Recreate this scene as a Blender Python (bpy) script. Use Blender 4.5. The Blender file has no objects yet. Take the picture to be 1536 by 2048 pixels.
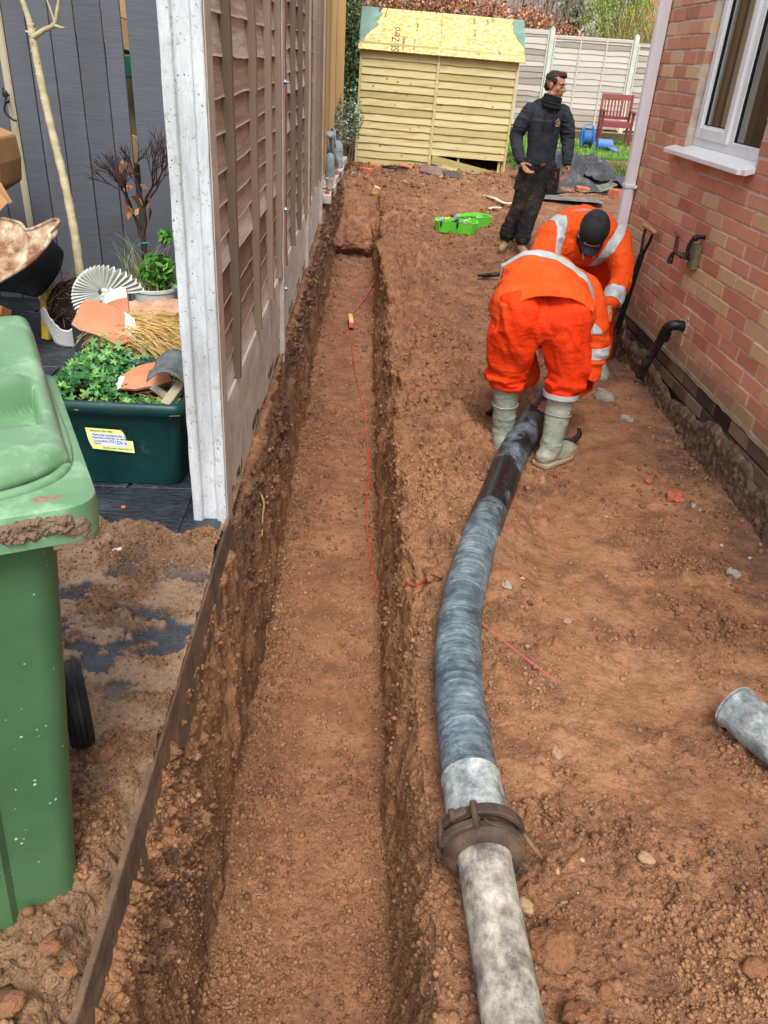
import bpy, bmesh, math, random
import numpy as np
from mathutils import Vector, Matrix, Euler
random.seed(7)
rs = np.random.RandomState(11)
SC = bpy.context.scene
COL = SC.collection
PI = math.pi
R = math.radians

# ------------------------------------------------------------------ camera, sky, sun, exposure
CAMH = 1.75
cam_d = bpy.data.cameras.new('camera')
cam = bpy.data.objects.new('camera', cam_d)
COL.objects.link(cam)
Rm = Matrix(((0.99822393, -0.041809, -0.04243803), (-0.01592508, 0.49916883, -0.8663584), (0.05740531, 0.86549552, 0.49761646)))
cam.matrix_world = Matrix.Translation((0, 0, CAMH)) @ Rm.to_4x4()
cam_d.sensor_fit = 'VERTICAL'
cam_d.sensor_height = 36.0
cam_d.lens = 1577.66 / 2048 * 36.0
cam_d.clip_start = 0.05
cam_d.clip_end = 600
SC.camera = cam

SUN_EL, SUN_AZ = R(56), R(176)          # azimuth measured clockwise from +Y
world = bpy.data.worlds.new('World')
SC.world = world
world.use_nodes = True
wn, wl = world.node_tree.nodes, world.node_tree.links
bg = wn['Background']
sky = wn.new('ShaderNodeTexSky')
sky.sky_type = 'NISHITA'
sky.sun_disc = False
sky.sun_elevation = SUN_EL
sky.sun_rotation = SUN_AZ
sky.air_density = 1.0
sky.dust_density = 3.0
hs = wn.new('ShaderNodeHueSaturation')
hs.inputs['Saturation'].default_value = 0.22     # an even cloud cover: grey light
wl.new(sky.outputs[0], hs.inputs['Color'])
wl.new(hs.outputs[0], bg.inputs['Color'])
bg.inputs['Strength'].default_value = 0.15
sun_d = bpy.data.lights.new('sun', 'SUN')
sun_d.energy = 1.5
sun_d.angle = R(22)
sun_d.color = (1.0, 0.97, 0.93)
sun = bpy.data.objects.new('sun', sun_d)
COL.objects.link(sun)
sd = Vector((math.sin(SUN_AZ) * math.cos(SUN_EL), math.cos(SUN_AZ) * math.cos(SUN_EL), math.sin(SUN_EL)))
sun.rotation_euler = sd.to_track_quat('Z', 'Y').to_euler()
sun.location = (0, 0, 12)
SC.view_settings.view_transform = 'Standard'
SC.view_settings.look = 'None'
SC.view_settings.exposure = 0.88
SC.view_settings.gamma = 1

# ------------------------------------------------------------------ numpy noise
def _h(i, j, k, seed):
    n = (i * 374761393 + j * 668265263 + k * 2147483647 + seed * 1274126177) & 0xffffffff
    n = ((n ^ (n >> 13)) * 1274126177) & 0xffffffff
    n = ((n ^ (n >> 16)) * 2246822519) & 0xffffffff
    n = n ^ (n >> 15)
    return (n & 0xffff) / 32767.5 - 1.0
def noise(p, sc=1.0, seed=0):
    q = np.asarray(p, dtype=np.float64) * sc
    f = np.floor(q); t = q - f; i = f.astype(np.int64)
    t = t * t * t * (t * (t * 6 - 15) + 10)
    r = 0
    for a in (0, 1):
        wa = t[..., 0] if a else 1 - t[..., 0]
        for b in (0, 1):
            wb = t[..., 1] if b else 1 - t[..., 1]
            for c in (0, 1):
                wc = t[..., 2] if c else 1 - t[..., 2]
                r = r + wa * wb * wc * _h(i[..., 0] + a, i[..., 1] + b, i[..., 2] + c, seed)
    return r
def fbm(p, sc=1.0, octv=4, seed=0, gain=0.5, lac=2.03):
    r = 0; a = 1.0; s = 0
    for o in range(octv):
        r = r + a * noise(p, sc, seed + o * 17); s += a; a *= gain; sc *= lac
    return r / s
def cell(p, sc=1.0, seed=0):
    """distance to the nearest of jittered points, plus that point's random value"""
    q = np.asarray(p, dtype=np.float64) * sc
    i = np.floor(q).astype(np.int64); best = np.full(q.shape[:-1], 9.0); val = np.zeros(q.shape[:-1])
    for a in (-1, 0, 1):
        for b in (-1, 0, 1):
            for c in (-1, 0, 1):
                I, J, K = i[..., 0] + a, i[..., 1] + b, i[..., 2] + c
                dx = I + .5 + .45 * _h(I, J, K, seed) - q[..., 0]
                dy = J + .5 + .45 * _h(I, J, K, seed + 1) - q[..., 1]
                dz = K + .5 + .45 * _h(I, J, K, seed + 2) - q[..., 2]
                d = np.sqrt(dx * dx + dy * dy + dz * dz)
                m = d < best
                best = np.where(m, d, best); val = np.where(m, _h(I, J, K, seed + 3), val)
    return best, val
def sst(a, b, x):
    t = np.clip((x - a) / (b - a), 0, 1)
    return t * t * (3 - 2 * t)

# ------------------------------------------------------------------ materials
def hexc(h):
    v = [int(h[i:i + 2], 16) / 255 for i in (0, 2, 4)]
    return tuple([(c / 12.92 if c <= .04045 else ((c + .055) / 1.055) ** 2.4) for c in v] + [1])
class NT:
    def __init__(s, name):
        s.m = bpy.data.materials.new(name); s.m.use_nodes = True
        s.n = s.m.node_tree.nodes; s.l = s.m.node_tree.links
        s.b = s.n['Principled BSDF']; s.out = s.n['Material Output']
    def add(s, t, **kw):
        n = s.n.new(t)
        for k, v in kw.items(): setattr(n, k, v)
        return n
    def link(s, a, b): s.l.new(a, b)
    def val(s, sock, v):
        if hasattr(v, 'is_linked') or hasattr(v, 'links'): s.l.new(v, sock)
        else: sock.default_value = v
    def coord(s, stretch=(1, 1, 1), kind='Object', rot=(0, 0, 0)):
        t = s.add('ShaderNodeTexCoord'); m = s.add('ShaderNodeMapping')
        m.inputs['Scale'].default_value = stretch; m.inputs['Rotation'].default_value = rot
        s.link(t.outputs[kind], m.inputs[0]); return m.outputs[0]
    def noise(s, vec, scale, detail=6, rough=.55, dist=0.0):
        n = s.add('ShaderNodeTexNoise'); n.inputs['Scale'].default_value = scale
        n.inputs['Detail'].default_value = detail; n.inputs['Roughness'].default_value = rough
        n.inputs['Distortion'].default_value = dist
        s.link(vec, n.inputs['Vector']); return n.outputs['Fac']
    def voro(s, vec, scale, feature='F1', out='Distance'):
        n = s.add('ShaderNodeTexVoronoi', feature=feature); n.inputs['Scale'].default_value = scale
        s.link(vec, n.inputs['Vector']); return n.outputs[out]
    def ramp(s, fac, stops, interp='LINEAR'):
        n = s.add('ShaderNodeValToRGB'); e = n.color_ramp.elements; n.color_ramp.interpolation = interp
        while len(e) < len(stops): e.new(.5)
        for i, (p, c) in enumerate(stops):
            e[i].position = p
            e[i].color = hexc(c) if isinstance(c, str) else ((c, c, c, 1) if not hasattr(c, '__len__') else c)
        s.link(fac, n.inputs[0]); return n.outputs[0]
    def mix(s, fac, a, b, mode='MIX'):
        n = s.add('ShaderNodeMix', data_type='RGBA', blend_type=mode)
        s.val(n.inputs[0], fac)
        for sock, v in ((n.inputs[6], a), (n.inputs[7], b)):
            if isinstance(v, str): v = hexc(v)
            s.val(sock, v)
        return n.outputs[2]
    def math(s, op, a, b=0.0, clamp=False):
        n = s.add('ShaderNodeMath', operation=op, use_clamp=clamp)
        s.val(n.inputs[0], a); s.val(n.inputs[1], b); return n.outputs[0]
    def attr(s, name, out='Fac'):
        n = s.add('ShaderNodeAttribute', attribute_name=name); return n.outputs[out]
    def bump(s, h, strength=.5, dist=.01, prev=None):
        n = s.add('ShaderNodeBump'); n.inputs['Strength'].default_value = strength
        n.inputs['Distance'].default_value = dist
        s.link(h, n.inputs['Height'])
        if prev is not None: s.link(prev, n.inputs['Normal'])
        return n.outputs[0]
    def fin(s, col=None, rough=None, normal=None, metal=None, spec=None):
        if col is not None:
            if isinstance(col, str): col = hexc(col)
            s.val(s.b.inputs['Base Color'], col)
        if rough is not None: s.val(s.b.inputs['Roughness'], rough)
        if metal is not None: s.val(s.b.inputs['Metallic'], metal)
        if spec is not None: s.val(s.b.inputs['Specular IOR Level'], spec)
        if normal is not None: s.link(normal, s.b.inputs['Normal'])
        return s.m

def smat(name, stops, scale=6, rough=.75, bscale=80, bstr=.3, bdist=.003, stretch=(1, 1, 1), detail=8, spec=.4, metal=0, rvar=.15, speck=None, kind='Object', dirt=None):
    """general weathered surface: colours along a noise, fine bump, roughness that varies, optional specks and dirt"""
    t = NT(name); v = t.coord(stretch, kind)
    f = t.noise(v, scale, detail, .6)
    c = t.ramp(f, [(.28 + .44 * i / max(1, len(stops) - 1), s) for i, s in enumerate(stops)])
    v2 = t.coord((1, 1, 1), kind)
    if dirt:
        d = t.noise(v2, dirt[1], 8, .7); c = t.mix(t.ramp(d, [(dirt[2], 0.0), (dirt[2] + .12, dirt[3])]), c, dirt[0])
    if speck:
        d = t.math('ADD', t.voro(v2, speck[1]), t.math('MULTIPLY', t.math('SUBTRACT', .62, t.noise(v2, speck[1] * .35, 5, .8)), 1.1)); c = t.mix(t.ramp(d, [(speck[2] - .03, .9), (speck[2] + .05, 0.0)]), c, speck[0])
    b = t.noise(v, bscale, 5, .65)
    r = t.ramp(t.noise(v2, scale * 2.3, 5), [(.3, max(0, rough - rvar)), (.7, min(1, rough + rvar))])
    return t.fin(c, r, t.bump(b, bstr, bdist), metal, spec)

def cloth(name, stops, dirt=None, amp=.022, rough=.82):
    """worn cloth: sharp creases, fine weave, smudges"""
    t = NT(name); v = t.coord(); f = t.noise(v, 3.5, 7, .6)
    c = t.ramp(f, [(.28 + .44 * i / max(1, len(stops) - 1), s) for i, s in enumerate(stops)])
    for q in (dirt or []):
        d = t.noise(v, q[1], 8, .72); c = t.mix(t.ramp(d, [(q[2], 0.0), (q[2] + .14, q[3])]), c, q[0])
    def ridge(st, sc, rot=(0, 0, 0)):
        n = t.noise(t.coord(st, 'Object', rot), sc, 3, .45, .6); return t.math('MULTIPLY', t.math('ABSOLUTE', t.math('SUBTRACT', n, .5)), -2.0)
    b = t.bump(ridge((1, 1, .5), 6), .6, amp); b = t.bump(ridge((1, 1, 2.1), 12, (.5, .3, 0)), .4, amp * .5, b); b = t.bump(t.noise(v, 330, 3, .6), .25, .0008, b)
    return t.fin(c, rough, b, 0, .25)
def cmat(name, stops, rough=.8, attrn='rnd', bscale=120, bstr=.3, bdist=.002, stretch=(1, 1, 1), vary=.35, nscale=12, spec=.3, translucent=0):
    """colour picked per piece (leaf, brick, board) from a random attribute, varied by noise"""
    t = NT(name); v = t.coord(stretch)
    a = t.attr(attrn); n = t.noise(v, nscale, 7, .65)
    f = t.math('ADD', a, t.math('MULTIPLY', t.math('SUBTRACT', n, .5), vary), True)
    c = t.ramp(f, [(i / max(1, len(stops) - 1), s) for i, s in enumerate(stops)])
    b = t.noise(v, bscale, 4, .6)
    return t.fin(c, rough, t.bump(b, bstr, bdist), 0, spec)

# ------------------------------------------------------------------ mesh building
def npmesh(name, V, F, mat=None, parent=None, attrs=None, smooth=True, loc=None):
    me = bpy.data.meshes.new(name)
    V = np.asarray(V, dtype=np.float32); F = np.asarray(F, dtype=np.int32)
    if loc is not None: V = V - np.array(loc, dtype=np.float32)
    k = F.shape[1]
    me.vertices.add(len(V)); me.vertices.foreach_set('co', V.ravel())
    me.loops.add(F.size); me.loops.foreach_set('vertex_index', F.ravel())
    me.polygons.add(len(F))
    me.polygons.foreach_set('loop_start', np.arange(0, F.size, k, dtype=np.int32))
    me.polygons.foreach_set('loop_total', np.full(len(F), k, dtype=np.int32))
    me.update(calc_edges=True)
    me.validate()
    if smooth: me.polygons.foreach_set('use_smooth', np.ones(len(me.polygons), dtype=bool))
    for an, av in (attrs or {}).items():
        at = me.attributes.new(an, 'FLOAT', 'POINT'); at.data.foreach_set('value', np.asarray(av, dtype=np.float32).ravel())
    if mat: me.materials.append(mat)
    o = bpy.data.objects.new(name, me); COL.objects.link(o)
    if parent is not None: o.parent = parent
    if loc is not None and parent is None: o.location = loc
    return o
def gridfaces(nu, nv):
    i = np.arange(nu - 1)[:, None] * nv + np.arange(nv - 1)[None, :]
    return np.stack([i, i + nv, i + nv + 1, i + 1], -1).reshape(-1, 4)

def frame(d):
    d = Vector(d).normalized()
    u = d.cross(Vector((0, 0, 1)))
    if u.length < .05: u = d.cross(Vector((0, 1, 0)))
    u.normalize(); return u, d.cross(u).normalized()
class MB:
    def __init__(s): s.v = []; s.f = []; s.a = []; s.cur = 0.5
    def _add(s, vs, fs):
        n = len(s.v); s.v += [tuple(q) for q in vs]; s.f += [tuple(n + i for i in q) for q in fs]; s.a += [s.cur] * len(vs)
        return s
    def box(s, c, size, rot=(0, 0, 0), taper=None):
        hx, hy, hz = [q / 2 for q in size]; E = Euler(rot).to_matrix(); c = Vector(c); vs = []
        for z in (-1, 1):
            k = taper if (taper and z > 0) else 1
            for (x, y) in ((-1, -1), (1, -1), (1, 1), (-1, 1)): vs.append(c + E @ Vector((x * hx * k, y * hy * k, z * hz)))
        return s._add(vs, [(3, 2, 1, 0), (4, 5, 6, 7), (0, 1, 5, 4), (1, 2, 6, 5), (2, 3, 7, 6), (3, 0, 4, 7)])
    def box2(s, a, b): return s.box([(a[i] + b[i]) / 2 for i in range(3)], [abs(a[i] - b[i]) for i in range(3)])
    def beam(s, a, b, w, h, up=(0, 0, 1)):
        a, b = Vector(a), Vector(b); d = (b - a).normalized(); u = d.cross(Vector(up))
        if u.length < .01: u = d.cross(Vector((1, 0, 0)))
        u.normalize(); v = u.cross(d); vs = []
        for p in (a, b):
            for (x, y) in ((-1, -1), (1, -1), (1, 1), (-1, 1)): vs.append(p + u * x * w / 2 + v * y * h / 2)
        return s._add(vs, [(3, 2, 1, 0), (4, 5, 6, 7), (0, 1, 5, 4), (1, 2, 6, 5), (2, 3, 7, 6), (3, 0, 4, 7)])
    def tube(s, pts, r, n=10, caps=True, flat=1.0, round_ends=False):
        pts = [Vector(p) for p in pts]; m = len(pts)
        rr = list(r) if hasattr(r, '__len__') else [r] * m
        if round_ends:
            d0 = (pts[0] - pts[1]).normalized(); d1 = (pts[-1] - pts[-2]).normalized()
            pre = [(pts[0] + d0 * rr[0] * math.sin(a), rr[0] * math.cos(a)) for a in (R(82), R(60), R(30))]
            post = [(pts[-1] + d1 * rr[-1] * math.sin(a), rr[-1] * math.cos(a)) for a in (R(30), R(60), R(82))]
            pts = [p for p, _ in pre] + pts + [p for p, _ in post]; rr = [q for _, q in pre] + rr + [q for _, q in post]; m = len(pts)
        vs = []; u = None
        for i, p in enumerate(pts):
            d = (pts[min(i + 1, m - 1)] - pts[max(i - 1, 0)]).normalized()
            if u is None: u, w = frame(d)
            else:
                u = (u - d * u.dot(d)).normalized(); w = d.cross(u).normalized()
            for k in range(n):
                a = 2 * PI * k / n; vs.append(p + u * math.cos(a) * rr[i] + w * math.sin(a) * rr[i] * flat)
        fs = [(i * n + k, i * n + (k + 1) % n, (i + 1) * n + (k + 1) % n, (i + 1) * n + k) for i in range(m - 1) for k in range(n)]
        if caps: fs += [tuple(range(n))[::-1], tuple((m - 1) * n + k for k in range(n))]
        return s._add(vs, fs)
    def lathe(s, prof, c=(0, 0, 0), n=24, rot=None, wob=0, closed=False):
        vs = []; c = Vector(c); E = Euler(rot).to_matrix() if rot else None
        for (r, z) in prof:
            for k in range(n):
                a = 2 * PI * k / n; q = Vector((r * math.cos(a), r * math.sin(a), z)) * (1 + wob * math.sin(3 * a + 1))
                vs.append(c + (E @ q if E else q))
        m = len(prof)
        fs = [(i * n + k, i * n + (k + 1) % n, (i + 1) * n + (k + 1) % n, (i + 1) * n + k) for i in range(m - 1) for k in range(n)]
        if prof[0][0] > 1e-4 and not closed: fs.append(tuple(range(n))[::-1])
        if prof[-1][0] > 1e-4 and not closed: fs.append(tuple((m - 1) * n + k for k in range(n)))
        if closed: fs += [((m - 1) * n + k, (m - 1) * n + (k + 1) % n, (k + 1) % n, k) for k in range(n)]
        return s._add(vs, fs)
    def ell(s, c, r, rot=(0, 0, 0), n=14, m=9):
        E = Euler(rot).to_matrix(); c = Vector(c); vs = []
        r = r if hasattr(r, '__len__') else (r, r, r)
        for i in range(m + 1):
            t = PI * (i + .0) / m
            for k in range(n):
                a = 2 * PI * k / n; st = max(math.sin(t), .02)
                vs.append(c + E @ Vector((r[0] * st * math.cos(a), r[1] * st * math.sin(a), r[2] * math.cos(t))))
        fs = [(i * n + k, (i + 1) * n + k, (i + 1) * n + (k + 1) % n, i * n + (k + 1) % n) for i in range(m) for k in range(n)]
        fs += [tuple(range(n)), tuple(m * n + k for k in range(n))[::-1]]
        return s._add(vs, fs)
    def prism(s, poly, o, u, v, t):
        """polygon of (a,b) in the frame o,u,v, thickened by t along u x v"""
        o, u, v = Vector(o), Vector(u).normalized(), Vector(v).normalized(); w = u.cross(v).normalized(); n = len(poly)
        vs = [o + u * a + v * b for a, b in poly] + [o + u * a + v * b + w * t for a, b in poly]
        fs = [tuple(range(n))[::-1], tuple(range(n, 2 * n))] + [(i, (i + 1) % n, n + (i + 1) % n, n + i) for i in range(n)]
        return s._add(vs, fs)
    def quad(s, a, b, c, d): return s._add([a, b, c, d], [(0, 1, 2, 3)])
    def loft(s, rings, caps=True):
        n = len(rings[0]); vs = [q for r in rings for q in r]; m = len(rings)
        fs = [(i * n + k, i * n + (k + 1) % n, (i + 1) * n + (k + 1) % n, (i + 1) * n + k) for i in range(m - 1) for k in range(n)]
        if caps: fs += [tuple(range(n))[::-1], tuple((m - 1) * n + k for k in range(n))]
        return s._add(vs, fs)
    def build(s, name, mat, parent=None, smooth=False, bevel=0, rot=None, fixn=True):
        """vertices are in world coordinates; the object (or its thing) keeps its own origin"""
        me = bpy.data.meshes.new(name); V = s.v
        me.from_pydata(V, [], s.f)
        at = me.attributes.new('rnd', 'FLOAT', 'POINT'); at.data.foreach_set('value', s.a)
        if fixn:
            bm = bmesh.new(); bm.from_mesh(me); bmesh.ops.recalc_face_normals(bm, faces=bm.faces); bm.to_mesh(me); bm.free()
        if mat: me.materials.append(mat)
        if smooth is True: me.polygons.foreach_set('use_smooth', [True] * len(me.polygons))
        o = bpy.data.objects.new(name, me); COL.objects.link(o)
        if smooth == 'auto':
            me.polygons.foreach_set('use_smooth', [True] * len(me.polygons)); me.set_sharp_from_angle(angle=R(38))
        attach(o, parent)
        if bevel:
            md = o.modifiers.new('bevel', 'BEVEL'); md.width = bevel; md.segments = 2; md.limit_method = 'ANGLE'; md.angle_limit = R(40)
        return o
def wmat(o):
    m = Matrix.LocRotScale(o.location, o.rotation_euler, o.scale)
    return wmat(o.parent) @ m if o.parent else m
def attach(o, parent):
    """mesh data is in world space: move it into the parent's frame, or give a lone mesh an origin at its base"""
    me = o.data
    if parent is not None:
        me.transform(wmat(parent).inverted()); o.parent = parent
    else:
        n = len(me.vertices); co = np.empty(n * 3, dtype=np.float32); me.vertices.foreach_get('co', co); co = co.reshape(-1, 3)
        lo, hi = co.min(0), co.max(0); c = Vector(((lo[0] + hi[0]) / 2, (lo[1] + hi[1]) / 2, lo[2]))
        me.transform(Matrix.Translation(-c)); o.location = c
def thing(name, label, cat, loc=(0, 0, 0), rotz=0, group=None):
    o = bpy.data.objects.new(name, None); COL.objects.link(o); o.empty_display_size = .1
    o.location = loc; o.rotation_euler = (0, 0, rotz); o['label'] = label; o['category'] = cat
    if group: o['group'] = group
    return o
def tag(o, label, cat, group=None, kind=None):
    o['label'] = label; o['category'] = cat
    if group: o['group'] = group
    if kind: o['kind'] = kind
    return o
def struct(o): o['kind'] = 'structure'; return o
def catmull(P, k=6):
    P = [Vector(p) for p in P]; out = []
    for i in range(len(P) - 1):
        p0, p1, p2, p3 = P[max(i - 1, 0)], P[i], P[i + 1], P[min(i + 2, len(P) - 1)]
        for j in range(k):
            t = j / k
            out.append(.5 * ((2 * p1) + (p2 - p0) * t + (2 * p0 - 5 * p1 + 4 * p2 - p3) * t * t + (3 * p1 - p0 - 3 * p2 + p3) * t ** 3))
    return out + [P[-1]]
def remesh(mb, voxel=.008, smooth=4, fac=.5):
    """union of overlapping closed shapes as one skin; returns vertices, faces, normals"""
    o = mb.build('tmp_blob', None); me0 = o.data; loc = o.location.copy()
    m = o.modifiers.new('r', 'REMESH'); m.mode = 'VOXEL'; m.voxel_size = voxel; m.use_smooth_shade = True
    if smooth:
        k = o.modifiers.new('s', 'SMOOTH'); k.factor = fac; k.iterations = smooth
    dg = bpy.context.evaluated_depsgraph_get(); dg.update()
    ev = o.evaluated_get(dg); me = bpy.data.meshes.new_from_object(ev)
    me.transform(Matrix.Translation(loc))
    bpy.data.objects.remove(o); bpy.data.meshes.remove(me0)
    return me
def meshco(me):
    co = np.empty(len(me.vertices) * 3, dtype=np.float32); me.vertices.foreach_get('co', co)
    no = np.empty(len(me.vertices) * 3, dtype=np.float32); me.vertex_normals.foreach_get('vector', no)
    return co.reshape(-1, 3), no.reshape(-1, 3)
def skin(name, me, mat, parent, disp=None, smooth=True):
    """finish a remeshed skin: displace along its normals by disp(co) and parent it"""
    if disp is not None:
        co, no = meshco(me); d = disp(co)
        me.vertices.foreach_set('co', (co + no * d[:, None]).astype(np.float32).ravel()); me.update()
    if smooth: me.polygons.foreach_set('use_smooth', [True] * len(me.polygons))
    me.materials.clear(); me.materials.append(mat); me.name = name
    o = bpy.data.objects.new(name, me); COL.objects.link(o); attach(o, parent); return o
def strip(name, me, p, n, w, mat, parent, off=.004, keep=None):
    """cut a band of width w out of a skin (plane through p with normal n), lifted off the cloth"""
    bm = bmesh.new(); bm.from_mesh(me); n = Vector(n).normalized(); p = Vector(p)
    for s_ in (1, -1):
        g = bm.verts[:] + bm.edges[:] + bm.faces[:]
        bmesh.ops.bisect_plane(bm, geom=g, plane_co=p + n * s_ * w / 2, plane_no=n * s_, clear_outer=True)
    if keep: bmesh.ops.delete(bm, geom=[f for f in bm.faces if not keep(f.calc_center_median())], context='FACES')
    bm.normal_update()
    for v in bm.verts: v.co += v.normal * off
    m2 = bpy.data.meshes.new(name); bm.to_mesh(m2); bm.free()
    m2.materials.clear(); m2.materials.append(mat); m2.polygons.foreach_set('use_smooth', [True] * len(m2.polygons))
    o = bpy.data.objects.new(name, m2); COL.objects.link(o)
    md = o.modifiers.new('thick', 'SOLIDIFY'); md.thickness = .003; md.offset = -1
    attach(o, parent); return o
def leaves(n, sample, size, seed, up=.3, asp=1.8, fold=.25):
    """n small folded leaves: sample(rs, n) gives centres"""
    r = np.random.RandomState(seed); C = sample(r, n); n = len(C)
    d = r.normal(size=(n, 3)); d[:, 2] += up; d /= np.linalg.norm(d, axis=1)[:, None]
    e = r.normal(size=(n, 3)); e -= (e * d).sum(1)[:, None] * d; e /= np.linalg.norm(e, axis=1)[:, None]
    g = np.cross(d, e); L = size * r.uniform(.6, 1.3, n)[:, None]; W = L / asp
    a = C - d * L * .5; b = C + d * L * .5; m = C
    l_ = m + e * W * .5 + g * W * fold; r_ = m - e * W * .5 + g * W * fold
    V = np.stack([a, l_, b, r_], 1).reshape(-1, 3)
    F = np.arange(n)[:, None] * 4 + np.array([[0, 1, 2, 3]])
    at = np.repeat(r.uniform(0, 1, n), 4)
    return V, F, at
def blades(n, base, h, w, seed, lean=.4, curve=.5, seg=3):
    """grass blades or straw: base (n,3)"""
    r = np.random.RandomState(seed); n = len(base); ang = r.uniform(0, 2 * PI, n)
    H = h * r.uniform(.5, 1.2, n); ln = lean * r.uniform(.1, 1.3, n) * H
    dx, dy = np.cos(ang) * ln, np.sin(ang) * ln; V = []; 
    px, py = -np.sin(ang) * w / 2, np.cos(ang) * w / 2
    for k in range(seg + 1):
        t = k / seg; q = t ** (1 + curve); wd = (1 - t * .85)
        c = base + np.stack([dx * q, dy * q, H * (t - .25 * curve * t * t)], 1)
        V += [c + np.stack([px * wd, py * wd, 0 * px], 1), c - np.stack([px * wd, py * wd, 0 * px], 1)]
    V = np.stack(V, 1).reshape(-1, 3); k2 = (seg + 1) * 2
    F = np.concatenate([np.arange(n)[:, None] * k2 + np.array([[2 * k, 2 * k + 2, 2 * k + 3, 2 * k + 1]]) for k in range(seg)])
    return V, F, np.repeat(r.uniform(0, 1, n), k2)
def wobbly(name, me_or_mb, mat, parent, voxel, amp, sc, seed, smooth=2):
    me = remesh(me_or_mb, voxel, smooth)
    return skin(name, me, mat, parent, lambda c: amp * fbm(c, sc, 4, seed))
def text(name, body, size, mat, parent, o, u, v, ext=.0005):
    """flat lettering: origin o, reading along u, letters standing along v"""
    cu = bpy.data.curves.new(name, 'FONT'); cu.body = body; cu.size = size; cu.extrude = ext
    t = bpy.data.objects.new('tmp_text', cu); COL.objects.link(t)
    dg = bpy.context.evaluated_depsgraph_get(); me = bpy.data.meshes.new_from_object(t.evaluated_get(dg))
    bpy.data.objects.remove(t)
    u, v = Vector(u).normalized(), Vector(v).normalized(); w = u.cross(v)
    M = Matrix(((u.x, v.x, w.x, o[0]), (u.y, v.y, w.y, o[1]), (u.z, v.z, w.z, o[2]), (0, 0, 0, 1)))
    me.transform(M); me.materials.clear(); me.materials.append(mat)
    ob = bpy.data.objects.new(name, me); COL.objects.link(ob); attach(ob, parent); return ob
# ------------------------------------------------------------------ soil
ZP = .33                                   # level of the neighbour's paving
def soil_mat(name, warm):
    t = NT(name); v = t.coord()
    rg = t.attr('rgh'); wl_ = t.attr('wall'); dk = t.attr('dark')
    n1 = t.noise(v, 2.3, 8, .62); n2 = t.noise(v, 14, 8, .7); n3 = t.noise(v, 60, 6, .7)
    smoothc = t.ramp(n1, [(.3, warm[0]), (.5, warm[1]), (.7, warm[2])]); rd = t.attr('red')
    roughc = t.ramp(n2, [(.3, warm[3]), (.5, warm[4]), (.72, warm[5])])
    c = t.mix(rg, smoothc, roughc)
    c = t.mix(t.math('MULTIPLY', rd, t.ramp(t.noise(v, 3.1, 6, .6), [(.3, .35), (.65, 1.0)])), c, t.ramp(n2, [(.3, '7d4e3c'), (.7, 'ad755a')]))
    ws = t.noise(t.coord((9, 9, .7)), 3.6, 9, .75)
    wc = t.ramp(ws, [(.3, '74543a'), (.5, 'a07450'), (.7, 'ba8c62')])
    c = t.mix(t.ramp(t.noise(v, 5.5, 9, .78), [(.47, 0.0), (.60, .62)]), c, '664a36')
    c = t.mix(t.ramp(t.noise(v, 3.7, 8, .7), [(.54, 0.0), (.68, .5)]), c, 'c79a72')
    c = t.mix(wl_, c, wc)
    c = t.mix(t.attr('bare'), c, t.ramp(n2, [(.3, '2b3036'), (.7, '59626c')]))
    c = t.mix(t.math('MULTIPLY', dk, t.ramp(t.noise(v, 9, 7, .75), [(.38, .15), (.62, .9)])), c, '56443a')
    c = t.mix(t.ramp(n3, [(.3, .38), (.55, 0.0)]), c, '654833')
    sp = t.voro(v, 95); spn = t.noise(v, 31, 3)
    pale = t.math('MULTIPLY', t.ramp(sp, [(.10, 1.0), (.17, 0.0)]), t.ramp(spn, [(.56, 0.0), (.64, .8)]))
    c = t.mix(pale, c, 'b79a80')
    b2 = t.noise(v, 34, 7, .75)
    g1, g2, g3 = [t.math('MULTIPLY', t.voro(v, q, 'F1'), -1.0) for q in (70, 150, 330)]
    k = t.math('ADD', t.math('MULTIPLY', rg, .5), .35)
    bump = t.bump(b2, .8, .016); bump = t.bump(t.math('MULTIPLY', g1, k), .8, .009, bump); bump = t.bump(t.math('MULTIPLY', g2, k), .85, .0045, bump); bump = t.bump(g3, .7, .0018, bump)
    r = t.mix(t.attr('bare'), t.ramp(n1, [(.3, .72), (.7, .95)]), (.3, .3, .3, 1))
    return t.fin(c, r, bump, 0, .3)
M_SOIL = soil_mat('soil', ('96694a', 'ae7d59', 'c4936c', '795640', '9f7252', 'ba8a65'))
M_MUD = soil_mat('mud', ('94775f', 'a88b72', 'bfa389', '74593f', '957354', 'b08c6c'))

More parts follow.
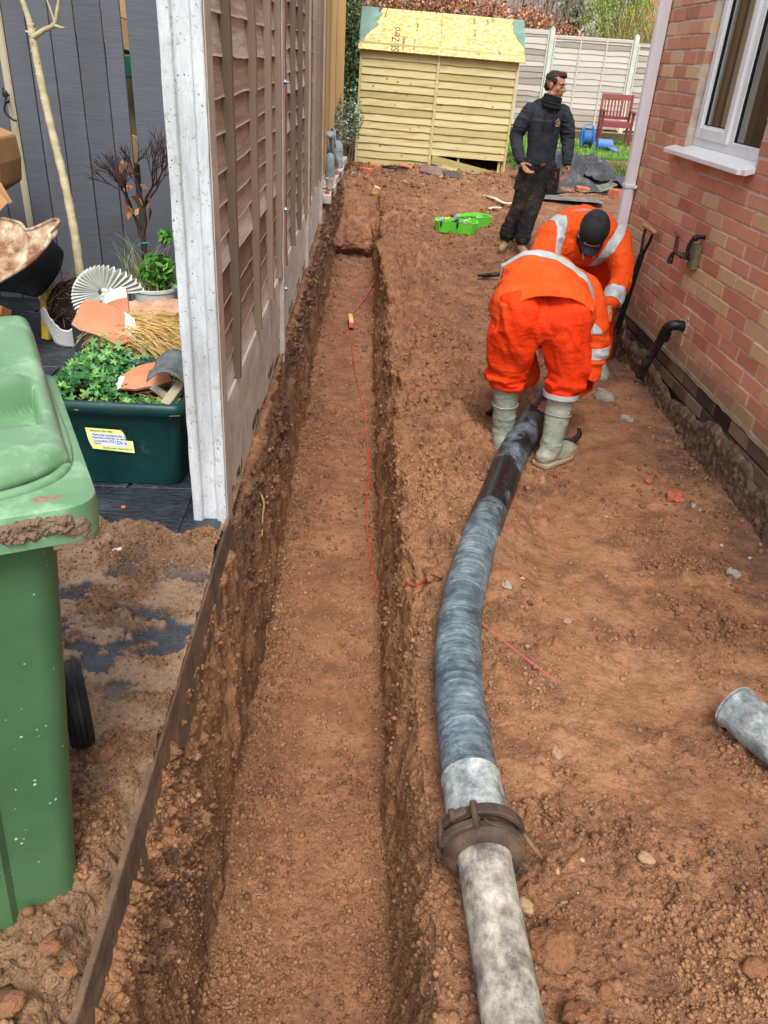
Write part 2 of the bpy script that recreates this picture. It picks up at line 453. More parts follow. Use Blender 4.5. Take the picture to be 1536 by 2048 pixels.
def lerpy(y, pts):
    return np.interp(y, [p[0] for p in pts], [p[1] for p in pts])
def build_soil():
    ys = [.35]
    while ys[-1] < 19.6: ys.append(ys[-1] + (.012 if 10.3 < ys[-1] < 11.2 else max(.0042, ys[-1] * .0036)))
    ys = np.array(ys)
    # profile stations, dense near the trench
    seg = [(0, 1, 8), (1, 2, 20), (2, 3, 56), (3, 4, 60), (4, 5, 20), (5, 6, 42), (6, 7, 66), (7, 8, 22), (8, 9, 50), (9, 10, 60), (10, 11, 36), (11, 12, 26), (12, 13, 310), (13, 14, 44)]
    S = np.concatenate([np.linspace(a, b, n, endpoint=False) for a, b, n in seg] + [[14.0]])
    Y = ys[:, None]; wy = lambda sc, sd: noise(np.stack([ys * 0 + sd, ys, ys * 0], -1), sc, sd)[:, None]
    tr = 1 - (.80 * sst(10.62, 10.90, Y) + .20 * sst(10.8, 12.0, Y))         # 1 where the trench is dug
    g = .30 * sst(9.2, 12.4, Y) + .12 * sst(13.2, 16, Y)
    sh = lerpy(ys, [(0, .03), (1.9, .035), (2.6, .10), (3.4, .16), (6, .15), (8, .10), (10.5, .08), (20, .08)])[:, None]
    lt = .24 + .24 * sst(8.5, 9.1, Y)
    fl = -.555 * tr + g * (1 - tr)
    ll = lerpy(ys, [(0, 0), (8.4, 0), (9.2, .05), (20, .06)])[:, None]
    w1, w2, w3, w4 = .018 * wy(2.1, 5), .018 * wy(2.7, 9), .03 * wy(1.6, 13), .03 * wy(3.3, 15)
    Z = 0 * Y
    cp = [(-1.6 + Z, lt - .08), (-.56 + Z, lt - .05), (-.425 + ll + Z, lt), (-.415 + ll + w1, lt * .3 - .03 + g * (1 - tr) * .6), (-.385 + w1, np.minimum(fl * .55, lt)),
          (-.365 + w2, fl * .94), (-.20 + w2, fl), (.08 + w2, fl - .005), (.17 + w2, fl * .97 + .0), (.19 + w2, fl * .6 + .4 * g),
          (.20 + sh * .35 + w3 * .6, -.10 * tr + g), (.21 + sh * .85 + w3, -.025 * tr + g), (.33 + sh + w3, g + Z), (1.95 + Z, g - .01), (9.0 + Z, g + .05)]
    CX = np.stack([np.broadcast_to(c[0], Y.shape)[:, 0] for c in cp], 1); CZ = np.stack([np.broadcast_to(c[1], Y.shape)[:, 0] for c in cp], 1)
    i = np.clip(np.floor(S).astype(int), 0, 13); f = S - i; f = f * f * (3 - 2 * f) * .35 + f * .65
    X = CX[:, i] * (1 - f) + CX[:, i + 1] * f; Zz = CZ[:, i] * (1 - f) + CZ[:, i + 1] * f
    P = np.stack([X, np.broadcast_to(Y, X.shape), Zz], -1)
    tx = np.gradient(X, axis=1); tz = np.gradient(Zz, axis=1); L = np.sqrt(tx * tx + tz * tz) + 1e-6
    N = np.stack([-tz / L, 0 * X, tx / L], -1)
    wall = sst(.35, .8, np.abs(N[..., 0]))
    left = (S[None, :] < 6.5)
    Yb = P[..., 1]
    low = fbm(P * np.array([1, 1, .5]), 1.3, 3, 21); mid = fbm(P, 6, 3, 31)
    # where soil is loose and crumbly and where it is trodden smooth
    rg = sst(-.25, .30, .8 * fbm(P * np.array([1, .8, 1]), 2.2, 5, 41, .62) + .35 * fbm(P, 9, 3, 43) + .16 * (1 - sst(.3, .75, X)) + .2 * sst(5.5, 8, Yb) + .14 * (1 - sst(.9, 2.6, Yb)) - .06)
    sm = sst(.85, 1.1, X) * (1 - sst(1.65, 1.8, X)) * sst(2.6, 3.2, Yb) * (1 - sst(5, 6.5, Yb)); rg = rg * (1 - .7 * sm)
    floor = ((S > 5.6) & (S < 8.1))[None, :] * tr * np.ones_like(X); rg = rg * (1 - .6 * floor)
    d = .020 * low + .010 * mid
    cl, cv = cell(P, 17, 3); cl2, cv2 = cell(P, 42, 5); cl3, cv3 = cell(P, 95, 8)
    near = 1 - sst(3, 7, Yb)
    cl4, cv4 = cell(P, 9.5, 12)
    clod = .024 * np.maximum(0, .55 - cl) * (.3 + sst(.1, .8, cv) * 3.0) + .016 * np.maximum(0, .6 - cl2) * (.6 + 1.5 * sst(-.2, .6, cv2)) + .008 * near * np.maximum(0, .6 - cl3) * (1 + cv3)
    clod = clod + .050 * np.maximum(0, .45 - cl4) * sst(.45, .8, cv4) * sst(.4, .8, rg)
    d = d + clod * (.22 - .12 * floor + 1.15 * rg) * (1 - .72 * wall * np.where(left, sst(-.02, -.2, P[..., 2]) , 1))
    endw = sst(10.35, 10.5, Yb) * (1 - sst(10.9, 11.6, Yb)) * (X < .5); d = d + endw * (.09 * fbm(P * np.array([1, .5, 1]), 4, 4, 111) + .05 * fbm(P, 12, 3, 113))
    rdg = 1 - np.abs(fbm(P, 9, 4, 61)); d = d + .010 * (rdg - .75) * rg
    # trowel and bucket scrapes running down the sides
    st = fbm(P * np.array([1, 1, .16]), 24, 4, 71); st2 = fbm(P * np.array([1, 1, .3]), 7, 3, 75)
    d = d + wall * (.015 * st + .026 * st2 + .020 * np.where(left, 1, .6) * fbm(P * np.array([1, 1, .5]), 11, 3, 77))
    d = d + wall * .010 * (1 - 2.2 * np.abs(fbm(P * np.array([1, 1, .07]), 38, 3, 79)))
    pits, pv = cell(P, 6.5, 91)
    d = d - wall * .035 * np.maximum(0, .32 - pits) / .32 * (pv > .15)
    # boot and track prints on the trodden ground
    fp = fbm(P * np.array([1, 2.2, 1]), 5, 2, 83); d = d - .012 * np.maximum(0, fp - .15) * (1 - wall) * (1 - .8 * floor)
    d = d + .04 * sst(1.5, 1.8, X) * np.exp(-((Yb - 4.85) / .5) ** 2) * (1 - wall)
    d = d + (.03 * fbm(P, 2.4, 4, 95) + .018 * fbm(P, 8, 3, 97)) * sst(9, 11, Yb)
    bank = sst(.20, .32, X) * (1 - sst(.50, .95, X)) * sst(1.9, 3.0, Yb) * (1 - sst(9.5, 11, Yb)); d = d + bank * (.085 + .12 * fbm(P, 3.5, 4, 107) + .06 * fbm(P, 13, 4, 109, .6) + .05 * sst(6, 8.5, Yb)); rg = np.clip(rg + .7 * bank, 0, 1)
    d = d + .05 * np.maximum(0, fbm(P, 1.1, 3, 99)) * sst(6.5, 9, Yb) * sst(1.8, 2.6, X)
    P = P + N * d[..., None]
    dark = np.clip(1.3 * sst(10.35, 10.5, Yb) * (1 - sst(10.75, 11.2, Yb)) * sst(-.1, -.4, P[..., 2] + .12 * fbm(P, 5, 3, 3)) * (X < .4) + wall * left * sst(-.35, .15, P[..., 2]) * 1.1 * sst(2.0, 2.6, Yb) + .8 * wall * sst(-.15, .3, fbm(P, 2.6, 3, 101)) * left + .9 * sst(1.45, 1.85, X + .25 * fbm(P, 3, 3, 103)) * (1 - sst(6, 7.5, Yb)) + .35 * sst(9, 12, Yb) * sst(-.2, .3, fbm(P, 1.5, 3, 105)), 0, 1)  # first term paints shade into the soil colour at the trench end
    nu, nv = X.shape
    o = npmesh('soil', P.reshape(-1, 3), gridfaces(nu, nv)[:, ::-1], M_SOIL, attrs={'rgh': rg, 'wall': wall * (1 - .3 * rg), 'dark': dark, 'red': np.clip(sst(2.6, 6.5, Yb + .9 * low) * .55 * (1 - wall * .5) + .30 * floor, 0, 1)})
    struct(o)
    return P, N, rg, wall
P_, N_, RG_, WALL_ = build_soil()

# neighbour's side: black paving with mud trodden over it
def slab_mat():
    t = NT('wet black paving'); v = t.coord()
    c = t.ramp(t.noise(v, 9, 8, .6), [(.3, '1a1e23'), (.55, '2d333b'), (.75, '4a525d')])
    b = t.noise(t.coord((1, 3, 1)), 22, 7, .65)
    return t.fin(c, t.ramp(t.noise(v, 5, 5), [(.35, .18), (.65, .42)]), t.bump(b, 1.0, .012), 0, .5)
M_SLAB = slab_mat()
mb = MB(); yy = 1.38; row = 0
while yy < 6.4:
    xx = -4.4 - .2 * (row % 2)
    while xx < -.7:
        x1 = min(xx + .44, -.445)
        if x1 < -.46: mb.box2((xx + .004, yy + .004, ZP - .05), (x1 - .004, yy + .296, ZP + random.uniform(-.002, .002)))
        else: mb.box2((xx + .004, yy + .004, ZP - .05), (-.445, yy + .296, ZP))
        xx += .448
    yy += .3; row += 1
struct(mb.build('paving', M_SLAB, bevel=.004))
mb = MB(); mb.box2((-4.6, 1.38, .1), (-.45, 6.6, ZP - .012)); mb.box2((-4.6, -.6, .1), (-1.4, 1.375, ZP - .012)); mb.box2((-1.4, -.6, .1), (-.45, .35, ZP - .09)); struct(mb.build('paving_bed', M_SLAB))

def build_mud():
    ys = [.3]
    while ys[-1] < 2.75: ys.append(ys[-1] + max(.0045, ys[-1] * .0035))
    ys = np.array(ys); xs = np.linspace(-1.5, -.425, 230)
    X, Y = np.meshgrid(xs, ys); P = np.stack([X, Y, 0 * X], -1)
    big = fbm(P, 3.2, 6, 201, .62); med = fbm(P * np.array([1, 1.7, 1]), 8, 5, 205, .6)
    edge = 2.27 + .10 * noise(P, 3.5, 7) + .05 * noise(P, 9, 8) - .18 * sst(-.9, -1.1, X) + .0 * X
    cover = 1 - sst(edge - .03, edge + .03, Y)
    cl, cv = cell(P, 19, 211); cl2, cv2 = cell(P, 44, 213); cl3, _ = cell(P, 9, 217)
    heap = 1 - sst(.95, 1.45, Y + .3 * big)
    rim = np.exp(-((Y - edge + .09) / .08) ** 2)
    rg = np.clip(heap + rim * .8 + .9 * sst(.05, .3, med), 0, 1)
    h = .010 + .010 * big + .007 * med
    h += (.020 * np.maximum(0, .6 - cl) * (.5 + sst(-.2, .8, cv) * 2) + .010 * np.maximum(0, .6 - cl2) * (1 + cv2)) * (.25 + 1.3 * rg)
    cl5, cv5 = cell(P, 26, 219); cl6, cv6 = cell(P, 70, 229)
    h += heap * (.045 * np.maximum(0, .60 - cl3) * (1 + cv5 * .3) + .026 * np.maximum(0, .6 - cl5) * (1.1 + cv5) + .008 * np.maximum(0, .6 - cl6) * (1 + cv6) + .012) + .004 * np.maximum(0, .6 - cl6) * (1 + cv6) * rg
    h -= .055 * (1 - sst(.88, 1.12, Y)) 
    h += rim * (.024 + .02 * fbm(P, 14, 3, 221)) + .006 * fbm(P, 45, 4, 223, .6)
    bare = sst(.13, .20, fbm(P * np.array([1, 1.6, 1]), 7.5, 6, 231, .66)) * sst(1.35, 1.6, Y) * (1 - rim)
    h = h * (1 - .85 * bare)
    h = np.where(Y < 1.21, np.maximum(h, -.2), h); h = h * cover - .02 * (1 - cover)
    h -= .06 * sst(-.50, -.43, X) * heap
    P[..., 2] = ZP + h
    nu, nv = X.shape
    o = npmesh('mud', P.reshape(-1, 3), gridfaces(nu, nv)[:, ::-1], M_MUD, attrs={'rgh': rg, 'wall': 0 * X, 'red': 0 * X, 'bare': bare * cover, 'dark': np.clip(rim * .5 + heap * .1, 0, 1)})
    struct(o); return P, rg
PM_, RGM_ = build_mud()

# sawn concrete edge of the paving along the trench
M_EDGE = smat('muddy concrete edge', ['4c3d31', '695441', '836a50'], 9, .9, 90, .8, .004, stretch=(1, 1, 1), dirt=('8a5f40', 9, .52, .7))
def build_edge():
    ys = np.linspace(.3, 2.40, 420); zs = np.concatenate([[0, 0], np.linspace(0, 1, 26)])
    X = np.zeros((len(ys), len(zs))); Zz = X.copy(); Yb = np.repeat(ys[:, None], len(zs), 1)
    bot = .165 + .025 * noise(np.stack([ys, ys * 0, ys * 0], -1), 5, 3)
    for k, t in enumerate(zs):
        if k == 0: X[:, k] = -.434; Zz[:, k] = ZP + .000
        elif k == 1: X[:, k] = -.422; Zz[:, k] = ZP + .003
        else: X[:, k] = -.420 + .012 * t; Zz[:, k] = ZP - (ZP - bot) * t
    P = np.stack([X, Yb, Zz], -1); P[..., 0] += .0015 * fbm(P, 14, 4, 5) + .0015 * fbm(P, 60, 3, 6) + .008 * sst(.6, 1, (ZP - Zz) / .12) * fbm(P, 9, 3, 9)
    P[..., 0] -= .05 * (1 - sst(.45, .75, Yb)) 
    o = npmesh('paving_edge', P.reshape(-1, 3), gridfaces(*X.shape), M_EDGE); struct(o)
build_edge()

# crumbs of soil and gravel too many to count
def crumb_mesh(name, pts, sizes, nrm, mat, rnd, seed):
    ico = np.array([(0, 0, 1), (.89, 0, .45), (.28, .85, .45), (-.72, .53, .45), (-.72, -.53, .45), (.28, -.85, .45), (.72, .53, -.45), (-.28, .85, -.45), (-.89, 0, -.45), (-.28, -.85, -.45), (.72, -.53, -.45), (0, 0, -1)])
    fc = np.array([(0, 1, 2), (0, 2, 3), (0, 3, 4), (0, 4, 5), (0, 5, 1), (1, 6, 2), (2, 7, 3), (3, 8, 4), (4, 9, 5), (5, 10, 1), (6, 7, 2), (7, 8, 3), (8, 9, 4), (9, 10, 5), (10, 6, 1), (11, 7, 6), (11, 8, 7), (11, 9, 8), (11, 10, 9), (11, 6, 10)])
    r = np.random.RandomState(seed); n = len(pts)
    j = 1 + .28 * r.normal(size=(n, 12, 1)).clip(-1.6, 1.6)
    sc = sizes[:, None, None] * np.stack([r.uniform(.7, 1.3, n), r.uniform(.7, 1.3, n), r.uniform(.5, .9, n)], -1)[:, None, :]
    a = r.uniform(0, 6.28, n); c, s_ = np.cos(a)[:, None], np.sin(a)[:, None]
    V = ico[None] * j * sc; V = np.stack([V[..., 0] * c - V[..., 1] * s_, V[..., 0] * s_ + V[..., 1] * c, V[..., 2]], -1) + pts[:, None, :] + nrm[:, None, :] * sizes[:, None, None] * .25
    F = (np.arange(n)[:, None, None] * 12 + fc[None]).reshape(-1, 3)
    return npmesh(name, V.reshape(-1, 3), F, mat, attrs={'rnd': np.repeat(rnd, 12)}, smooth=False)
M_CRUMB = cmat('soil crumbs', ['593f2e', '735139', '886145', '96704f', 'a67d5b'], .92, bscale=200, bstr=.5)
M_PEB = cmat('pebbles', ['65523f', '80654c', '98795c', 'a98c6e', 'b9a890'], .7, bscale=150)
def scatter(P, N, W, n, seed):
    """area-weighted random points on a displaced grid"""
    r = np.random.RandomState(seed)
    A = np.cross(P[1:, :-1] - P[:-1, :-1], P[:-1, 1:] - P[:-1, :-1]); a = np.linalg.norm(A, axis=-1) * W[:-1, :-1]
    p = (a / a.sum()).ravel(); idx = r.choice(len(p), n, p=p); i, j = np.unravel_index(idx, a.shape)
    u, v = r.uniform(size=(2, n)); q = P[i, j] * ((1 - u) * (1 - v))[:, None] + P[i + 1, j] * (u * (1 - v))[:, None] + P[i, j + 1] * ((1 - u) * v)[:, None] + P[i + 1, j + 1] * (u * v)[:, None]
    return q, N[i, j]
vis = (P_[..., 0] < 2.1) & (P_[..., 0] > -.45); dist = P_[..., 1]
W = vis * (.12 + RG_) * (1 - .8 * WALL_) / (.5 + dist) ** 1.5
q, nn = scatter(P_, N_, W, 3000, 5)
sz = (.0012 + .0052 * rs.uniform(0, 1, len(q)) ** 6) * (1 + .22 * q[:, 1])
tag(crumb_mesh('soil_crumbs', q, sz, nn, M_CRUMB, rs.uniform(0, 1, len(q)), 1), 'loose brown crumbs of soil strewn over the dug ground', 'soil crumbs', kind='stuff')
W = vis * (1 - .9 * WALL_) * (.15 + 4.0 * sst(1.35, 1.7, P_[..., 0]) * (1 - sst(3.2, 4.6, dist)) + .2 * RG_) / (.5 + dist)
q, nn = scatter(P_, N_, W, 1700, 6); sz = .002 + .010 * rs.uniform(0, 1, len(q)) ** 3
tag(crumb_mesh('gravel', q, sz, nn, M_PEB, rs.uniform(0, 1, len(q)), 2), 'small pale stones mixed through the soil, thickest along the brick wall', 'gravel', kind='stuff')
NM = np.zeros_like(PM_); NM[..., 2] = 1
W = (PM_[..., 2] > ZP + .004) * (.1 + RGM_ + 3.0 * (1 - sst(.9, 1.4, PM_[..., 1]))) / (.4 + PM_[..., 1])
q, nn = scatter(PM_, NM, W, 14000, 7); sz = .0012 + .006 * rs.uniform(0, 1, len(q)) ** 6 * (1.6 - sst(.9, 1.5, q[:, 1]))
Wr = (P_[..., 0] < 3.2) * (P_[..., 0] > -.3) * sst(10.9, 11.8, dist) * (dist < 13.6) * (.3 + RG_)
q2, nn2 = scatter(P_, N_, Wr, 1500, 17); tag(crumb_mesh('rubble', q2, .006 + .024 * rs.uniform(0, 1, len(q2)) ** 5, nn2, cmat('rubble', ['40342c', '5c4536', '7a563f', '9a6a4c', 'a99a88'], .9), rs.uniform(0, 1, len(q2)), 18), 'dark broken rubble and clods strewn in front of the shed', 'rubble', kind='stuff')
tag(crumb_mesh('mud_crumbs', q, sz, nn, M_CRUMB, rs.uniform(0, .8, len(q)), 3), 'wet crumbs of mud scattered over the black paving beside the bin', 'mud crumbs', kind='stuff')

# dense crumb cover: every dug surface is granular
def grit(name, pts, sizes, nrm, mat, rnd, seed):
    o8 = np.array([(0, 0, 1.), (1, 0, 0), (0, 1, 0), (-1, 0, 0), (0, -1, 0), (0, 0, -1)]); fc = np.array([(0, 1, 2), (0, 2, 3), (0, 3, 4), (0, 4, 1), (5, 2, 1), (5, 3, 2), (5, 4, 3), (5, 1, 4)])
    r = np.random.RandomState(seed); n = len(pts); A = r.normal(size=(n, 3, 3)); Q, _ = np.linalg.qr(A)
    V = (o8[None] * (1 + .35 * r.uniform(-1, 1, (n, 6, 1)))) @ Q * sizes[:, None, None] + (pts + nrm * sizes[:, None] * .30)[:, None, :]
    F = (np.arange(n)[:, None, None] * 6 + fc[None]).reshape(-1, 3)
    return npmesh(name, V.reshape(-1, 3), F, mat, attrs={'rnd': np.repeat(rnd, 6)}, smooth=True)
Sx = np.linspace(0, 14, P_.shape[1])[None, :]; X_ = P_[..., 0]
flo = (P_[..., 2] < -.42) * (1 - WALL_); edge_ = flo * (sst(-.12, -.3, X_ + .05 * noise(P_, 3, 2)) + sst(.06, .16, X_ + .04 * noise(P_, 4, 3)) + .25)
pat = sst(-.15, .25, fbm(P_, 2.4, 4, 141) + .5 * fbm(P_, 8, 3, 143))
W = vis * (.10 + 1.3 * RG_ * pat + 1.2 * edge_) * (1 - .75 * WALL_) * np.where(dist < 5.5, 1, .35) / (.35 + dist) ** 1.7
q, nn = scatter(P_, N_, W, 210000, 55); rr0 = rs.uniform(0, 1, len(q)); sz = (.0010 + .0030 * rr0 ** 3 + .0045 * rr0 ** 22) * (1 + .30 * q[:, 1])
tag(grit('fine_crumbs', q, sz, nn, M_CRUMB, np.clip(.58 + .15 * rs.normal(size=len(q)) + .25 * noise(q, 3, 5), 0, 1), 5), 'fine brown grit and crumbs covering the dug soil and the trench floor', 'soil grit', kind='stuff')
W = (PM_[..., 2] > ZP + .003) * (.12 + RGM_ + 2.0 * (1 - sst(1.0, 1.5, PM_[..., 1]))) / (.4 + PM_[..., 1])
q, nn = scatter(PM_, NM, W, 45000, 57); rr0 = rs.uniform(0, 1, len(q)); sz = (.0008 + .0028 * rr0 ** 3) * (.6 + .5 * q[:, 1])
tag(grit('mud_grit', q, sz, nn, M_CRUMB, rs.uniform(0, .9, len(q)), 6), 'fine muddy grit over the paving between the bin and the trench', 'mud grit', kind='stuff')
W = (1 - sst(1.0, 1.5, PM_[..., 1] + .2 * noise(PM_, 4, 9))) / (.4 + PM_[..., 1]) * (PM_[..., 0] < -.44)
q, nn = scatter(PM_, NM, W, 700, 59); rr0 = rs.uniform(0, 1, len(q))
tag(crumb_mesh('mud_clods', q, .004 + .012 * rr0 ** 2.2, nn, M_CRUMB, rs.uniform(0, .8, len(q)), 61), 'broken clods of soil heaped round the foot of the green bin', 'clods', kind='stuff')

# the end face of the trench: a clay wall undercut at its foot
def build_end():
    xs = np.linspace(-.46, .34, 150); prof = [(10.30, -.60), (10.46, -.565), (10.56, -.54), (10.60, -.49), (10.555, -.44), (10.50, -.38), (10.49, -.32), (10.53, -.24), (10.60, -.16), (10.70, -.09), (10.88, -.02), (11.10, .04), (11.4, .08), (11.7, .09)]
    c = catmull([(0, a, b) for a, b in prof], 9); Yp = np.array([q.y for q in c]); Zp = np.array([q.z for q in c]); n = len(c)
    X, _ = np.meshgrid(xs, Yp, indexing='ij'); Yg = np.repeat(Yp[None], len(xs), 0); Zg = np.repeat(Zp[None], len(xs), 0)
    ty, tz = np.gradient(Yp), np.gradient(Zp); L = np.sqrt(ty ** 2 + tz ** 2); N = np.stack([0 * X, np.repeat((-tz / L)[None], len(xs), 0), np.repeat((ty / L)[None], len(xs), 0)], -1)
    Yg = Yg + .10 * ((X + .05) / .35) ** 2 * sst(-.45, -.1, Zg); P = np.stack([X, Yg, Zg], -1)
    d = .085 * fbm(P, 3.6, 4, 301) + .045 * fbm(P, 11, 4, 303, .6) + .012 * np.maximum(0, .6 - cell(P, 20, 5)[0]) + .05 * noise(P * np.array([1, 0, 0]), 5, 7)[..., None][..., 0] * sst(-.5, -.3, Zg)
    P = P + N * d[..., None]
    dark = np.clip(sst(-.28, -.46, Zg + .06 * noise(P, 7, 4)) + .15 + .55 * sst(-.05, .3, fbm(P, 6, 4, 9)), 0, 1)  # undercut shade painted into the colour at the foot, plus random dark patches
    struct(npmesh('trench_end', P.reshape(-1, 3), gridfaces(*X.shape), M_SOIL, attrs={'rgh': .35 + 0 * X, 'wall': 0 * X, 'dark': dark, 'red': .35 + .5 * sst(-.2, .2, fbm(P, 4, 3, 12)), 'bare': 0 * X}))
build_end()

# the wider ground, to the horizon
M_FIELD = smat('rough garden ground', ['3c4a22', '55602f', '6b5d3c'], 1.5, .95, 30, .6, .02)
mb = MB()
mb.quad((-150, 19.9, .30), (150, 19.9, .30), (150, 300, .30), (-150, 300, .30))
mb.quad((-150, -60, .06), (-4.6, -60, .06), (-4.6, 19.9, .06), (-150, 19.9, .06))
mb.quad((-4.6, 6.6, .20), (-.9, 6.6, .20), (-.9, 19.9, .20), (-4.6, 19.9, .20))
mb.quad((8.9, -60, .0), (150, -60, .0), (150, 19.9, .30), (8.9, 19.9, .30))
mb.quad((-4.6, -60, -.02), (8.9, -60, -.02), (8.9, .36, -.02), (-4.6, .36, -.02))
struct(mb.build('ground', M_FIELD, fixn=False))
M_GRASS = cmat('lawn grass', ['3f6a22', '5d8a2f', '7ba03d', '9cb556'], .8, vary=.4)
mb = MB(); mb.box2((1.9, 15.2, .2), (8.8, 19.0, .455)); struct(mb.build('lawn', smat('lawn turf', ['39581f', '4f7a2c', '6a8f3a'], 4, .95, 60, .8, .02)))
base = np.stack([rs.uniform(2.3, 6.6, 15000), rs.uniform(14.3, 18.9, 15000), np.full(15000, .45)], 1)
base = base[base[:, 1] > 15.0 + .4 * noise(base * np.array([1, 0, 0]), 2, 3)]
V, F, a = blades(len(base), base, .055, .012, 3, .6)
tag(npmesh('grass', V, F, M_GRASS, attrs={'rnd': a}), 'short bright green lawn grass in front of the wooden bench', 'grass', kind='stuff')
# ------------------------------------------------------------------ the panel fence on concrete posts
M_WPOST = smat('white painted concrete', ['a3a6aa', 'c6cace', 'dde0e4'], 7, .65, 70, 1.0, .005, stretch=(2, 2, .35), speck=('6a655c', 75, .24), dirt=('a39a8c', 24, .56, .7))
M_CONC = smat('weathered concrete', ['a89a8d', 'bdb0a4', 'cdc3b9'], 8, .88, 160, .6, .002, speck=('6d6358', 140, .2), dirt=('c9bb8e', 22, .60, .6))
M_BOARDC = smat('mossy concrete board', ['b3a99b', 'c9c0b3', 'd8d0c4'], 5, .88, 140, .5, .002, stretch=(1, 1, 1.5), dirt=('8d9160', 6, .55, .55))
M_LAP = cmat('weathered brown board', ['7d6150', '997c68', 'b39a88', 'ddd2c6'], .85, bscale=26, bstr=.8, bdist=.004, stretch=(4, .7, 9), vary=1.1, nscale=5)
M_BATTEN = cmat('grey brown batten', ['715e50', '8c7765', 'a5907e'], .85, bscale=40, bstr=.5, stretch=(6, 6, .6), vary=.5, nscale=6)
M_RED = cmat('red stained batten', ['6a342b', '824539', '946052'], .8, bscale=40, stretch=(6, 6, .6))
M_STEEL = smat('galvanised bolt', ['6f7274', '9b9fa1'], 20, .4, 60, .2, .001, metal=.8)
PY = [2.38, 4.43, 6.48, 8.53]
XB = -.452
def post(y, z0, label, mat, x0=-.545, x1=-.43, d=.11):
    t = thing('fence_post', label, 'fence post', ((x0 + x1) / 2, y + d / 2, z0), group='concrete fence posts along the trench')
    w = x1 - x0; r_ = .018; n0 = .34 * w
    # an H shaped section: two flanges, a slot in the front and the back
    poly = [(0, 0), (.27 * w, 0), (.31 * w, r_), (.69 * w, r_), (.73 * w, 0), (w, 0), (w, d), (.73 * w, d), (.69 * w, d - r_), (.31 * w, d - r_), (.27 * w, d), (0, d)]
    mb = MB(); segs = 40; rings = []
    for k in range(segs + 1):
        z = z0 - .12 + (2.62 + .12 - z0) * k / segs
        rings.append([(x0 + a + .0008 * random.gauss(0, 1), y + b + .0008 * random.gauss(0, 1), z) for a, b in poly])
    mb.loft(rings); o = mb.build('shaft', mat, t, bevel=.005)
    return t
posts = []
for i, (y, lb) in enumerate(zip(PY, ['white painted slotted concrete post at the open end of the fence, nearest the bin',
        'bare concrete fence post with three steel bolts, second from the white post', 'bare concrete fence post between the second and third fence panels', 'bare concrete fence post at the far end, just before the watering can'])):
    t = post(y, ZP if i == 0 else .30, lb, M_WPOST if i == 0 else M_CONC, x1=-.43 if i == 0 else -.420); posts.append(t)
    if i == 0:
        mb = MB(); mb.box2((-.4295, y + .014, .27), (-.4265, y + .108, 2.6)); mb.build('side_face', M_CONC, t)
    if i == 1:
        for z in (1.62, 1.02, .60):
            mb = MB(); mb.tube([(-.43, y + .045, z), (-.395, y + .045, z)], .006, 8); mb.tube([(-.418, y + .045, z), (-.408, y + .045, z)], .0125, 6); mb.build('bolt', M_STEEL, t)
def gravel_board(y0, y1, label):
    n, m = 60, 14; t = thing('gravel_board', label, 'gravel board', (-.47, (y0 + y1) / 2, .27), group='concrete gravel boards under the fence panels')
    zs = [.262 + (.672 - .262) * k / m for k in range(m + 1)]; V = []
    for i in range(n + 1):
        y = y0 + (y1 - y0) * i / n; sag = .006 * noise(np.array([[y, 1, 2.]]), 3)[0]
        bot = .012 * noise(np.array([[y, 5, 2.]]), 5)[0]
        ring = [(-.500, y, .262), (-.446, y, .262 + bot)] + [(-.446 + .0015 * random.gauss(0, 1), y, z + bot * (1 - (z - .262) / .41)) for z in zs[1:-1]] + [(-.449, y, .668 + sag * .3), (-.458, y, .674 + sag * .3), (-.500, y, .674)]
        V.append(ring)
    MB().loft(V).build('board', M_BOARDC, t, smooth='auto'); return t
def lap_panel(y0, y1, label, bats, seed, group, top=2.52):
    r = random.Random(seed); t = thing('lap_fence', label, 'fence panel', (-.47, (y0 + y1) / 2, .68), group=group)
    mb = MB(); z = .69; n = 36
    while z < top:
        h = .106 * r.uniform(.92, 1.08); mb.cur = r.random(); rows = []
        ph = r.uniform(0, 9); amp = r.uniform(.003, .009)
        for i in range(n + 1):
            y = y0 + (y1 - y0) * i / n; w = amp * (noise(np.array([[y, ph, 0.]]), 4)[0] + .5 * noise(np.array([[y, ph, 3.]]), 13)[0])
            b = .0015 * noise(np.array([[y, ph, 7.]]), 3)[0]
            zl, zh = z + w * 1.2, z + h + .02
            rows.append([(-.474, y, zl), (-.455 + b, y, zl + .001), (-.4565 + b, y, zl + .010), (-.470, y, zh), (-.478, y, zh)])
        n0 = len(mb.v); mb.loft(rows)
        for q in range(n0, len(mb.v)):
            if (q - n0) % 5 in (0, 1): mb.a[q] = 1.25
        z += h
    o = mb.build('slats', M_LAP, t, smooth='auto')
    mb = MB(); mb.box2((-.492, y0, top - .02), (-.440, y1, top + .02)); mb.build('top_rail', M_BATTEN, t, bevel=.003)
    for k, (f, red) in enumerate(bats):
        y = y0 + (y1 - y0) * f; mb = MB(); mb.cur = r.random(); rr = []
        for i in range(13):
            zz = .672 + (top - .672) * i / 12; o1 = .0025 * r.gauss(0, 1); o2 = .002 * r.gauss(0, 1)
            rr.append([(-.466, y - .0115 + o1, zz), (-.430 + o2, y - .0115 + o1, zz), (-.428 + o2, y + .0115 + o1, zz), (-.466, y + .0115 + o1, zz)])
        mb.loft(rr); mb.build('batten', M_RED if red else M_BATTEN, t, smooth='auto')
    return t
G1 = 'overlap fence panels along the trench'
lap_panel(PY[0] + .07, PY[1] + .03, 'brown overlap fence panel right behind the white post, the widest one in view', [(.20, 0), (.50, 0), (.76, 0), (.975, 0)], 1, G1)
lap_panel(PY[1] + .08, PY[2] + .03, 'overlap fence panel with red stained battens, in the middle of the fence', [(.10, 1), (.38, 0), (.66, 0), (.97, 0)], 2, G1)
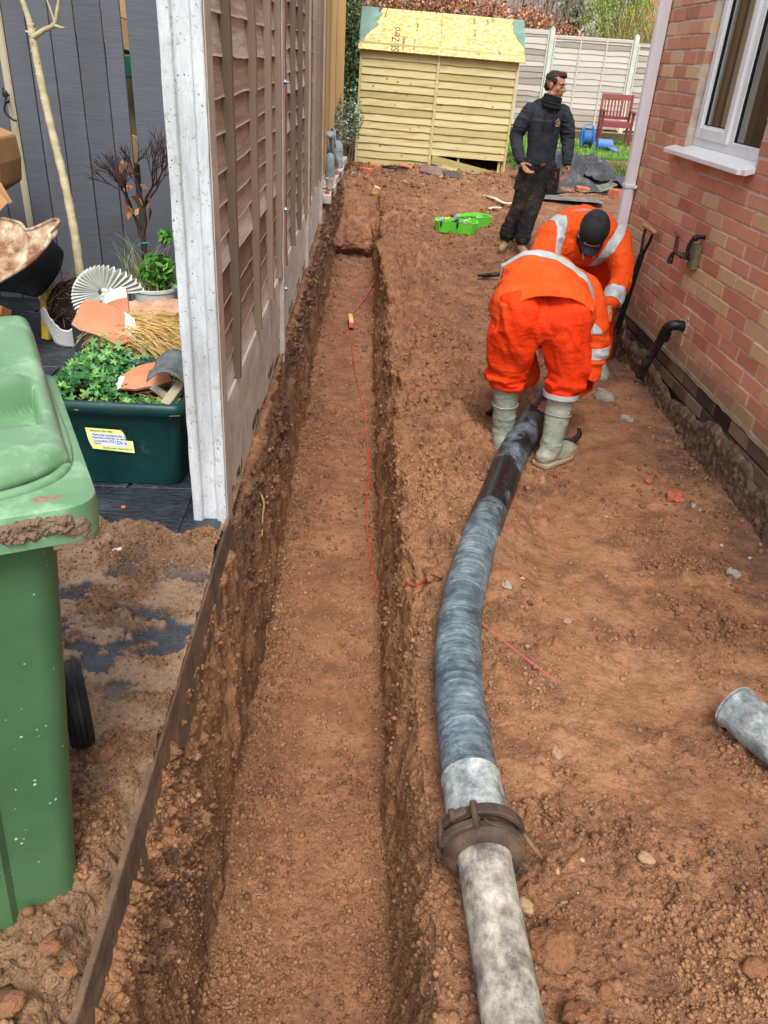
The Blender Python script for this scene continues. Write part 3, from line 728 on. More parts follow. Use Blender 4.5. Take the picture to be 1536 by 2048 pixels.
lap_panel(PY[2] + .08, PY[3] + .03, 'darkest and narrowest looking fence panel, between the two farthest concrete posts', [(.14, 0), (.42, 0), (.70, 0), (.97, 0)], 3, G1)
gravel_board(PY[0] + .08, PY[1] + .03, 'concrete gravel board stained by soil under the panel nearest the white post')
gravel_board(PY[1] + .08, PY[2] + .03, 'concrete gravel board with yellow lichen on top, under the red battened panel')
gravel_board(PY[2] + .08, PY[3] + .03, 'concrete gravel board under the farthest fence panel')

# ------------------------------------------------------------------ the brick house
XW = 1.87; YC = 5.86; ZD = .32
M_BRICK = cmat('red multi brick', ['b4775f', 'c6886d', 'd1987b', 'cb8f74', 'c0846c', 'd2a382', 'c9a880', 'd8b792'], .88, bscale=70, bstr=.7, bdist=.004, vary=.30, nscale=18)
def mortar_mat():
    t = NT('mortar'); v = t.coord()
    c = t.ramp(t.noise(v, 16, 7), [(.3, 'b3a595'), (.7, 'd8ccbe')])
    return t.fin(c, .95, t.bump(t.noise(v, 120, 5, .7), .6, .004), 0, .2)
M_MORTAR = mortar_mat()
def algae(m):
    t = NT.__new__(NT); t.m = m; t.n = m.node_tree.nodes; t.l = m.node_tree.links; t.b = t.n['Principled BSDF']; t.out = t.n['Material Output']
    src = t.b.inputs['Base Color'].links[0].from_socket; g = t.add('ShaderNodeNewGeometry'); s_ = t.add('ShaderNodeSeparateXYZ'); t.link(g.outputs['Position'], s_.inputs[0])
    v = t.coord(); n = t.noise(v, 5, 6, .7)
    low = t.math('SUBTRACT', t.ramp(s_.outputs[2], [(.30, 1.0), (.62, 0.0)]), t.math('MULTIPLY', n, .9)); c = t.mix(t.ramp(low, [(.0, 0.0), (.35, .65)]), src, '83795a')
    st = t.noise(t.coord((1, 14, 2)), 3, 6, .7); c = t.mix(t.ramp(st, [(.60, 0.0), (.72, .35)]), c, '8f7a68')
    w = t.noise(v, 46, 4, .7); c = t.mix(t.ramp(w, [(.66, 0.0), (.72, .55)]), c, 'c9b29c'); t.link(c, t.b.inputs['Base Color'])
algae(M_BRICK)
M_DARKB = cmat('damp engineering brick', ['3a3836', '54463f', '6b5448', '83725f'], .8, bscale=90, bstr=.6, bdist=.004, vary=.6, nscale=14)
WY0, WY1, WZ0, WZ1 = 4.09, 5.07, 1.37, 2.62       # window opening
house = thing('brick_house', 'red brick house wall with a white window, standing over the dug ground', 'house', (XW + .5, 3, ZD))
def brickrun(mb, z0, rows, y0, y1, r, xf=XW, skipwin=True, odd=0):
    for k in range(rows):
        z = z0 + k * .075; y = y1 - (0 if (k + odd) % 2 == 0 else .1125 - .005)
        edges = []; yy = y1
        first = .215 if (k + odd) % 2 == 0 else .1025
        L = first
        while yy > y0:
            a, b = max(yy - L, y0), yy
            yy = a - .010; L = .215
            if b - a < .02: continue
            segs = [(a, b)]
            if skipwin and z + .065 > WZ0 + .005 and z < WZ1 - .02:
                segs = []
                if b > WY1 and a < WY1: segs.append((WY1, b))
                elif a >= WY1: segs.append((a, b))
                if a < WY0 and b > WY0: segs.append((a, WY0))
                elif b <= WY0: segs.append((a, b))
            for (a2, b2) in segs:
                if b2 - a2 < .02: continue
                mb.cur = min(1, max(0, r.random())); j = lambda s_=.0012: r.gauss(0, s_)
                x0 = xf + j(.0014); c = .003
                zz0, zz1 = z + j(), z + .065 + j(); a3, b3 = a2 + abs(j()), b2 - abs(j())
                f = [(x0, a3 + c, zz0 + c), (x0, b3 - c, zz0 + c), (x0, b3 - c, zz1 - c), (x0, a3 + c, zz1 - c)]
                m_ = [(x0 + c, a3, zz0), (x0 + c, b3, zz0), (x0 + c, b3, zz1), (x0 + c, a3, zz1)]
                k_ = [(x0 + .1, a3, zz0), (x0 + .1, b3, zz0), (x0 + .1, b3, zz1), (x0 + .1, a3, zz1)]
                mb.loft([f, m_, k_])
rb = random.Random(5)
mb = MB(); brickrun(mb, ZD + .006, 44, 1.6, YC, rb)
mb.build('wall', M_BRICK, house, smooth=False)
mb = MB()
def mort(a, b): mb.box2(a, b)
xm = XW + .005
mort((xm, -1, ZD - .012), (XW + .11, WY0 - .001, 5.2)); mort((xm, WY1 + .001, ZD - .012), (XW + .11, YC - .004, 5.2))
mort((xm, WY0 - .001, ZD - .012), (XW + .11, WY1 + .001, WZ0)); mort((xm, WY0 - .001, WZ1), (XW + .11, WY1 + .001, 5.2))
mb.build('mortar_joints', M_MORTAR, house)
# rest of the shell: rear wall and roof edge, seen from aside only
mb = MB(); mb.box2((XW + .11, YC - .12, -.1), (7.5, YC - .002, 5.2)); mb.build('rear_wall', M_MORTAR, house)
mb = MB(); mb.beam((XW - .3, 2.4, 5.2), (XW - .3, 2.41, 5.2), .1, .1); 
mb = MB(); mb.box2((XW - .25, -1, 5.2), (7.6, YC + .25, 5.3)); mb.build('roof', smat('dark roof', ['2a2a2c', '3a3a3d']), house)
# thick pale mortar line of the damp course
M_DPC = smat('pale mortar band', ['8d8068', 'a39478', 'b3a68c'], 9, .9, 90, .7, .005, dirt=('6f7a3c', 3, .55, .7))
mb = MB(); rows = []
for i in range(220):
    y = 1.6 + (YC - .002 - 1.6) * i / 219; a = .0035 * noise(np.array([[y, 0, 0.]]), 17)[0]; b = .004 * noise(np.array([[y, 9, 0.]]), 11)[0]
    rows.append([(XW - .004 + b, y, ZD - .020 + a), (XW - .004 + b, y, ZD + .006 + a * .5), (XW + .05, y, ZD + .006), (XW + .05, y, ZD - .020)])
mb.loft(rows); mb.build('damp_course', M_DPC, house, smooth='auto')
mb = MB(); brickrun(mb, ZD - .095, 1, 1.6, YC, rb, XW + .004, False); brickrun(mb, ZD - .172, 1, 1.6, YC, rb, XW + .002, False, 1)
mb.build('plinth_bricks', M_DARKB, house)
# rough footing with mortar snots and soil stuck to it
M_FOOT = smat('dirty footing', ['3d3128', '594737', '735d49', '8f7860'], 17, .95, 70, 1, .012, speck=('b8a78a', 60, .18))
ys = np.linspace(1.5, YC - .01, 640); zs = np.linspace(0, 1, 70); Yg, Zg = np.meshgrid(ys, zs, indexing='ij')
P = np.stack([0 * Yg, Yg, Zg], -1); top = .205 + .13 * fbm(np.stack([ys, ys * 0, ys * 0], -1), 2.5, 4, 5)
Zz = -.12 + (top[:, None] + .12) * Zg; Q = np.stack([0 * Yg, Yg, Zz], -1)
d = .012 + .020 * (1 - sst(.0, .8, Zg)) + .008 * fbm(Q, 7, 4, 61) + .010 * np.maximum(0, .6 - cell(Q, 24, 9)[0]) * 2 + .006 * fbm(Q, 40, 3, 66)
d = d * (1 - sst(.88, 1, Zg)) + .012 * (1 - sst(.96, 1, Zg))
P = np.stack([XW - d, Yg, Zz], -1); fo = npmesh('footing', P.reshape(-1, 3), gridfaces(*Yg.shape), M_FOOT); attach(fo, house)
# airbrick hole
mb = MB(); mb.box2((XW + .0005, 3.60, ZD - .088), (XW + .03, 3.80, ZD - .028)); mb.build('air_brick', smat('black hole', ['0c0a09', '3a211c'], 60, .9), house)

# window: frame, sashes, glass, sill
M_UPVC = smat('white plastic frame', ['d9dcdf', 'e6e8ea', 'eff0f1'], 2, .35, 20, .05, .001, rvar=.06)
M_GLASS = NT('window glass'); g_ = M_GLASS
gl = g_.add('ShaderNodeBsdfGlossy'); gl.inputs['Roughness'].default_value = .02; gl.inputs['Color'].default_value = (.9, .95, .95, 1)
tr_ = g_.add('ShaderNodeBsdfTransparent'); tr_.inputs['Color'].default_value = (.80, .86, .84, 1)
lw_ = g_.add('ShaderNodeLayerWeight'); fr_ = g_.add('ShaderNodeMapRange'); g_.link(g_.math('POWER', lw_.outputs['Facing'], 2.2), fr_.inputs[0]); fr_.inputs[3].default_value = .05; fr_.inputs[4].default_value = .8
mx_ = g_.add('ShaderNodeMixShader'); g_.link(fr_.outputs[0], mx_.inputs[0]); g_.link(tr_.outputs[0], mx_.inputs[1]); g_.link(gl.outputs[0], mx_.inputs[2]); g_.link(mx_.outputs[0], g_.out.inputs[0])
M_GLASS = g_.m
def ringbox(mb, y0, y1, z0, z1, xf, xb, w, wb=None):
    wb = wb or w
    mb.box2((xf, y0, z0), (xb, y0 + w, z1)); mb.box2((xf, y1 - w, z0), (xb, y1, z1))
    mb.box2((xf + .0006, y0 + w, z0), (xb, y1 - w, z0 + wb)); mb.box2((xf + .0006, y0 + w, z1 - w), (xb, y1 - w, z1))
XF = XW + .045
win = MB(); ringbox(win, WY0 + .006, WY1 - .006, WZ0 + .045, WZ1, XF, XF + .065, .055)
ym = 4.555; win.box2((XF + .001, ym - .035, WZ0 + .10), (XF + .064, ym + .035, WZ1 - .055))
wo = win.build('window', M_UPVC, house, bevel=.004)
for (a, b, nm) in ((ym + .012, WY1 - .040, 1), (WY0 + .045, ym - .032, 0)):
    if nm:
        s_ = MB(); ringbox(s_, a, b, WZ0 + .088, WZ1 - .04, XF - .014, XF + .03, .058); so = s_.build('sash', M_UPVC, wo, bevel=.006); i_ = .052
    else: so = wo; i_ = .0
    bd = MB(); ringbox(bd, a + i_, b - i_, WZ0 + .088 + i_, WZ1 - .04 - i_, XF - .004 if nm else XF - .002, XF + .02, .016); bd.build('glazing_bead', M_UPVC, wo, bevel=.004)
    gk = MB(); ringbox(gk, a + i_ + .016, b - i_ - .016, WZ0 + .104 + i_, WZ1 - .056 - i_, XF + .004, XF + .02, .005); gk.build('gasket', smat('black rubber', ['101012', '1c1c1e']), wo)
    gm = MB(); gm.quad((XF + .012, a + i_ + .012, WZ0 + .1 + i_), (XF + .012, b - i_ - .012, WZ0 + .1 + i_), (XF + .012, b - i_ - .012, WZ1 - .05 - i_), (XF + .012, a + i_ + .012, WZ1 - .05 - i_)); gm.build('pane', M_GLASS, wo)
sl = MB(); y0s, y1s = 4.06, 5.215
poly = [(XW - .068, y1s), (XW - .068, y0s + .055), (XW - .050, y0s + .04), (XW - .050, y0s), (XW - .001, y0s), (XW - .001, WY0 + .008), (XF + .02, WY0 + .008), (XF + .02, WY1 - .008), (XW - .001, WY1 - .008), (XW - .001, y1s)]
top = [(x, y, WZ0 + .012 + (x - XW + .07) * .28) for x, y in poly]; bt = [(x, y, WZ0 - .012 if x < XW - .02 else WZ0 + .002) for x, y in poly]
sl.v += top + bt; sl.a += [.5] * 20; n_ = 10
sl.f += [tuple(range(10)), tuple(range(10, 20))[::-1]] + [(i, (i + 1) % n_, n_ + (i + 1) % n_, n_ + i) for i in range(n_)]
sl.build('sill', M_UPVC, wo, bevel=.003)
mb = MB(); mb.box2((XW + .002, WY1 - .0055, WZ0 + .03), (XF + .03, WY1 + .03, WZ0 + .13)); mb.build('reveal_mortar', M_MORTAR, house, bevel=.006)
# the room behind the glass
M_ROOM = smat('dim room', ['4a5048', '6a6c62'], 2, .9, 20)
mb = MB(); mb.box2((XW + .14, 3.0, .6), (XW + 2.4, 3.02, 2.9)); mb.box2((XW + .14, YC - .16, .6), (XW + 2.4, YC - .14, 2.9)); mb.box2((XW + 2.4, 3, .6), (XW + 2.42, YC - .14, 2.9))
mb.box2((XW + .112, 3, .5), (XW + 2.42, YC - .14, .6)); mb.box2((XW + .112, 3, 2.9), (XW + 2.42, YC - .14, 2.95)); mb.box2((XW + .112, 2.9, .6), (XW + .13, WY0 - .03, 2.9)); mb.box2((XW + .112, WY1 + .03, .6), (XW + .13, YC - .16, 2.9))
mb.build('room', M_ROOM, house)
M_CURT = smat('pale curtain', ['b9b3a0', 'd0cbb9'], 3, .9, 60)
mb = MB(); rows = []
for i in range(28):
    y = WY1 - .02 - .16 * i / 27; rows.append([(XW + .19 + .02 * math.sin(i * 1.4), y, 1.48), (XW + .19 + .02 * math.sin(i * 1.4 + .3), y, 2.65), (XW + .20 + .02 * math.sin(i * 1.4 + .3), y, 2.65), (XW + .20 + .02 * math.sin(i * 1.4), y, 1.48)])
mb.loft(rows).build('curtain', M_CURT, house, smooth='auto')
mb = MB(); mb.box2((XW + .2, 3.9, 1.36), (XW + .5, 5.2, 1.40)); mb.build('inner_sill', M_UPVC, house)
mb = MB(); mb.box2((XW + .30, 4.0, 1.41), (XW + .42, 4.42, 1.50)); mb.build('box_on_sill', M_CURT, house, bevel=.01)

# white rain pipe on the corner
M_PIPE = smat('white rain pipe', ['d9d8e0', 'e4e3ea', 'ecebf0'], 1.5, .35, 20, .05, .001, rvar=.05)
dp = thing('drain_pipe', 'square white plastic rain pipe running down the house corner', 'rain pipe', (XW - .035, YC - .02, .3))
mb = MB(); x0, x1 = XW - .072, XW - .006; y0, y1 = YC - .065, YC
mb.box2((x0, y0, .28), (x1, y1, 5.2)); mb.build('pipe', M_PIPE, dp, bevel=.006)
mb = MB(); mb.box2((x0 - .004, y0 + .012, .28), (x0 + .004, y1 - .012, 5.15)); mb.build('front_rib', M_PIPE, dp, bevel=.003)
mb = MB(); zb = 1.075; mb.box2((x0 - .007, y0 - .007, zb), (x1 + .004, y1 + .005, zb + .022)); mb.box2((x1 - .02, y0 - .035, zb), (XW - .001, y0 - .008, zb + .020)); mb.build('bracket', M_PIPE, dp, bevel=.003)

# garden tap on its block
M_BRASS = smat('old brass tap', ['2b2b28', '4a4a44', '8a8a80'], 60, .45, 90, .4, .001, metal=.7)
M_BLACKP = smat('black plastic', ['0e0f11', '17181b', '24262a'], 10, .45, 60, .2, .001)
tp = thing('garden_tap', 'old metal garden tap on a mossy block on the brick wall below the window', 'tap', (XW, 4.50, .80))
cy, cz = 4.50, .905
mb = MB(); mb.box2((XW - .035, cy - .055, cz - .075), (XW - .002, cy + .03, cz + .055)); mb.build('wood_block', smat('mossy block', ['5d5a3a', '7a7650', '6b5a45'], 20, .9, 60, .6), tp, bevel=.004)
mb = MB(); mb.tube(catmull([(XW - .055, cy - .005, cz - .02), (XW - .058, cy, cz + .03), (XW - .05, cy - .01, cz + .075), (XW - .025, cy - .03, cz + .095), (XW - .0, cy - .05, cz + .10)], 4), [.011] * 17, 10); mb.ell((XW - .04, cy - .02, cz + .09), .019); mb.build('supply_pipe', M_BLACKP, tp, smooth=True)
mb = MB(); mb.tube([(XW - .036, cy, cz - .02), (XW - .07, cy + .0, cz - .02)], .014, 10); mb.tube([(XW - .06, cy, cz - .02), (XW - .06, cy + .14, cz - .026)], [.012, .012], 10); mb.tube([(XW - .06, cy + .05, cz - .022), (XW - .06, cy + .075, cz - .022)], .018, 6)
mb.tube(catmull([(XW - .06, cy + .15, cz - .025), (XW - .062, cy + .19, cz - .035), (XW - .062, cy + .21, cz - .075)], 4), [.013] * 9, 10); mb.tube([(XW - .062, cy + .21, cz - .06), (XW - .062, cy + .212, cz - .10)], .017, 8); mb.build('tap_body', M_BRASS, tp, smooth='auto')
mb = MB(); mb.tube([(XW - .06, cy + .17, cz - .03), (XW - .065, cy + .185, cz + .065)], [.014, .008], 8)
for k in range(4): mb.tube([(XW - .061, cy + .172, cz - .008 + k * .013), (XW - .061, cy + .173, cz - .003 + k * .013)], .015, 8)
mb.tube([(XW - .068, cy + .145, cz + .062), (XW - .065, cy + .23, cz + .075)], .007, 8, round_ends=True); mb.build('handle', smat('red brown handle', ['4a342c', '6a4c40'], 30, .5), tp, smooth='auto')

# waste pipe stub
wp = thing('waste_pipe', 'black plastic waste pipe bending down out of the brick wall into the soil', 'waste pipe', (XW - .05, 4.62, .1))
mb = MB(); mb.tube(catmull([(XW + .02, 4.44, .515), (XW - .045, 4.445, .517), (XW - .078, 4.46, .50), (XW - .085, 4.48, .45)], 6), [.030] * 19, 16); mb.tube([(XW + .0, 4.44, .515), (XW - .012, 4.44, .515)], .031, 16)
mb.tube([(XW - .082, 4.474, .465), (XW - .086, 4.486, .42)], .035, 16); mb.build('elbow', M_BLACKP, wp, smooth='auto')
mb = MB(); mb.tube([(XW - .085, 4.48, .45), (XW - .085, 4.62, .26), (XW - .075, 4.74, .10)], .027, 16); mb.build('pipe', smat('scuffed black pipe', ['15171a', '2b2e33', '6a6a66'], 14, .5, 60, .3, .002), wp, smooth='auto')
mb = MB()
for k in range(40):
    a = random.uniform(0, 6.28); rr = random.uniform(.02, .06); mb.ell((XW + .002, 4.44 + rr * math.cos(a), .515 + rr * math.sin(a)), (.004, random.uniform(.008, .02), random.uniform(.006, .014)), n=7, m=4)
mb.build('mortar_patch', M_MORTAR, house, smooth=True)

# spade leaning on the wall
M_RUST = smat('muddy rusty steel', ['4a3024', '6b4632', '83583d'], 16, .8, 90, .5, .002, metal=.2)
sh_ = thing('spade', 'black handled spade with a wooden grip leaning on the brick wall', 'spade', (1.80, 5.35, .03))
A, B = Vector((1.775, 5.30, .20)), Vector((1.82, 5.20, .915)); dd = (B - A).normalized()
mb = MB(); mb.tube([A, A + dd * .55], [.022, .020], 12); mb.build('shaft', M_BLACKP, sh_, smooth='auto')
side = Vector((0.25, -1, 0)).normalized(); side = (side - dd * side.dot(dd)).normalized(); F_ = A + dd * .53
mb = MB(); mb.tube([F_, F_ + dd * .12 + side * .040, F_ + dd * .19 + side * .048], [.012, .010, .009], 8); mb.tube([F_, F_ + dd * .12 - side * .040, F_ + dd * .19 - side * .048], [.012, .010, .009], 8); mb.build('yoke', M_BLACKP, sh_, smooth='auto')
mb = MB(); mb.tube([F_ + dd * .19 - side * .062, F_ + dd * .19 + side * .062], .016, 10, round_ends=True); mb.build('grip', smat('worn wood', ['8a6a4a', 'a5825c', 'b89a72'], 12, .7, 60, .3), sh_, smooth=True)
wv = Vector((.8, .6, 0)); wv = (wv - dd * wv.dot(dd)).normalized(); nv_ = wv.cross(dd)
rows = []
for i in range(9):
    t_ = i / 8; c0 = A + dd * (.04 - .27 * t_); w_ = .085 * (1 - .12 * t_) 
    rows.append([c0 + wv * (w_ * (k / 4 - 1)) + nv_ * (.012 * (1 - (k / 4 - 1) ** 2)) for k in range(9)] + [c0 + wv * (w_ * (1 - k / 4)) + nv_ * (.012 * (1 - (k / 4 - 1) ** 2) - .004) for k in range(9)])
mb = MB(); mb.loft(rows); mb.tube([A - dd * .04, A + dd * .05], [.012, .021], 10); mb.build('blade', M_RUST, sh_, smooth='auto')
# ------------------------------------------------------------------ shed
M_SHED = cmat('pressure treated board', ['9c8f60', 'ae9f6b', 'bdaf7b', 'cabd8c', 'b09a60'], .8, bscale=22, bstr=.35, bdist=.003, stretch=(.6, 3, 9), vary=.9, nscale=3.2)
def add_knots(m):
    t = NT.__new__(NT); t.m = m; t.n = m.node_tree.nodes; t.l = m.node_tree.links; t.b = t.n['Principled BSDF']; t.out = t.n['Material Output']
    src = t.b.inputs['Base Color'].links[0].from_socket
    v = t.coord((1, 1, 1)); k = t.voro(v, 5.5); k2 = t.noise(t.coord((.8, 3, 3)), 4, 5)
    c = t.mix(t.ramp(k, [(.06, .85), (.13, 0.0)]), src, '7a5a2e')
    c = t.mix(t.ramp(k2, [(.60, 0.0), (.74, .55)]), c, '8d7a45')
    t.link(c, t.b.inputs['Base Color'])
add_knots(M_SHED)
def osb_mat():
    t = NT('strand board'); v = t.coord((1, 1.6, 1))
    f = t.voro(v, 26, out='Color'); sp = t.add('ShaderNodeSeparateColor'); t.link(f, sp.inputs[0])
    c = t.ramp(sp.outputs[0], [(0, 'bd985a'), (.3, 'd2ae6a'), (.6, 'dfc084'), (.85, 'e8d09c'), (1, 'a8804e')])
    n = t.noise(t.coord((1, 4, 1)), 30, 6, .7); c = t.mix(t.ramp(n, [(.58, 0.0), (.70, .6)]), c, 'a8753c')
    return t.fin(c, .7, t.bump(sp.outputs[0], .3, .002), 0, .3)
M_OSB = osb_mat()
M_FELT = smat('green mineral felt', ['5f7a70', '6f8a7f', '7e988c'], 6, .9, 200, .6, .002)
M_INK = smat('printed ink', ['2e2620', '3a3028'], 30, .8)
SX0, SX1, SYF, SZ0, SZE = -.165, 2.19, 13.5, .30, 1.87
yaw = R(-2.0); slant = R(-1.1)
shed = thing('garden_shed', 'yellow timber shed clad in overlapping boards under a bare strand board roof', 'shed', (SX0, SYF, SZ0))
SM = Matrix.Translation((SX0, SYF, SZ0)) @ Matrix.Rotation(slant, 4, 'Y').inverted() @ Matrix.Rotation(yaw, 4, 'Z')
WS = SX1 - SX0
def sx(mb): mb.v = [tuple(SM @ Vector(q)) for q in mb.v]; return mb
r = random.Random(3); half = WS * .497
for (a, b, n0) in ((.03, half - .02, 0), (half + .02, WS - .03, 2)):
    mb = MB(); bh = (SZE - SZ0) / 15.2
    for k in range(n0, 16):
        z = k * bh; mb.cur = r.random() * .8 + .1
        if k >= 15: h = .08
        w = [r.gauss(0, .0025) for _ in range(9)]; rows = []
        for i in range(9):
            x = a + (b - a) * i / 8
            rows.append([(x, -.022 + w[i], z + w[(i + 3) % 9]), (x, -.002, z + bh + .008), (x, .008, z + bh + .008), (x, -.010, z)])
        mb.loft(rows)
    sx(mb).build('cladding', M_SHED, shed)
mb = MB(); mb.cur = .55; mb.box2((half - .022, -.040, -.01), (half + .018, -.004, SZE - SZ0 + .02)); sx(mb).build('cover_strip', M_SHED, shed, bevel=.003)
for x in (.012, WS - .012):
    mb = MB(); mb.cur = .5; mb.box2((x - .016, -.026, -.02), (x + .016, .03, SZE - SZ0)); sx(mb).build('corner_strip', M_SHED, shed, bevel=.002)
mb = MB(); mb.box2((.02, .02, -.02), (.05, 1.5, 1.6)); mb.box2((WS - .05, .02, 0), (WS - .02, 1.5, 1.6)); mb.box2((.02, 1.5, 0), (WS - .02, 1.53, 1.6)); sx(mb).build('side_wall', M_SHED, shed)
mb = MB(); mb.box2((.05, .03, -.05), (WS - .05, 1.5, -.0)); sx(mb).build('floor', smat('dark timber', ['221c16', '352b20']), shed)
for x in (half + .45, WS - .09): mb = MB(); mb.box2((x - .02, .012, 0), (x + .02, .05, .35)); sx(mb).build('stud', M_SHED, shed)
for (p0, p1, h) in (((half + .03, -.04, .150), (WS - .06, -.16, -.02), .125), ((half + .10, -.045, .05), (WS - .02, -.30, -.10), .10), ((half + .5, -.06, .06), (WS - .02, -.20, .02), .075)):
    mb = MB(); mb.cur = r.random(); mb.beam(p0, p1, .012, h, (0, .12, 1)); sx(mb).build('loose_board', M_SHED, shed, bevel=.002)
# roof: two slopes, overhanging eaves
ev, rise, run = -.10, .56, .80
zr = SZE - SZ0 - .02
def slope(x0, x1, t0, t1, off, th):
    f = lambda x, t_: Vector((x, ev + run * t_, zr + rise * t_)); nn = Vector((0, -rise, run)).normalized(); return f, nn
f = lambda x, t_: Vector((x, ev + run * t_, zr + rise * t_)); nn = Vector((0, -rise, run)).normalized(); up_ = (f(0, 1) - f(0, 0))
def sheet(poly, off, th, mat, name, par=None):
    mb = MB(); n = len(poly); b = [f(x, t_) + nn * off for x, t_ in poly]; tp_ = [q + nn * th for q in b]
    mb.v = b + tp_; mb.a = [.5] * 2 * n; mb.f = [tuple(range(n))[::-1], tuple(range(n, 2 * n))] + [(i, (i + 1) % n, n + (i + 1) % n, n + i) for i in range(n)]
    return sx(mb).build(name, mat, par or shed)
rf = sheet([(-.03, 0), (WS * .5 - .002, 0), (WS * .5 - .002, 1), (-.03, 1)], 0, .012, M_OSB, 'roof')
rf2 = sheet([(WS * .5 + .002, 0), (WS + .07, 0), (WS + .07, 1), (WS * .5 + .002, 1)], 0.001, .012, M_OSB, 'roof_board')
sheet([(-.035, .0), (-.025, .14), (.03, .17), (.06, .3), (.10, .38), (.15, .47), (.24, .58), (.19, .66), (.25, .74), (.25, .80), (.29, .86), (.22, .93), (.28, .99), (-.035, 1.0)], .0135, .004, M_FELT, 'felt')
sheet([(WS + .075, .0), (WS + .055, .36), (WS - .03, .50), (WS - .07, .62), (WS - .11, .76), (WS - .085, .84), (WS - .12, .90), (WS - .08, 1.0), (WS + .075, 1.0)], .0145, .004, M_FELT, 'felt')
mb = MB(); mb.prism([(0, 0), (WS + .08, 0), (WS + .08, .012), (0, .012)], (-.02, .70, zr + rise), (1, 0, 0), (0, .8, -.56), .75)
mb2 = MB(); mb2.v = [tuple(q) for q in [(-.03, .70, zr + rise), (WS + .07, .70, zr + rise), (WS + .07, 1.62, zr - .02), (-.03, 1.62, zr - .02), (-.03, .70, zr + rise + .012), (WS + .07, .70, zr + rise + .012), (WS + .07, 1.62, zr - .008), (-.03, 1.62, zr - .008)]]
mb2.a = [.5] * 8; mb2.f = [(3, 2, 1, 0), (4, 5, 6, 7), (0, 1, 5, 4), (1, 2, 6, 5), (2, 3, 7, 6), (3, 0, 4, 7)]; sx(mb2).build('rear_roof', M_FELT, shed)
for xx in (-.034, WS + .073):
    mb = MB(); mb.v = []; mb.beam(f(xx, 0) + nn * .0, f(xx, 1.0), .006, .03); sx(mb).build('verge_trim', smat('pale trim', ['b9b9ae', 'd0d0c6']), shed)
def rtext(s_, x, t_, size, reverse=False):
    o_ = SM @ (f(x, t_) + nn * .0145); u_ = SM.to_3x3() @ up_.normalized(); v_ = SM.to_3x3() @ Vector((-1, 0, 0))
    text('print', s_, size, M_INK, shed, o_, u_, v_)
rtext('SB Zero', .56, .0, .165); rtext('icon build.er', .64, .03, .062); rtext('OSB3  18 mm', .80, .06, .045); rtext('B  hinterl', .83, .52, .050)
rtext('zero', WS - .38, .86, .10); rtext('build', WS - .47, .82, .06); rtext('B  board.er', WS - .66, .42, .055); rtext('mm OSB', WS - .68, .80, .040)

# ------------------------------------------------------------------ far fence of waney lap panels
M_GREYLAP = cmat('silver grey board', ['8f877d', 'a39b91', 'b3aca3', 'c0bab1'], .9, bscale=20, bstr=.5, bdist=.004, stretch=(.7, 3, 8), vary=.7, nscale=3)
M_CPOST = smat('pale green concrete post', ['a9b3a4', 'bcc5b7', 'cdd3c9'], 6, .85, 90, .4, .003)
YF = 19.6
G2 = 'panels of the grey fence at the back of the garden'
def back_panel(x0, x1, zt, label, seed):
    r = random.Random(seed); t = thing('lap_fence', label, 'fence panel', ((x0 + x1) / 2, YF, .62), group=G2); mb = MB(); z = .66
    while z < zt - .05:
        h = .115 * r.uniform(.85, 1.12); mb.cur = r.random(); rows = []; ph = r.uniform(0, 99)
        for i in range(25):
            x = x0 + (x1 - x0) * i / 24; w = .012 * noise(np.array([[x, ph, 0.]]), 3.5)[0] + .006 * noise(np.array([[x, ph, 4.]]), 12)[0]
            rows.append([(x, YF - .020, z + w), (x, YF - .004, z + h + .012), (x, YF + .006, z + h + .012), (x, YF - .008, z + w)])
        mb.loft(rows); z += h
    mb.build('slats', M_GREYLAP, t)
    mb = MB(); mb.cur = .8; mb.box2((x0, YF - .034, zt - .05), (x1, YF + .03, zt)); mb.build('rail', M_GREYLAP, t)
    for q in (.015, .34, .67, .985):
        mb = MB(); mb.cur = .9; xx = x0 + (x1 - x0) * q; mb.box2((xx - .016, YF - .040, .65), (xx + .016, YF - .018, zt - .05)); mb.build('batten', M_GREYLAP, t)
xs_ = [.2, 2.02, 3.87, 5.70, 7.53]
lbs = ['grey fence panel hidden mostly by the shed', 'grey lap panel between the shed and the first pale post', 'grey lap panel behind the standing man, between the two pale posts', 'grey lap panel right of the wooden bench, beside the house corner']
for i in range(4): back_panel(xs_[i] + .05, xs_[i + 1] - .05, 2.44 - .055 * max(0, i - 1), lbs[i], 20 + i)
for i, lb in ((1, 'pale concrete fence post behind the shed roof'), (2, 'pale concrete fence post behind the standing man'), (3, 'pale concrete fence post with a pointed top behind the wooden bench')):
    x = xs_[i]; mb = MB(); mb.box2((x - .048, YF - .055, .40), (x + .048, YF + .05, 2.50 - .04 * max(0, i - 2))); mb.prism([(-.048, 0), (.048, 0), (.0, .05)], (x, YF - .055, 2.50 - .04 * max(0, i - 2)), (1, 0, 0), (0, 0, 1), -.105)
    tag(mb.build('fence_post', M_CPOST, None, bevel=.006), lb, 'fence post', 'posts of the grey back fence')
M_SLEEP = smat('old sleeper', ['4a4336', '5c523f', '6d6149'], 8, .9, 60, .5, .004, dirt=('4b5a2c', 5, .5, .7))
for i, (a, b) in enumerate(((2.6, 4.85), (4.87, 7.2))):
    mb = MB(); mb.box2((a, 18.95, .44), (b, 19.15, .62)); tag(mb.build('timber_sleeper', M_SLEEP, None, bevel=.012), ['old timber sleeper edging the lawn left of the bench', 'old timber sleeper behind the wooden bench'][i], 'sleeper', 'sleepers edging the lawn')
mb = MB(); mb.box2((2.3, 19.15, .3), (8.8, 19.9, .60)); struct(mb.build('flower_bed', smat('bark mulch', ['a8764a', 'c9965c', 'dcb072', '6a4a30'], 22, .9, 60, 1, .02)))

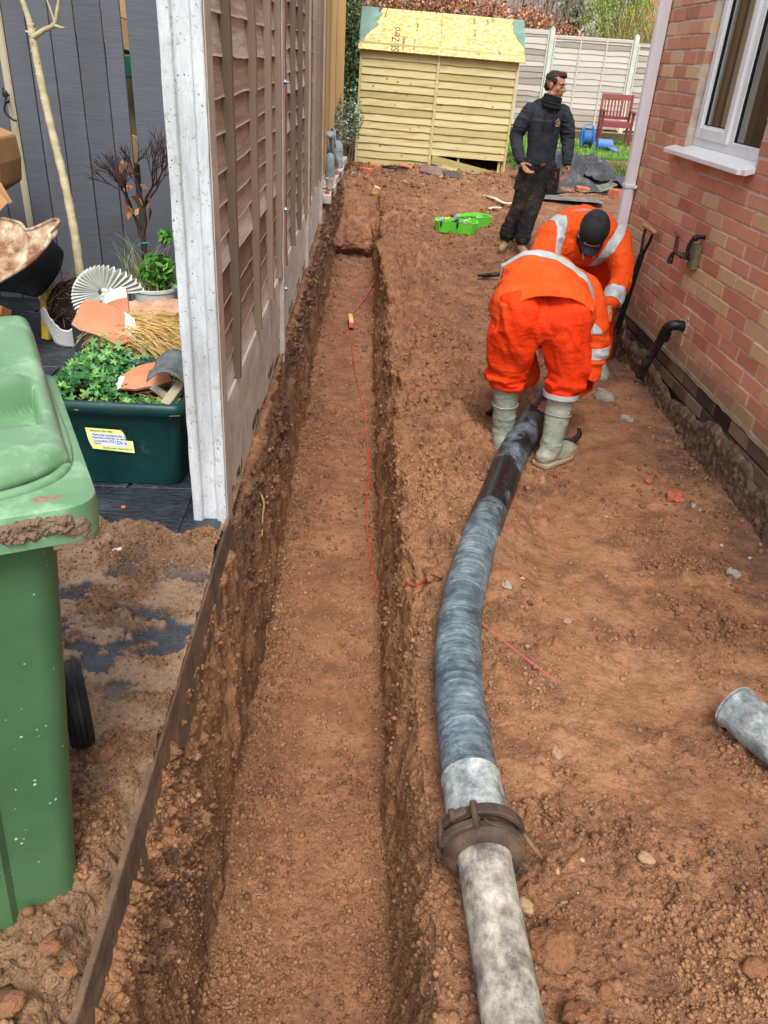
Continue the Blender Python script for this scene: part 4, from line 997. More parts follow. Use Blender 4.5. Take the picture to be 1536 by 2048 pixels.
# bench
M_BENCH = cmat('red stained bench wood', ['6a2f2f', '7d3b3a', '8a4845', '94544f'], .6, bscale=50, bstr=.2, vary=.5)
bn = thing('garden_bench', 'dark red wooden garden chair with arms standing on the lawn', 'bench', (5.14, 18.1, .455), R(-8))
def bp(name, fn, bev=.004):
    mb = MB(); fn(mb); mb.cur = random.random(); mb.a = [random.random()] * len(mb.a)
    M_ = Matrix.Translation((5.14, 18.1, .455)) @ Matrix.Rotation(R(-8), 4, 'Z'); mb.v = [tuple(M_ @ Vector(q)) for q in mb.v]; return mb.build(name, M_BENCH, bn, bevel=bev)
for s_ in (-1, 1):
    bp('leg', lambda m: m.box2((s_ * .30 - .025, -.27, 0), (s_ * .30 + .025, -.21, .62)))
    bp('leg', lambda m: m.beam((s_ * .30, .22, 0), (s_ * .30, .33, .93), .05, .05))
    bp('armrest', lambda m: (m.box2((s_ * .30 - .04, -.32, .62), (s_ * .30 + .04, .24, .65))))
bp('front_rail', lambda m: m.box2((-.275, -.262, .34), (.275, -.222, .42)))
bp('seat', lambda m: [m.box2((-.28, -.26 + k * .085, .42), (.28, -.19 + k * .085, .445)) for k in range(6)])
bp('top_rail', lambda m: m.beam((-.275, .318, .88), (.275, .318, .88), .035, .10))
bp('lower_rail', lambda m: m.beam((-.275, .262, .50), (.275, .262, .50), .035, .06))
for k in range(8): bp('slat', lambda m: m.beam((-.235 + k * .067, .266, .52), (-.235 + k * .067, .314, .84), .036, .014, (0, 1, 0)), .002)
# hose reel
M_BLUE = smat('blue plastic', ['1d5fa8', '2a74c4', '3f86d0'], 5, .45, 40, .1); M_BLUE2 = smat('dusty blue', ['4a6fa8', '5c82b8'], 5, .6, 40, .1)
hr = thing('hose_reel', 'bright blue plastic hose reel lying on the lawn beside the bench', 'hose reel', (4.32, 17.0, .455))
for k, yy_ in enumerate((-.09, .09)):
    mb = MB(); mb.lathe([(.17, -.012), (.185, 0), (.17, .012)], (4.32 + yy_, 17.0, .64), 28, (0, R(90), 0)); mb.lathe([(.055, -.02), (.06, .02)], (4.32 + yy_, 17, .64), 14, (0, R(90), 0)); mb.build('drum_side', M_BLUE, hr, smooth='auto')
mb = MB()
for k in range(6): mb.lathe([(.12 + .012 * math.cos(a), .012 * math.sin(a)) for a in [2 * PI * j / 8 for j in range(9)]], (4.255 + k * .026, 17, .64), 22, (0, R(90), 0))
mb.build('hose', M_BLUE2, hr, smooth=True)
mb = MB(); mb.tube(catmull([(4.20, 16.85, .46), (4.21, 16.95, .80), (4.32, 17.0, .87), (4.43, 16.95, .80), (4.44, 16.85, .46)], 5), [.012] * 21, 8); mb.build('stand', M_BLUE, hr, smooth=True)
br = thing('blue_roll', 'dusty blue plastic roll lying beside the hose reel on the lawn', 'roll', (4.55, 16.7, .46))
mb = MB(); mb.tube([(4.44, 16.62, .56), (4.72, 16.62, .555)], .10, 20); mb.build('roll', M_BLUE2, br, smooth='auto')
mb = MB(); mb.box((4.74, 16.5, .50), (.22, .30, .02), (R(12), R(10), .3)); mb.build('flap', M_BLUE2, br, bevel=.004)

# ------------------------------------------------------------------ planting and houses beyond the fence
M_COPPER = cmat('dry beech leaf', ['5f3a26', '855037', 'a96d4a', 'c48d68', 'dcae8c'], .6, vary=.25)
M_GREENL = cmat('yellow green leaf', ['4a6a1e', '6d8f2b', '93b03c', 'b7c85a'], .6, vary=.25)
M_DKGREEN = cmat('dark green leaf', ['1d3318', '2f4d26', '46683a', '6f8f68'], .55, vary=.25)
M_TWIG = smat('bare twig', ['4a3f34', '6a5c4c', '857562'], 20, .9, 60)
M_TAN = cmat('dry reed', ['8f7f52', 'ab9a66', 'c4b47e', '7d8a48'], .8, vary=.3)
def lbox(x0, x1, y0, y1, z0, z1, fz=None, seed=0, thr=-.35, sc=1.6):
    def s_(r, n):
        q = np.stack([r.uniform(x0, x1, n), r.uniform(y0, y1, n), z0 + (z1 - z0) * r.uniform(0, 1, n) ** .8], 1)
        k = noise(q, sc, seed) > thr
        if fz is not None: k &= q[:, 2] < fz(q[:, 0], q)
        return q[k]
    return s_
def twigs(mb, base, h, n, spread, r0, seed, lean=(0, 0), segs=5):
    r = random.Random(seed)
    for k in range(n):
        p = Vector(base) + Vector((r.uniform(-spread, spread), r.uniform(-spread, spread) * .6, 0)); d = Vector((r.uniform(-.35, .35) + lean[0], r.uniform(-.3, .3), 1)).normalized(); pts = [p]; H = h * r.uniform(.6, 1.1)
        for i in range(segs): d = (d + Vector((r.uniform(-.16, .16), r.uniform(-.16, .16), .04))).normalized(); pts.append(pts[-1] + d * H / segs)
        mb.tube(pts, [r0 * (1 - .8 * i / segs) for i in range(segs + 1)], 5)
        for j in range(2, segs):
            e = (d + Vector((r.uniform(-1, 1), r.uniform(-1, 1), .3))).normalized(); mb.tube([pts[j], pts[j] + e * H * .12, pts[j] + e * H * .22 + Vector((0, 0, H * .06))], [r0 * .4, r0 * .3, r0 * .1], 4)
hedge = thing('beech_hedge', 'beech hedge holding dry copper brown leaves behind the shed and fence', 'hedge', (2.4, 23.5, .3))
fz = lambda x, q: 3.45 - .12 * np.maximum(0, x - 1) - .55 * sst(4.2, 6.0, x) - .35 * sst(5.6, 6.4, x) + .18 * noise(q, 1.2, 4) + .1 * noise(q, 4, 9)
V, F, a = leaves(26000, lbox(-1.6, 6.6, 22.8, 24.2, 1.2, 3.7, fz, 3, -.42, 2.2), .10, 5); o = npmesh('foliage', V, F, M_COPPER, attrs={'rnd': a}); attach(o, hedge)
mb = MB()
for k in range(16): twigs(mb, (-1.4 + k * .52, 23.5, .3), 3.0, 3, .2, .02, 60 + k)
mb.build('branches', M_TWIG, hedge)
gs = thing('green_shrub', 'yellow green bushy shrub above the grey fence', 'shrub', (6.6, 25.2, .3))
cen = np.array([6.75, 25.2, 2.6])
def ball(c, r3, seed=0, thr=-.4, sc=1.5, k0=.35):
    def s_(r, n):
        d = r.normal(size=(n, 3)); d /= np.linalg.norm(d, axis=1)[:, None]; q = np.array(c) + d * np.array(r3) * (r.uniform(k0, 1, n) ** .6)[:, None] * (1 + .25 * noise(d, 2.2, seed))[:, None]
        return q[noise(q, sc, seed + 3) > thr]
    return s_
V, F, a = leaves(12000, ball(cen, (1.05, .8, 1.5), 4, -.3, 2.6), .085, 8, .9, 2.8); attach(npmesh('foliage', V, F, M_GREENL, attrs={'rnd': a}), gs)
mb = MB(); twigs(mb, (6.7, 25.2, .3), 3.4, 14, .35, .02, 9); mb.build('branches', M_TWIG, gs)
rd = thing('reed_clump', 'tall tan reeds arching over the grey fence right of the green shrub', 'reeds', (8.0, 24.0, .3))
base = np.stack([rs.uniform(6.4, 9.6, 1500), rs.uniform(23.4, 24.6, 1500), np.full(1500, .9)], 1)
V, F, a = blades(1500, base, 2.7, .028, 12, .5, .6, 5); attach(npmesh('stems', V, F, M_TAN, attrs={'rnd': a}), rd)
ivy = thing('ivy_clump', 'dark green ivy hanging by the house corner above the fence', 'ivy', (9.2, 25.5, .3))
V, F, a = leaves(9000, lbox(8.4, 10.4, 25, 26.2, 1.6, 4.9, lambda x, q: 2.4 + 2.6 * sst(8.7, 9.6, x), 6, -.3, 1.8), .11, 15, .2, 1.2); attach(npmesh('foliage', V, F, M_DKGREEN, attrs={'rnd': a}), ivy)
mb = MB(); twigs(mb, (9.4, 25.6, .3), 4.2, 6, .5, .03, 19); mb.build('stems', M_TWIG, ivy)
# grey willowy trees behind
M_HAZE = cmat('grey green twigs', ['5d6148', '767a5c', '8f8f70', '6f6656'], .9, vary=.3)
for i, (x, y, h, s_, lb) in enumerate(((-2.0, 27, 5.6, 9, 'bare grey tree far behind the shed, at the left'), (1.6, 30, 6.0, 9, 'bare grey brown tree behind the beech hedge'), (5.6, 31, 5.4, 10, 'pale twiggy tree beside the far lamp pole'), (8.6, 33, 6.0, 9, 'tangled bare tree in front of the far brick gable'))):
    t = thing('bare_tree', lb, 'tree', (x, y, .3), group='bare trees beyond the garden')
    mb = MB(); twigs(mb, (x, y, .3), h, 9, .3, .05, 70 + i, segs=7); mb.build('trunk', M_TWIG, t)
    mb = MB()
    rr = random.Random(90 + i)
    for k in range(420):
        p = Vector((x + rr.gauss(0, 1.3), y + rr.gauss(0, .7), rr.uniform(1.6, h + .3))); d = Vector((rr.gauss(0, .6), rr.gauss(0, .3), .6)).normalized(); mb.cur = rr.random()
        L = rr.uniform(.4, .9); mb.tube([p, p + d * L * .5 + Vector((0, 0, .03)), p + d * L], [.011, .008, .003], 3, caps=False)
    mb.build('crown', M_HAZE, t)
# distant houses
M_FARB = smat('far brick', ['a8694f', 'b5755a', 'c08466'], 12, .9, 40, .3, .01); M_FARR = smat('far roof', ['6b5f5a', '7d716b'], 4, .9, 20)
fh = thing('far_house', 'orange brick gable of a house beyond the fence, ivy at its side', 'house', (12.4, 40, .3))
mb = MB(); mb.prism([(0, 0), (6, 0), (6, 2.4), (3.2, 5.6), (-.0, 2.35)], (9.6, 40, .3), (1, 0, 0), (0, 0, 1), -5); mb.build('wall', M_FARB, fh)
for (a, b) in (((9.3, 2.35), (12.85, 6.25)), ((12.8, 6.3), (16.0, 2.6))):
    mb = MB(); mb.beam((a[0], 39.85, a[1]), (b[0], 39.85, b[1]), .10, .22, (0, 1, 0)); mb.beam((a[0], 42.5, a[1] + .05), (b[0], 42.5, b[1] + .05), .08, 5.3, (0, 1, 0)); mb.build('roof', smat('pale verge', ['9a9894', 'b9b7b2']), fh)
fh2 = thing('distant_house', 'dull red house with a chimney seen through the trees', 'house', (7.8, 46, .3))
mb = MB(); mb.box2((4.6, 46, .3), (9.6, 51, 3.4)); mb.build('wall', smat('dull brick', ['84594c', '9a6c5c'], 8), fh2)
mb = MB(); mb.prism([(0, 0), (5.6, 0), (4.7, 1.9), (.9, 1.9)], (4.3, 45.8, 3.35), (1, 0, 0), (0, .45, .9), -.1); mb.build('roof', M_FARR, fh2)
mb = MB(); mb.box2((7.7, 47, 4.2), (8.35, 47.7, 6.4)); mb.box2((7.64, 46.95, 6.1), (8.41, 47.75, 6.22)); mb.build('chimney', smat('chimney brick', ['8a5648', 'a06a58'], 8), fh2)
mb = MB(); mb.box2((5.4, 45.96, 1.6), (6.4, 45.99, 2.6)); mb.build('window', smat('dark glass', ['30343a', '4a5058'], 3, .2), fh2)
mb = MB(); mb.tube([(6.3, 30, .3), (6.35, 30, 5.6)], [.05, .04], 8); tag(mb.build('utility_pole', M_TWIG, None, smooth='auto'), 'thin grey pole standing behind the grey fence', 'pole')
for i, (x, w, h) in enumerate(((-9, 9, 5.5), (-1, 8, 6.3), (7, 8, 5.2), (16, 10, 6.5), (28, 14, 7), (-22, 16, 7))):
    V, F, a = leaves(5200, ball((x, 62 + 4 * (i % 2), h * .45), (w * .62, 2.5, h * .62), 40 + i, -.5, .5), .55, 50 + i, .3, 1.5)
    o = npmesh('far_tree', V, F, M_HAZE, attrs={'rnd': a}); tag(o, ['grey green tree crown far left on the skyline', 'tall grey green tree crown behind the hedge', 'grey green tree crown behind the chimney', 'grey green tree crown behind the far gable', 'grey green tree crown hidden beyond the brick house', 'grey green tree crown behind the grey gate'][i], 'tree', 'trees on the skyline')

# ------------------------------------------------------------------ left of the shed: neighbour's fence, ivy, slab, can
M_YEL = cmat('yellowish fence board', ['85694a', '967854', 'a78962', 'b59870'], .75, bscale=30, bstr=.3, stretch=(4, 1, .8), vary=.7, nscale=4)
yf = thing('timber_fence', 'golden brown close board timber fence beyond the last concrete post', 'fence', (-.52, 10.4, .5))
mb = MB(); r = random.Random(8); y = 8.75
while y < 11.6: mb.cur = r.random(); mb.box((-.50 + r.uniform(-.002, .002), y + .06, 1.55), (.014, .128, 2.25), (0, 0, R(4))); y += .115
mb.build('boards', M_YEL, yf)
for z in (1.0, 1.7, 2.4):
    mb = MB(); mb.cur = .7; mb.box2((-.49, 8.75, z), (-.455, 11.6, z + .05)) if z == 99 else mb.box2((-.56, 8.75, z), (-.515, 11.6, z + .06)); mb.build('rail', M_YEL, yf)
for y, zt in ((11.62, 2.75),):
    mb = MB(); mb.cur = .9; mb.box2((-.50, y, .3), (-.43, y + .08, zt)); mb.build('post', M_YEL, yf, bevel=.004)
tf = thing('brown_fence', 'brown timber fence behind the watering can, at the edge of the ivy', 'fence', (-.5, 12.5, .4))
mb = MB(); y = 11.75
while y < 13.6: mb.cur = r.random() * .5; mb.box((-.50, y + .07, 1.5), (.02, .136, 2.4)); y += .14
mb.build('boards', cmat('brown board', ['75583e', '876a4c', '997c5c'], .8, bscale=30, stretch=(4, 1, .8)), tf)
mb = MB(); mb.cur = .6; mb.box2((-.46, 12.55, .3), (-.345, 12.66, 2.9)); mb.build('post', cmat('tan post', ['9a7a4e', 'b08e5e', 'bf9d6c'], .8), tf, bevel=.005)
iv = thing('ivy_bank', 'dark green ivy growing up between the brown fence and the shed', 'ivy', (-.3, 13.5, .4))
V, F, a = leaves(14000, lbox(-.75, -.16, 13.0, 15.2, .7, 4.3, None, 8, -.5, 3), .055, 25, .2, 1.3); attach(npmesh('foliage', V, F, M_DKGREEN, attrs={'rnd': a}), iv)
mb = MB(); twigs(mb, (-.45, 14, .35), 4.0, 9, .22, .025, 33); mb.build('stems', M_TWIG, iv)
bs = thing('pale_leaved_shrub', 'small shrub with pale grey green leaves at the left corner of the shed', 'shrub', (-.27, 12.6, .45))
V, F, a = leaves(2600, ball((-.28, 12.6, .98), (.22, .3, .40), 9, -.45, 4), .035, 26, .4, 1.6)
attach(npmesh('foliage', V, F, cmat('pale leaf', ['38502f', '5d7551', '8fa088', 'c0cab8'], .55), attrs={'rnd': a}), bs)
mb = MB(); twigs(mb, (-.28, 12.6, .42), .7, 8, .08, .008, 35); mb.build('stems', M_TWIG, bs)
# broken concrete slab, with things on it
M_SLABC = smat('pale concrete', ['9f988c', 'b9b2a6', 'ccc6ba'], 8, .9, 90, .6, .004, dirt=('7a5b45', 6, .55, .7))
mb = MB(); pts = [(-.9, 8.72), (-.335, 8.74), (-.35, 9.1), (-.31, 9.5), (-.34, 10.0), (-.30, 10.6), (-.27, 11.2), (-.30, 11.8), (-.26, 12.5), (-.9, 12.5)]
mb.prism(pts, (0, 0, .40), (1, 0, 0), (0, 1, 0), .09); struct(mb.build('concrete_path', M_SLABC, None, bevel=.01))
M_CAN = smat('grey green plastic can', ['66757a', '7f8f94', '97a5a8'], 8, .55, 60, .2, .002)
wc = thing('watering_can', 'tall grey plastic watering can standing on the concrete path beyond the fence', 'watering can', (-.42, 11.1, .49))
mb = MB(); mb.lathe([(.105, 0), (.115, .01), (.115, .09), (.119, .095), (.115, .10), (.113, .20), (.117, .205), (.112, .21), (.105, .27), (.075, .315), (.0, .325)], (-.40, 11.1, .49), 24); mb.build('body', M_CAN, wc, smooth='auto')
mb = MB(); mb.tube(catmull([(-.36, 11.0, .53), (-.40, 10.90, .66), (-.43, 10.86, .80), (-.45, 10.84, .875)], 5), [.03, .03, .03, .03, .03, .028, .027, .026, .025, .024, .022, .022, .021, .02, .02, .02], 12); mb.build('spout', smat('muddy grey plastic', ['6d645c', '857b72'], 10, .7), wc, smooth=True)
mb = MB(); mb.lathe([(.02, 0), (.055, .03), (.05, .045), (0, .055)], (-.45, 10.84, .87), 16, (R(35), 0, 0)); mb.build('rose', M_CAN, wc, smooth='auto')
mb = MB(); mb.tube(catmull([(-.42, 11.18, .80), (-.44, 11.12, .93), (-.40, 11.0, .93), (-.385, 10.98, .76)], 5), [.013] * 16, 8); mb.build('handle', M_CAN, wc, smooth=True)
mb = MB(); mb.tube([(-.405, 9.9, .49), (-.405, 9.9, .73)], [.06, .05], 16, round_ends=True); tag(mb.build('grey_bottle', M_CAN, None, smooth=True), 'small grey plastic bottle half hidden by the last fence post', 'bottle')
mb = MB(); mb.ell((-.385, 8.83, .50), (.022, .022, .022)); tag(mb.build('red_cap', smat('red plastic', ['b02020', 'c83030'], 5, .4), None, smooth=True), 'small red plastic cap at the end of the concrete path', 'cap')
pt_ = thing('soil_pot', 'small pot of brown soil at the near end of the concrete path', 'pot', (-.375, 9.15, .485))
mb = MB(); mb.lathe([(.028, 0), (.045, .10), (.05, .10), (.05, .115), (.042, .115), (.040, .09)], (-.375, 9.15, .49), 18); mb.build('pot', M_SLABC, pt_, smooth='auto')
mb = MB(); mb.ell((-.375, 9.15, .585), (.041, .041, .02)); mb.build('potting_soil', M_CRUMB, pt_, smooth=True)
# ------------------------------------------------------------------ wheelie bin
M_BIN = smat('green bin plastic', ['36563a', '426644', '4f744f'], 2.2, .40, 260, .2, .0008, rvar=.08, speck=('b5c4ad', 60, .16), dirt=('7a6047', 5, .66, .35))
M_LID = smat('faded green lid', ['547c58', '688f69', '84a683'], 3.2, .34, 200, .15, .0008, rvar=.10, dirt=('9fc7a2', 7, .52, .6))
M_MUDB = cmat('mud on bin', ['54443a', '75604f', '8f7866'], .85, bscale=120, bstr=.8, bdist=.004, vary=.8, nscale=40)
BH, BW = Vector((-.427, .904, 0)), Vector((-.904, -.427, 0))
O_ = Vector((-.354, .978, 0))
def B_(w, h, z): return O_ + BW * w + BH * h + Vector((0, 0, z))
bin_ = thing('wheelie_bin', 'green wheeled rubbish bin with mud smeared on its rim', 'wheelie bin', B_(.26, .26, ZP - .03))
def rrect(w0, w1, h0, h1, r_, z, n=6):
    out = []
    for (cw, ch, a0) in ((w1 - r_, h1 - r_, 0), (w0 + r_, h1 - r_, 90), (w0 + r_, h0 + r_, 180), (w1 - r_, h0 + r_, 270)):
        for k in range(n + 1):
            a = R(a0 + 90 * k / n); out.append(B_(cw + r_ * math.cos(a), ch + r_ * math.sin(a), z))
    return out
rings = []
for k in range(22):
    t_ = k / 21; z = ZP - .085 + (1.145 - ZP + .085) * t_
    rings.append(rrect(.138 - .083 * t_, .40 + .075 * t_, .050 + .0 * t_, .40 + .10 * t_, .035 + .012 * t_, z, 7))
MB().loft(rings).build('body', M_BIN, bin_, smooth='auto')
mb = MB(); rg = []
for k in range(14):
    t_ = k / 13; z = ZP - .06 + (1.10 - ZP + .06) * t_; w_ = .270 - .048 * t_; d_ = .0475
    rg.append([B_(w_ - .030, d_ + .006, z), B_(w_ - .016, d_ - .010, z), B_(w_ + .016, d_ - .010, z), B_(w_ + .030, d_ + .006, z)])
mb.loft(rg); mb.build('front_ridge', M_BIN, bin_, smooth='auto')
mb = MB(); mb.loft([rrect(.0, .53, .0, .56, .045, 1.128), rrect(-.002, .532, -.002, .562, .05, 1.16), rrect(.0, .53, 0, .56, .045, 1.183), rrect(.008, .522, .008, .552, .04, 1.188)]); mb.build('rim', M_LID, bin_, smooth='auto')
# lid: a domed shell with a grip pocket moulded into it
nw, nh = 120, 200; V = []; w0, w1, h0, h1 = .024, .506, .05, .665
for i in range(nw):
    for j in range(nh):
        u = i / (nw - 1); v = j / (nh - 1); V.append((u, v))
U = np.array(V); u, v = U[:, 0], U[:, 1]
# rounded outline: push corners in
cu = np.minimum(u, 1 - u) * (w1 - w0); cv = v * (h1 - h0)
W_ = w0 + u * (w1 - w0); H_ = h0 + v * (h1 - h0)
H_ = H_ + .075 * (np.abs(u - .5) * 2) ** 3.2 * (1 - v) ** 2
e = np.minimum(np.minimum(cu, cv + 0.0), (1 - v) * (h1 - h0) + .02)
Zl = 1.192 + .026 * (1 - np.exp(-e / .005)) + .014 * sst(.0, .14, e) + .045 * sst(.1, 1, v)
px_ = sst(.018, .030, cu) * sst(.125, .165, cv) * (1 - sst(.252, .262, cv + .35 * (cu - .1).clip(-.1, .12)))
Zl = Zl - .046 * px_ + .014 * np.exp(-((cv + .35 * (cu - .1).clip(-.1, .12) - .275) / .016) ** 2) * sst(.02, .05, cu)
Zl = Zl + .010 * np.exp(-((cu - .030) / .008) ** 2) * sst(.28, .34, cv) * 0
P = np.stack([O_.x + BW.x * W_ + BH.x * H_, O_.y + BW.y * W_ + BH.y * H_, Zl], 1)
lid = npmesh('lid', P, gridfaces(nw, nh), M_LID); 
md = lid.modifiers.new('s', 'SOLIDIFY'); md.thickness = .004; md.offset = -1; attach(lid, bin_)
mb = MB(); path = [B_(.03, .60, 1.189), B_(.022, .4, 1.189), B_(.020, .20, 1.189), B_(.032, .115, 1.189), B_(.07, .072, 1.189), B_(.14, .050, 1.189), B_(.26, .040, 1.189), B_(.40, .058, 1.189), B_(.48, .1, 1.189), B_(.51, .2, 1.189), B_(.505, .6, 1.189)]
mb.tube(catmull(path, 5), .0085, 8); mb.build('lid_lip', M_LID, bin_, smooth=True)
# wheel
for s_, nm in ((.07, 0), (.44, 1)):
    c = B_(s_, .455, ZP + .098); n_ = BW
    whl = None
    R3 = Matrix((BH, Vector((0, 0, 1)), BW)).transposed().to_euler()
    mb = MB(); mb.lathe([(.060, -.024), (.092, -.026), (.100, -.016), (.102, 0), (.100, .016), (.092, .026), (.060, .024)], c, 36, R3, closed=True); whl = mb.build('wheel', smat('muddy black rubber', ['111214', '1d1e20', '2b2a28'], 8, .6, 120, .3, .002, dirt=('6b513c', 9, .60, .8)), bin_, smooth='auto')
    for k in (-.012, 0, .012):
        mb = MB(); mb.lathe([(.1, k - .003), (.105, k), (.1, k + .003)], c, 36, R3); mb.build('tread', M_BLACKP, whl, smooth=True)
    mb = MB(); mb.lathe([(.0, -.015), (.061, -.020), (.061, .020), (0, .015)], c, 20, R3); mb.build('hub', M_BLACKP, whl, smooth='auto')
mb = MB(); mb.tube([B_(.05, .455, ZP + .098), B_(.46, .455, ZP + .098)], .011, 8); mb.build('axle', M_STEEL, bin_)
# mud caked on the front of the rim, following its face
def smear(nm, fn, na, nb, height, seed, cen, rad_, amp=.010):
    a_, b_ = np.meshgrid(np.linspace(-1, 1, na), np.linspace(-1, 1, nb), indexing='ij'); q = np.stack([a_ * rad_[0] * 10, b_ * rad_[1] * 10, a_ * 0 + seed], -1)
    m_ = .85 - 1.15 * np.sqrt((a_ * .96) ** 2 + (b_ * .96) ** 2) + .95 * fbm(q, 2.6, 5, seed, .6) + .0
    lump = np.maximum(0, .65 - cell(q, 9, seed)[0]) + .6 * np.maximum(0, .6 - cell(q, 22, seed + 1)[0])
    h_ = np.where(m_ > 0, 1, 0) * 0 + amp * (sst(.02, .35, m_) * (.35 + 1.1 * lump + .5 * fbm(q, 6, 3, seed + 5))) - .0015 * (m_ < .05)
    V = np.array([fn(cen[0] + x * rad_[0], cen[1] + y * rad_[1], hh) for x, y, hh in zip(a_.ravel(), b_.ravel(), h_.ravel())])
    o = npmesh(nm, V, gridfaces(na, nb), M_MUDB, attrs={'rnd': np.full(len(V), height)}); attach(o, bin_)
rnd_ = lambda w: .046 - math.sqrt(max(0, .046 ** 2 - max(0, .046 - w) ** 2))
smear('mud_smear', lambda w, z, h_: tuple(B_(w, -.0012 - h_ + rnd_(w), z)), 150, 60, .45, 5, (.090, 1.160), (.074, .021), .010)
smear('mud_smear', lambda w, z, h_: tuple(B_(w, -.0012 - h_ + rnd_(w), z)), 50, 50, .7, 9, (.036, 1.150), (.034, .030), .003)
smear('mud_smear', lambda w, h, h_: tuple(B_(w, h, 1.1875 + h_)), 80, 40, .9, 14, (.062, .030), (.045, .014), .0018)

# ------------------------------------------------------------------ grey gate boards
M_GATE = cmat('slate grey painted board', ['50535a', '5c5f67', '6b6e76'], .62, bscale=9, bstr=.5, bdist=.004, stretch=(1, 1, 7), vary=.7, nscale=2.2)
M_BAREW = cmat('weathered pale wood', ['9a917a', 'b0a78f'], .8, bscale=40, stretch=(5, 5, .6))
gt = thing('board_gate', 'slate grey painted gate of wide vertical boards behind the potted plants', 'gate', (-1.6, 4.92, ZP))
edges = [-1.93, -1.812, -1.688, -1.556, -1.412, -1.312]
for i in range(5):
    mb = MB(); mb.cur = random.random(); a, b = edges[i] + .003, edges[i + 1] - .003
    mb.box2((a, 4.90 + random.uniform(0, .002), ZP + .03), (b, 4.922, 2.35)); mb.build('board', M_GATE, gt, bevel=.003)
mb = MB(); mb.cur = .3; mb.box2((-1.283, 4.905, ZP + .02), (-1.075, 4.93, 2.35)); mb.build('board', M_GATE, gt, bevel=.003)
mb = MB(); mb.box2((-1.05, 4.9, ZP), (-.90, 4.93, 2.35)); mb.cur = .6; mb.build('board', M_GATE, gt, bevel=.003)
mb = MB(); mb.box2((-1.938, 4.903, ZP + .03), (-1.9335, 4.919, 2.35)); mb.build('bare_edge', M_BAREW, gt)
for z in (.6, 2.0):
    mb = MB(); mb.box2((-1.92, 4.924, z), (-1.32, 4.96, z + .1)); mb.cur = .4; mb.build('ledge', M_GATE, gt, bevel=.003)
g2 = thing('side_board_fence', 'darker grey boards at the left edge, past the black gate latch', 'fence', (-2.5, 4.97, ZP))
for i in range(7):
    mb = MB(); mb.cur = random.random() * .6; a = -1.95 - .14 * (i + 1); mb.box2((a + .003, 4.96, ZP), (a + .137, 4.98, 2.35)); mb.build('board', M_GATE, g2, bevel=.003)
mb = MB(); mb.cur = .8; mb.box2((-1.985, 4.93, ZP), (-1.950, 4.957, 2.35)); mb.build('post', M_BAREW, g2, bevel=.003)
lt_ = thing('gate_latch', 'black curled iron latch on the grey boards', 'latch', (-1.965, 4.92, 1.40))
mb = MB(); mb.tube(catmull([(-1.985, 4.90, 1.49), (-1.965, 4.885, 1.47), (-1.975, 4.88, 1.42), (-1.985, 4.88, 1.38), (-1.955, 4.88, 1.345), (-1.93, 4.885, 1.335)], 5), .006, 8); mb.ell((-1.972, 4.89, 1.465), (.016, .01, .02)); mb.ell((-1.965, 4.885, 1.43), (.014, .01, .012)); mb.tube([(-1.97, 4.89, 1.46), (-1.97, 4.93, 1.46)], .006, 6)
mb.build('handle_ring', M_BLACKP, lt_, smooth=True)
# what shows through the gap: timber frame and bits beyond
bk_ = thing('timber_rack', 'yellow timber rack seen through the gap between the grey boards', 'rack', (-1.35, 5.8, ZP))
for z, c_ in ((1.95, .8), (1.78, .4), (1.12, .9)):
    mb = MB(); mb.cur = c_; mb.box((-1.5, 5.8, z), (1.0, .05, .16), (0, R(14), 0)); mb.build('board', M_YEL, bk_)
mb = MB(); mb.cur = .2; mb.box2((-1.9, 5.9, ZP), (-1.0, 5.92, 2.3)); mb.build('back_panel', cmat('pale panel', ['6d6454', '857b68'], .8), bk_)
mb = MB(); mb.box2((-1.6, 5.7, 1.55), (-1.1, 5.78, 1.68)); tag(mb.build('green_crate', smat('dark green crate', ['0f4a38', '17604a'], 5, .5), None, bevel=.01), 'dark green plastic crate behind the gap in the grey boards', 'crate')
mb = MB(); mb.box2((-2.9, 7.6, .2), (-.55, 7.7, 2.4)); tag(mb.build('garden_wall', smat('dim brick wall', ['5a4a40', '6a5648'], 7, .9), None), 'dull brown wall far behind the grey gate', 'wall')

# ------------------------------------------------------------------ bare young tree in its broken pot
M_BARK = smat('pale smooth bark', ['8d8360', 'aaa07c', 'bfb592'], 9, .75, 60, .35, .003, stretch=(1, 1, 3), speck=('5b4f38', 34, .10))
M_SOILP = cmat('dark root soil', ['1d140f', '33241a', '4a3626'], .95, bscale=90, bstr=1, bdist=.01, vary=.8, nscale=18)
M_ROOT = cmat('fine roots', ['5a4530', '8a6d48', 'a3875c'], .9)
M_WHITEP = smat('white plastic pot', ['c9cac4', 'dcddd8', 'e6e6e2'], 4, .45, 40, .15, .001, dirt=('9a8f7c', 6, .6, .5))
tree = thing('young_tree', 'bare pale barked young tree leaning against the grey gate, roots in a broken white pot', 'tree', (-1.50, 4.25, ZP))
tp_ = catmull([(-1.485, 4.27, .60), (-1.50, 4.33, .80), (-1.545, 4.42, 1.05), (-1.60, 4.50, 1.28), (-1.645, 4.56, 1.50), (-1.672, 4.60, 1.70), (-1.68, 4.61, 1.80)], 8)
n_ = len(tp_); mb = MB(); mb.tube(tp_, [.024 - .007 * i / n_ + .0014 * math.sin(i * 1.9) for i in range(n_)], 14)
rr = random.Random(3)
for i in range(3, n_ - 2, 2):
    a = rr.uniform(0, 6.28); p = tp_[i]; mb.ell(p + Vector((math.cos(a) * .018, math.sin(a) * .018, 0)), (.006, .006, .005), n=8, m=5)
mb.build('trunk', M_BARK, tree, smooth=True)
mb = MB()
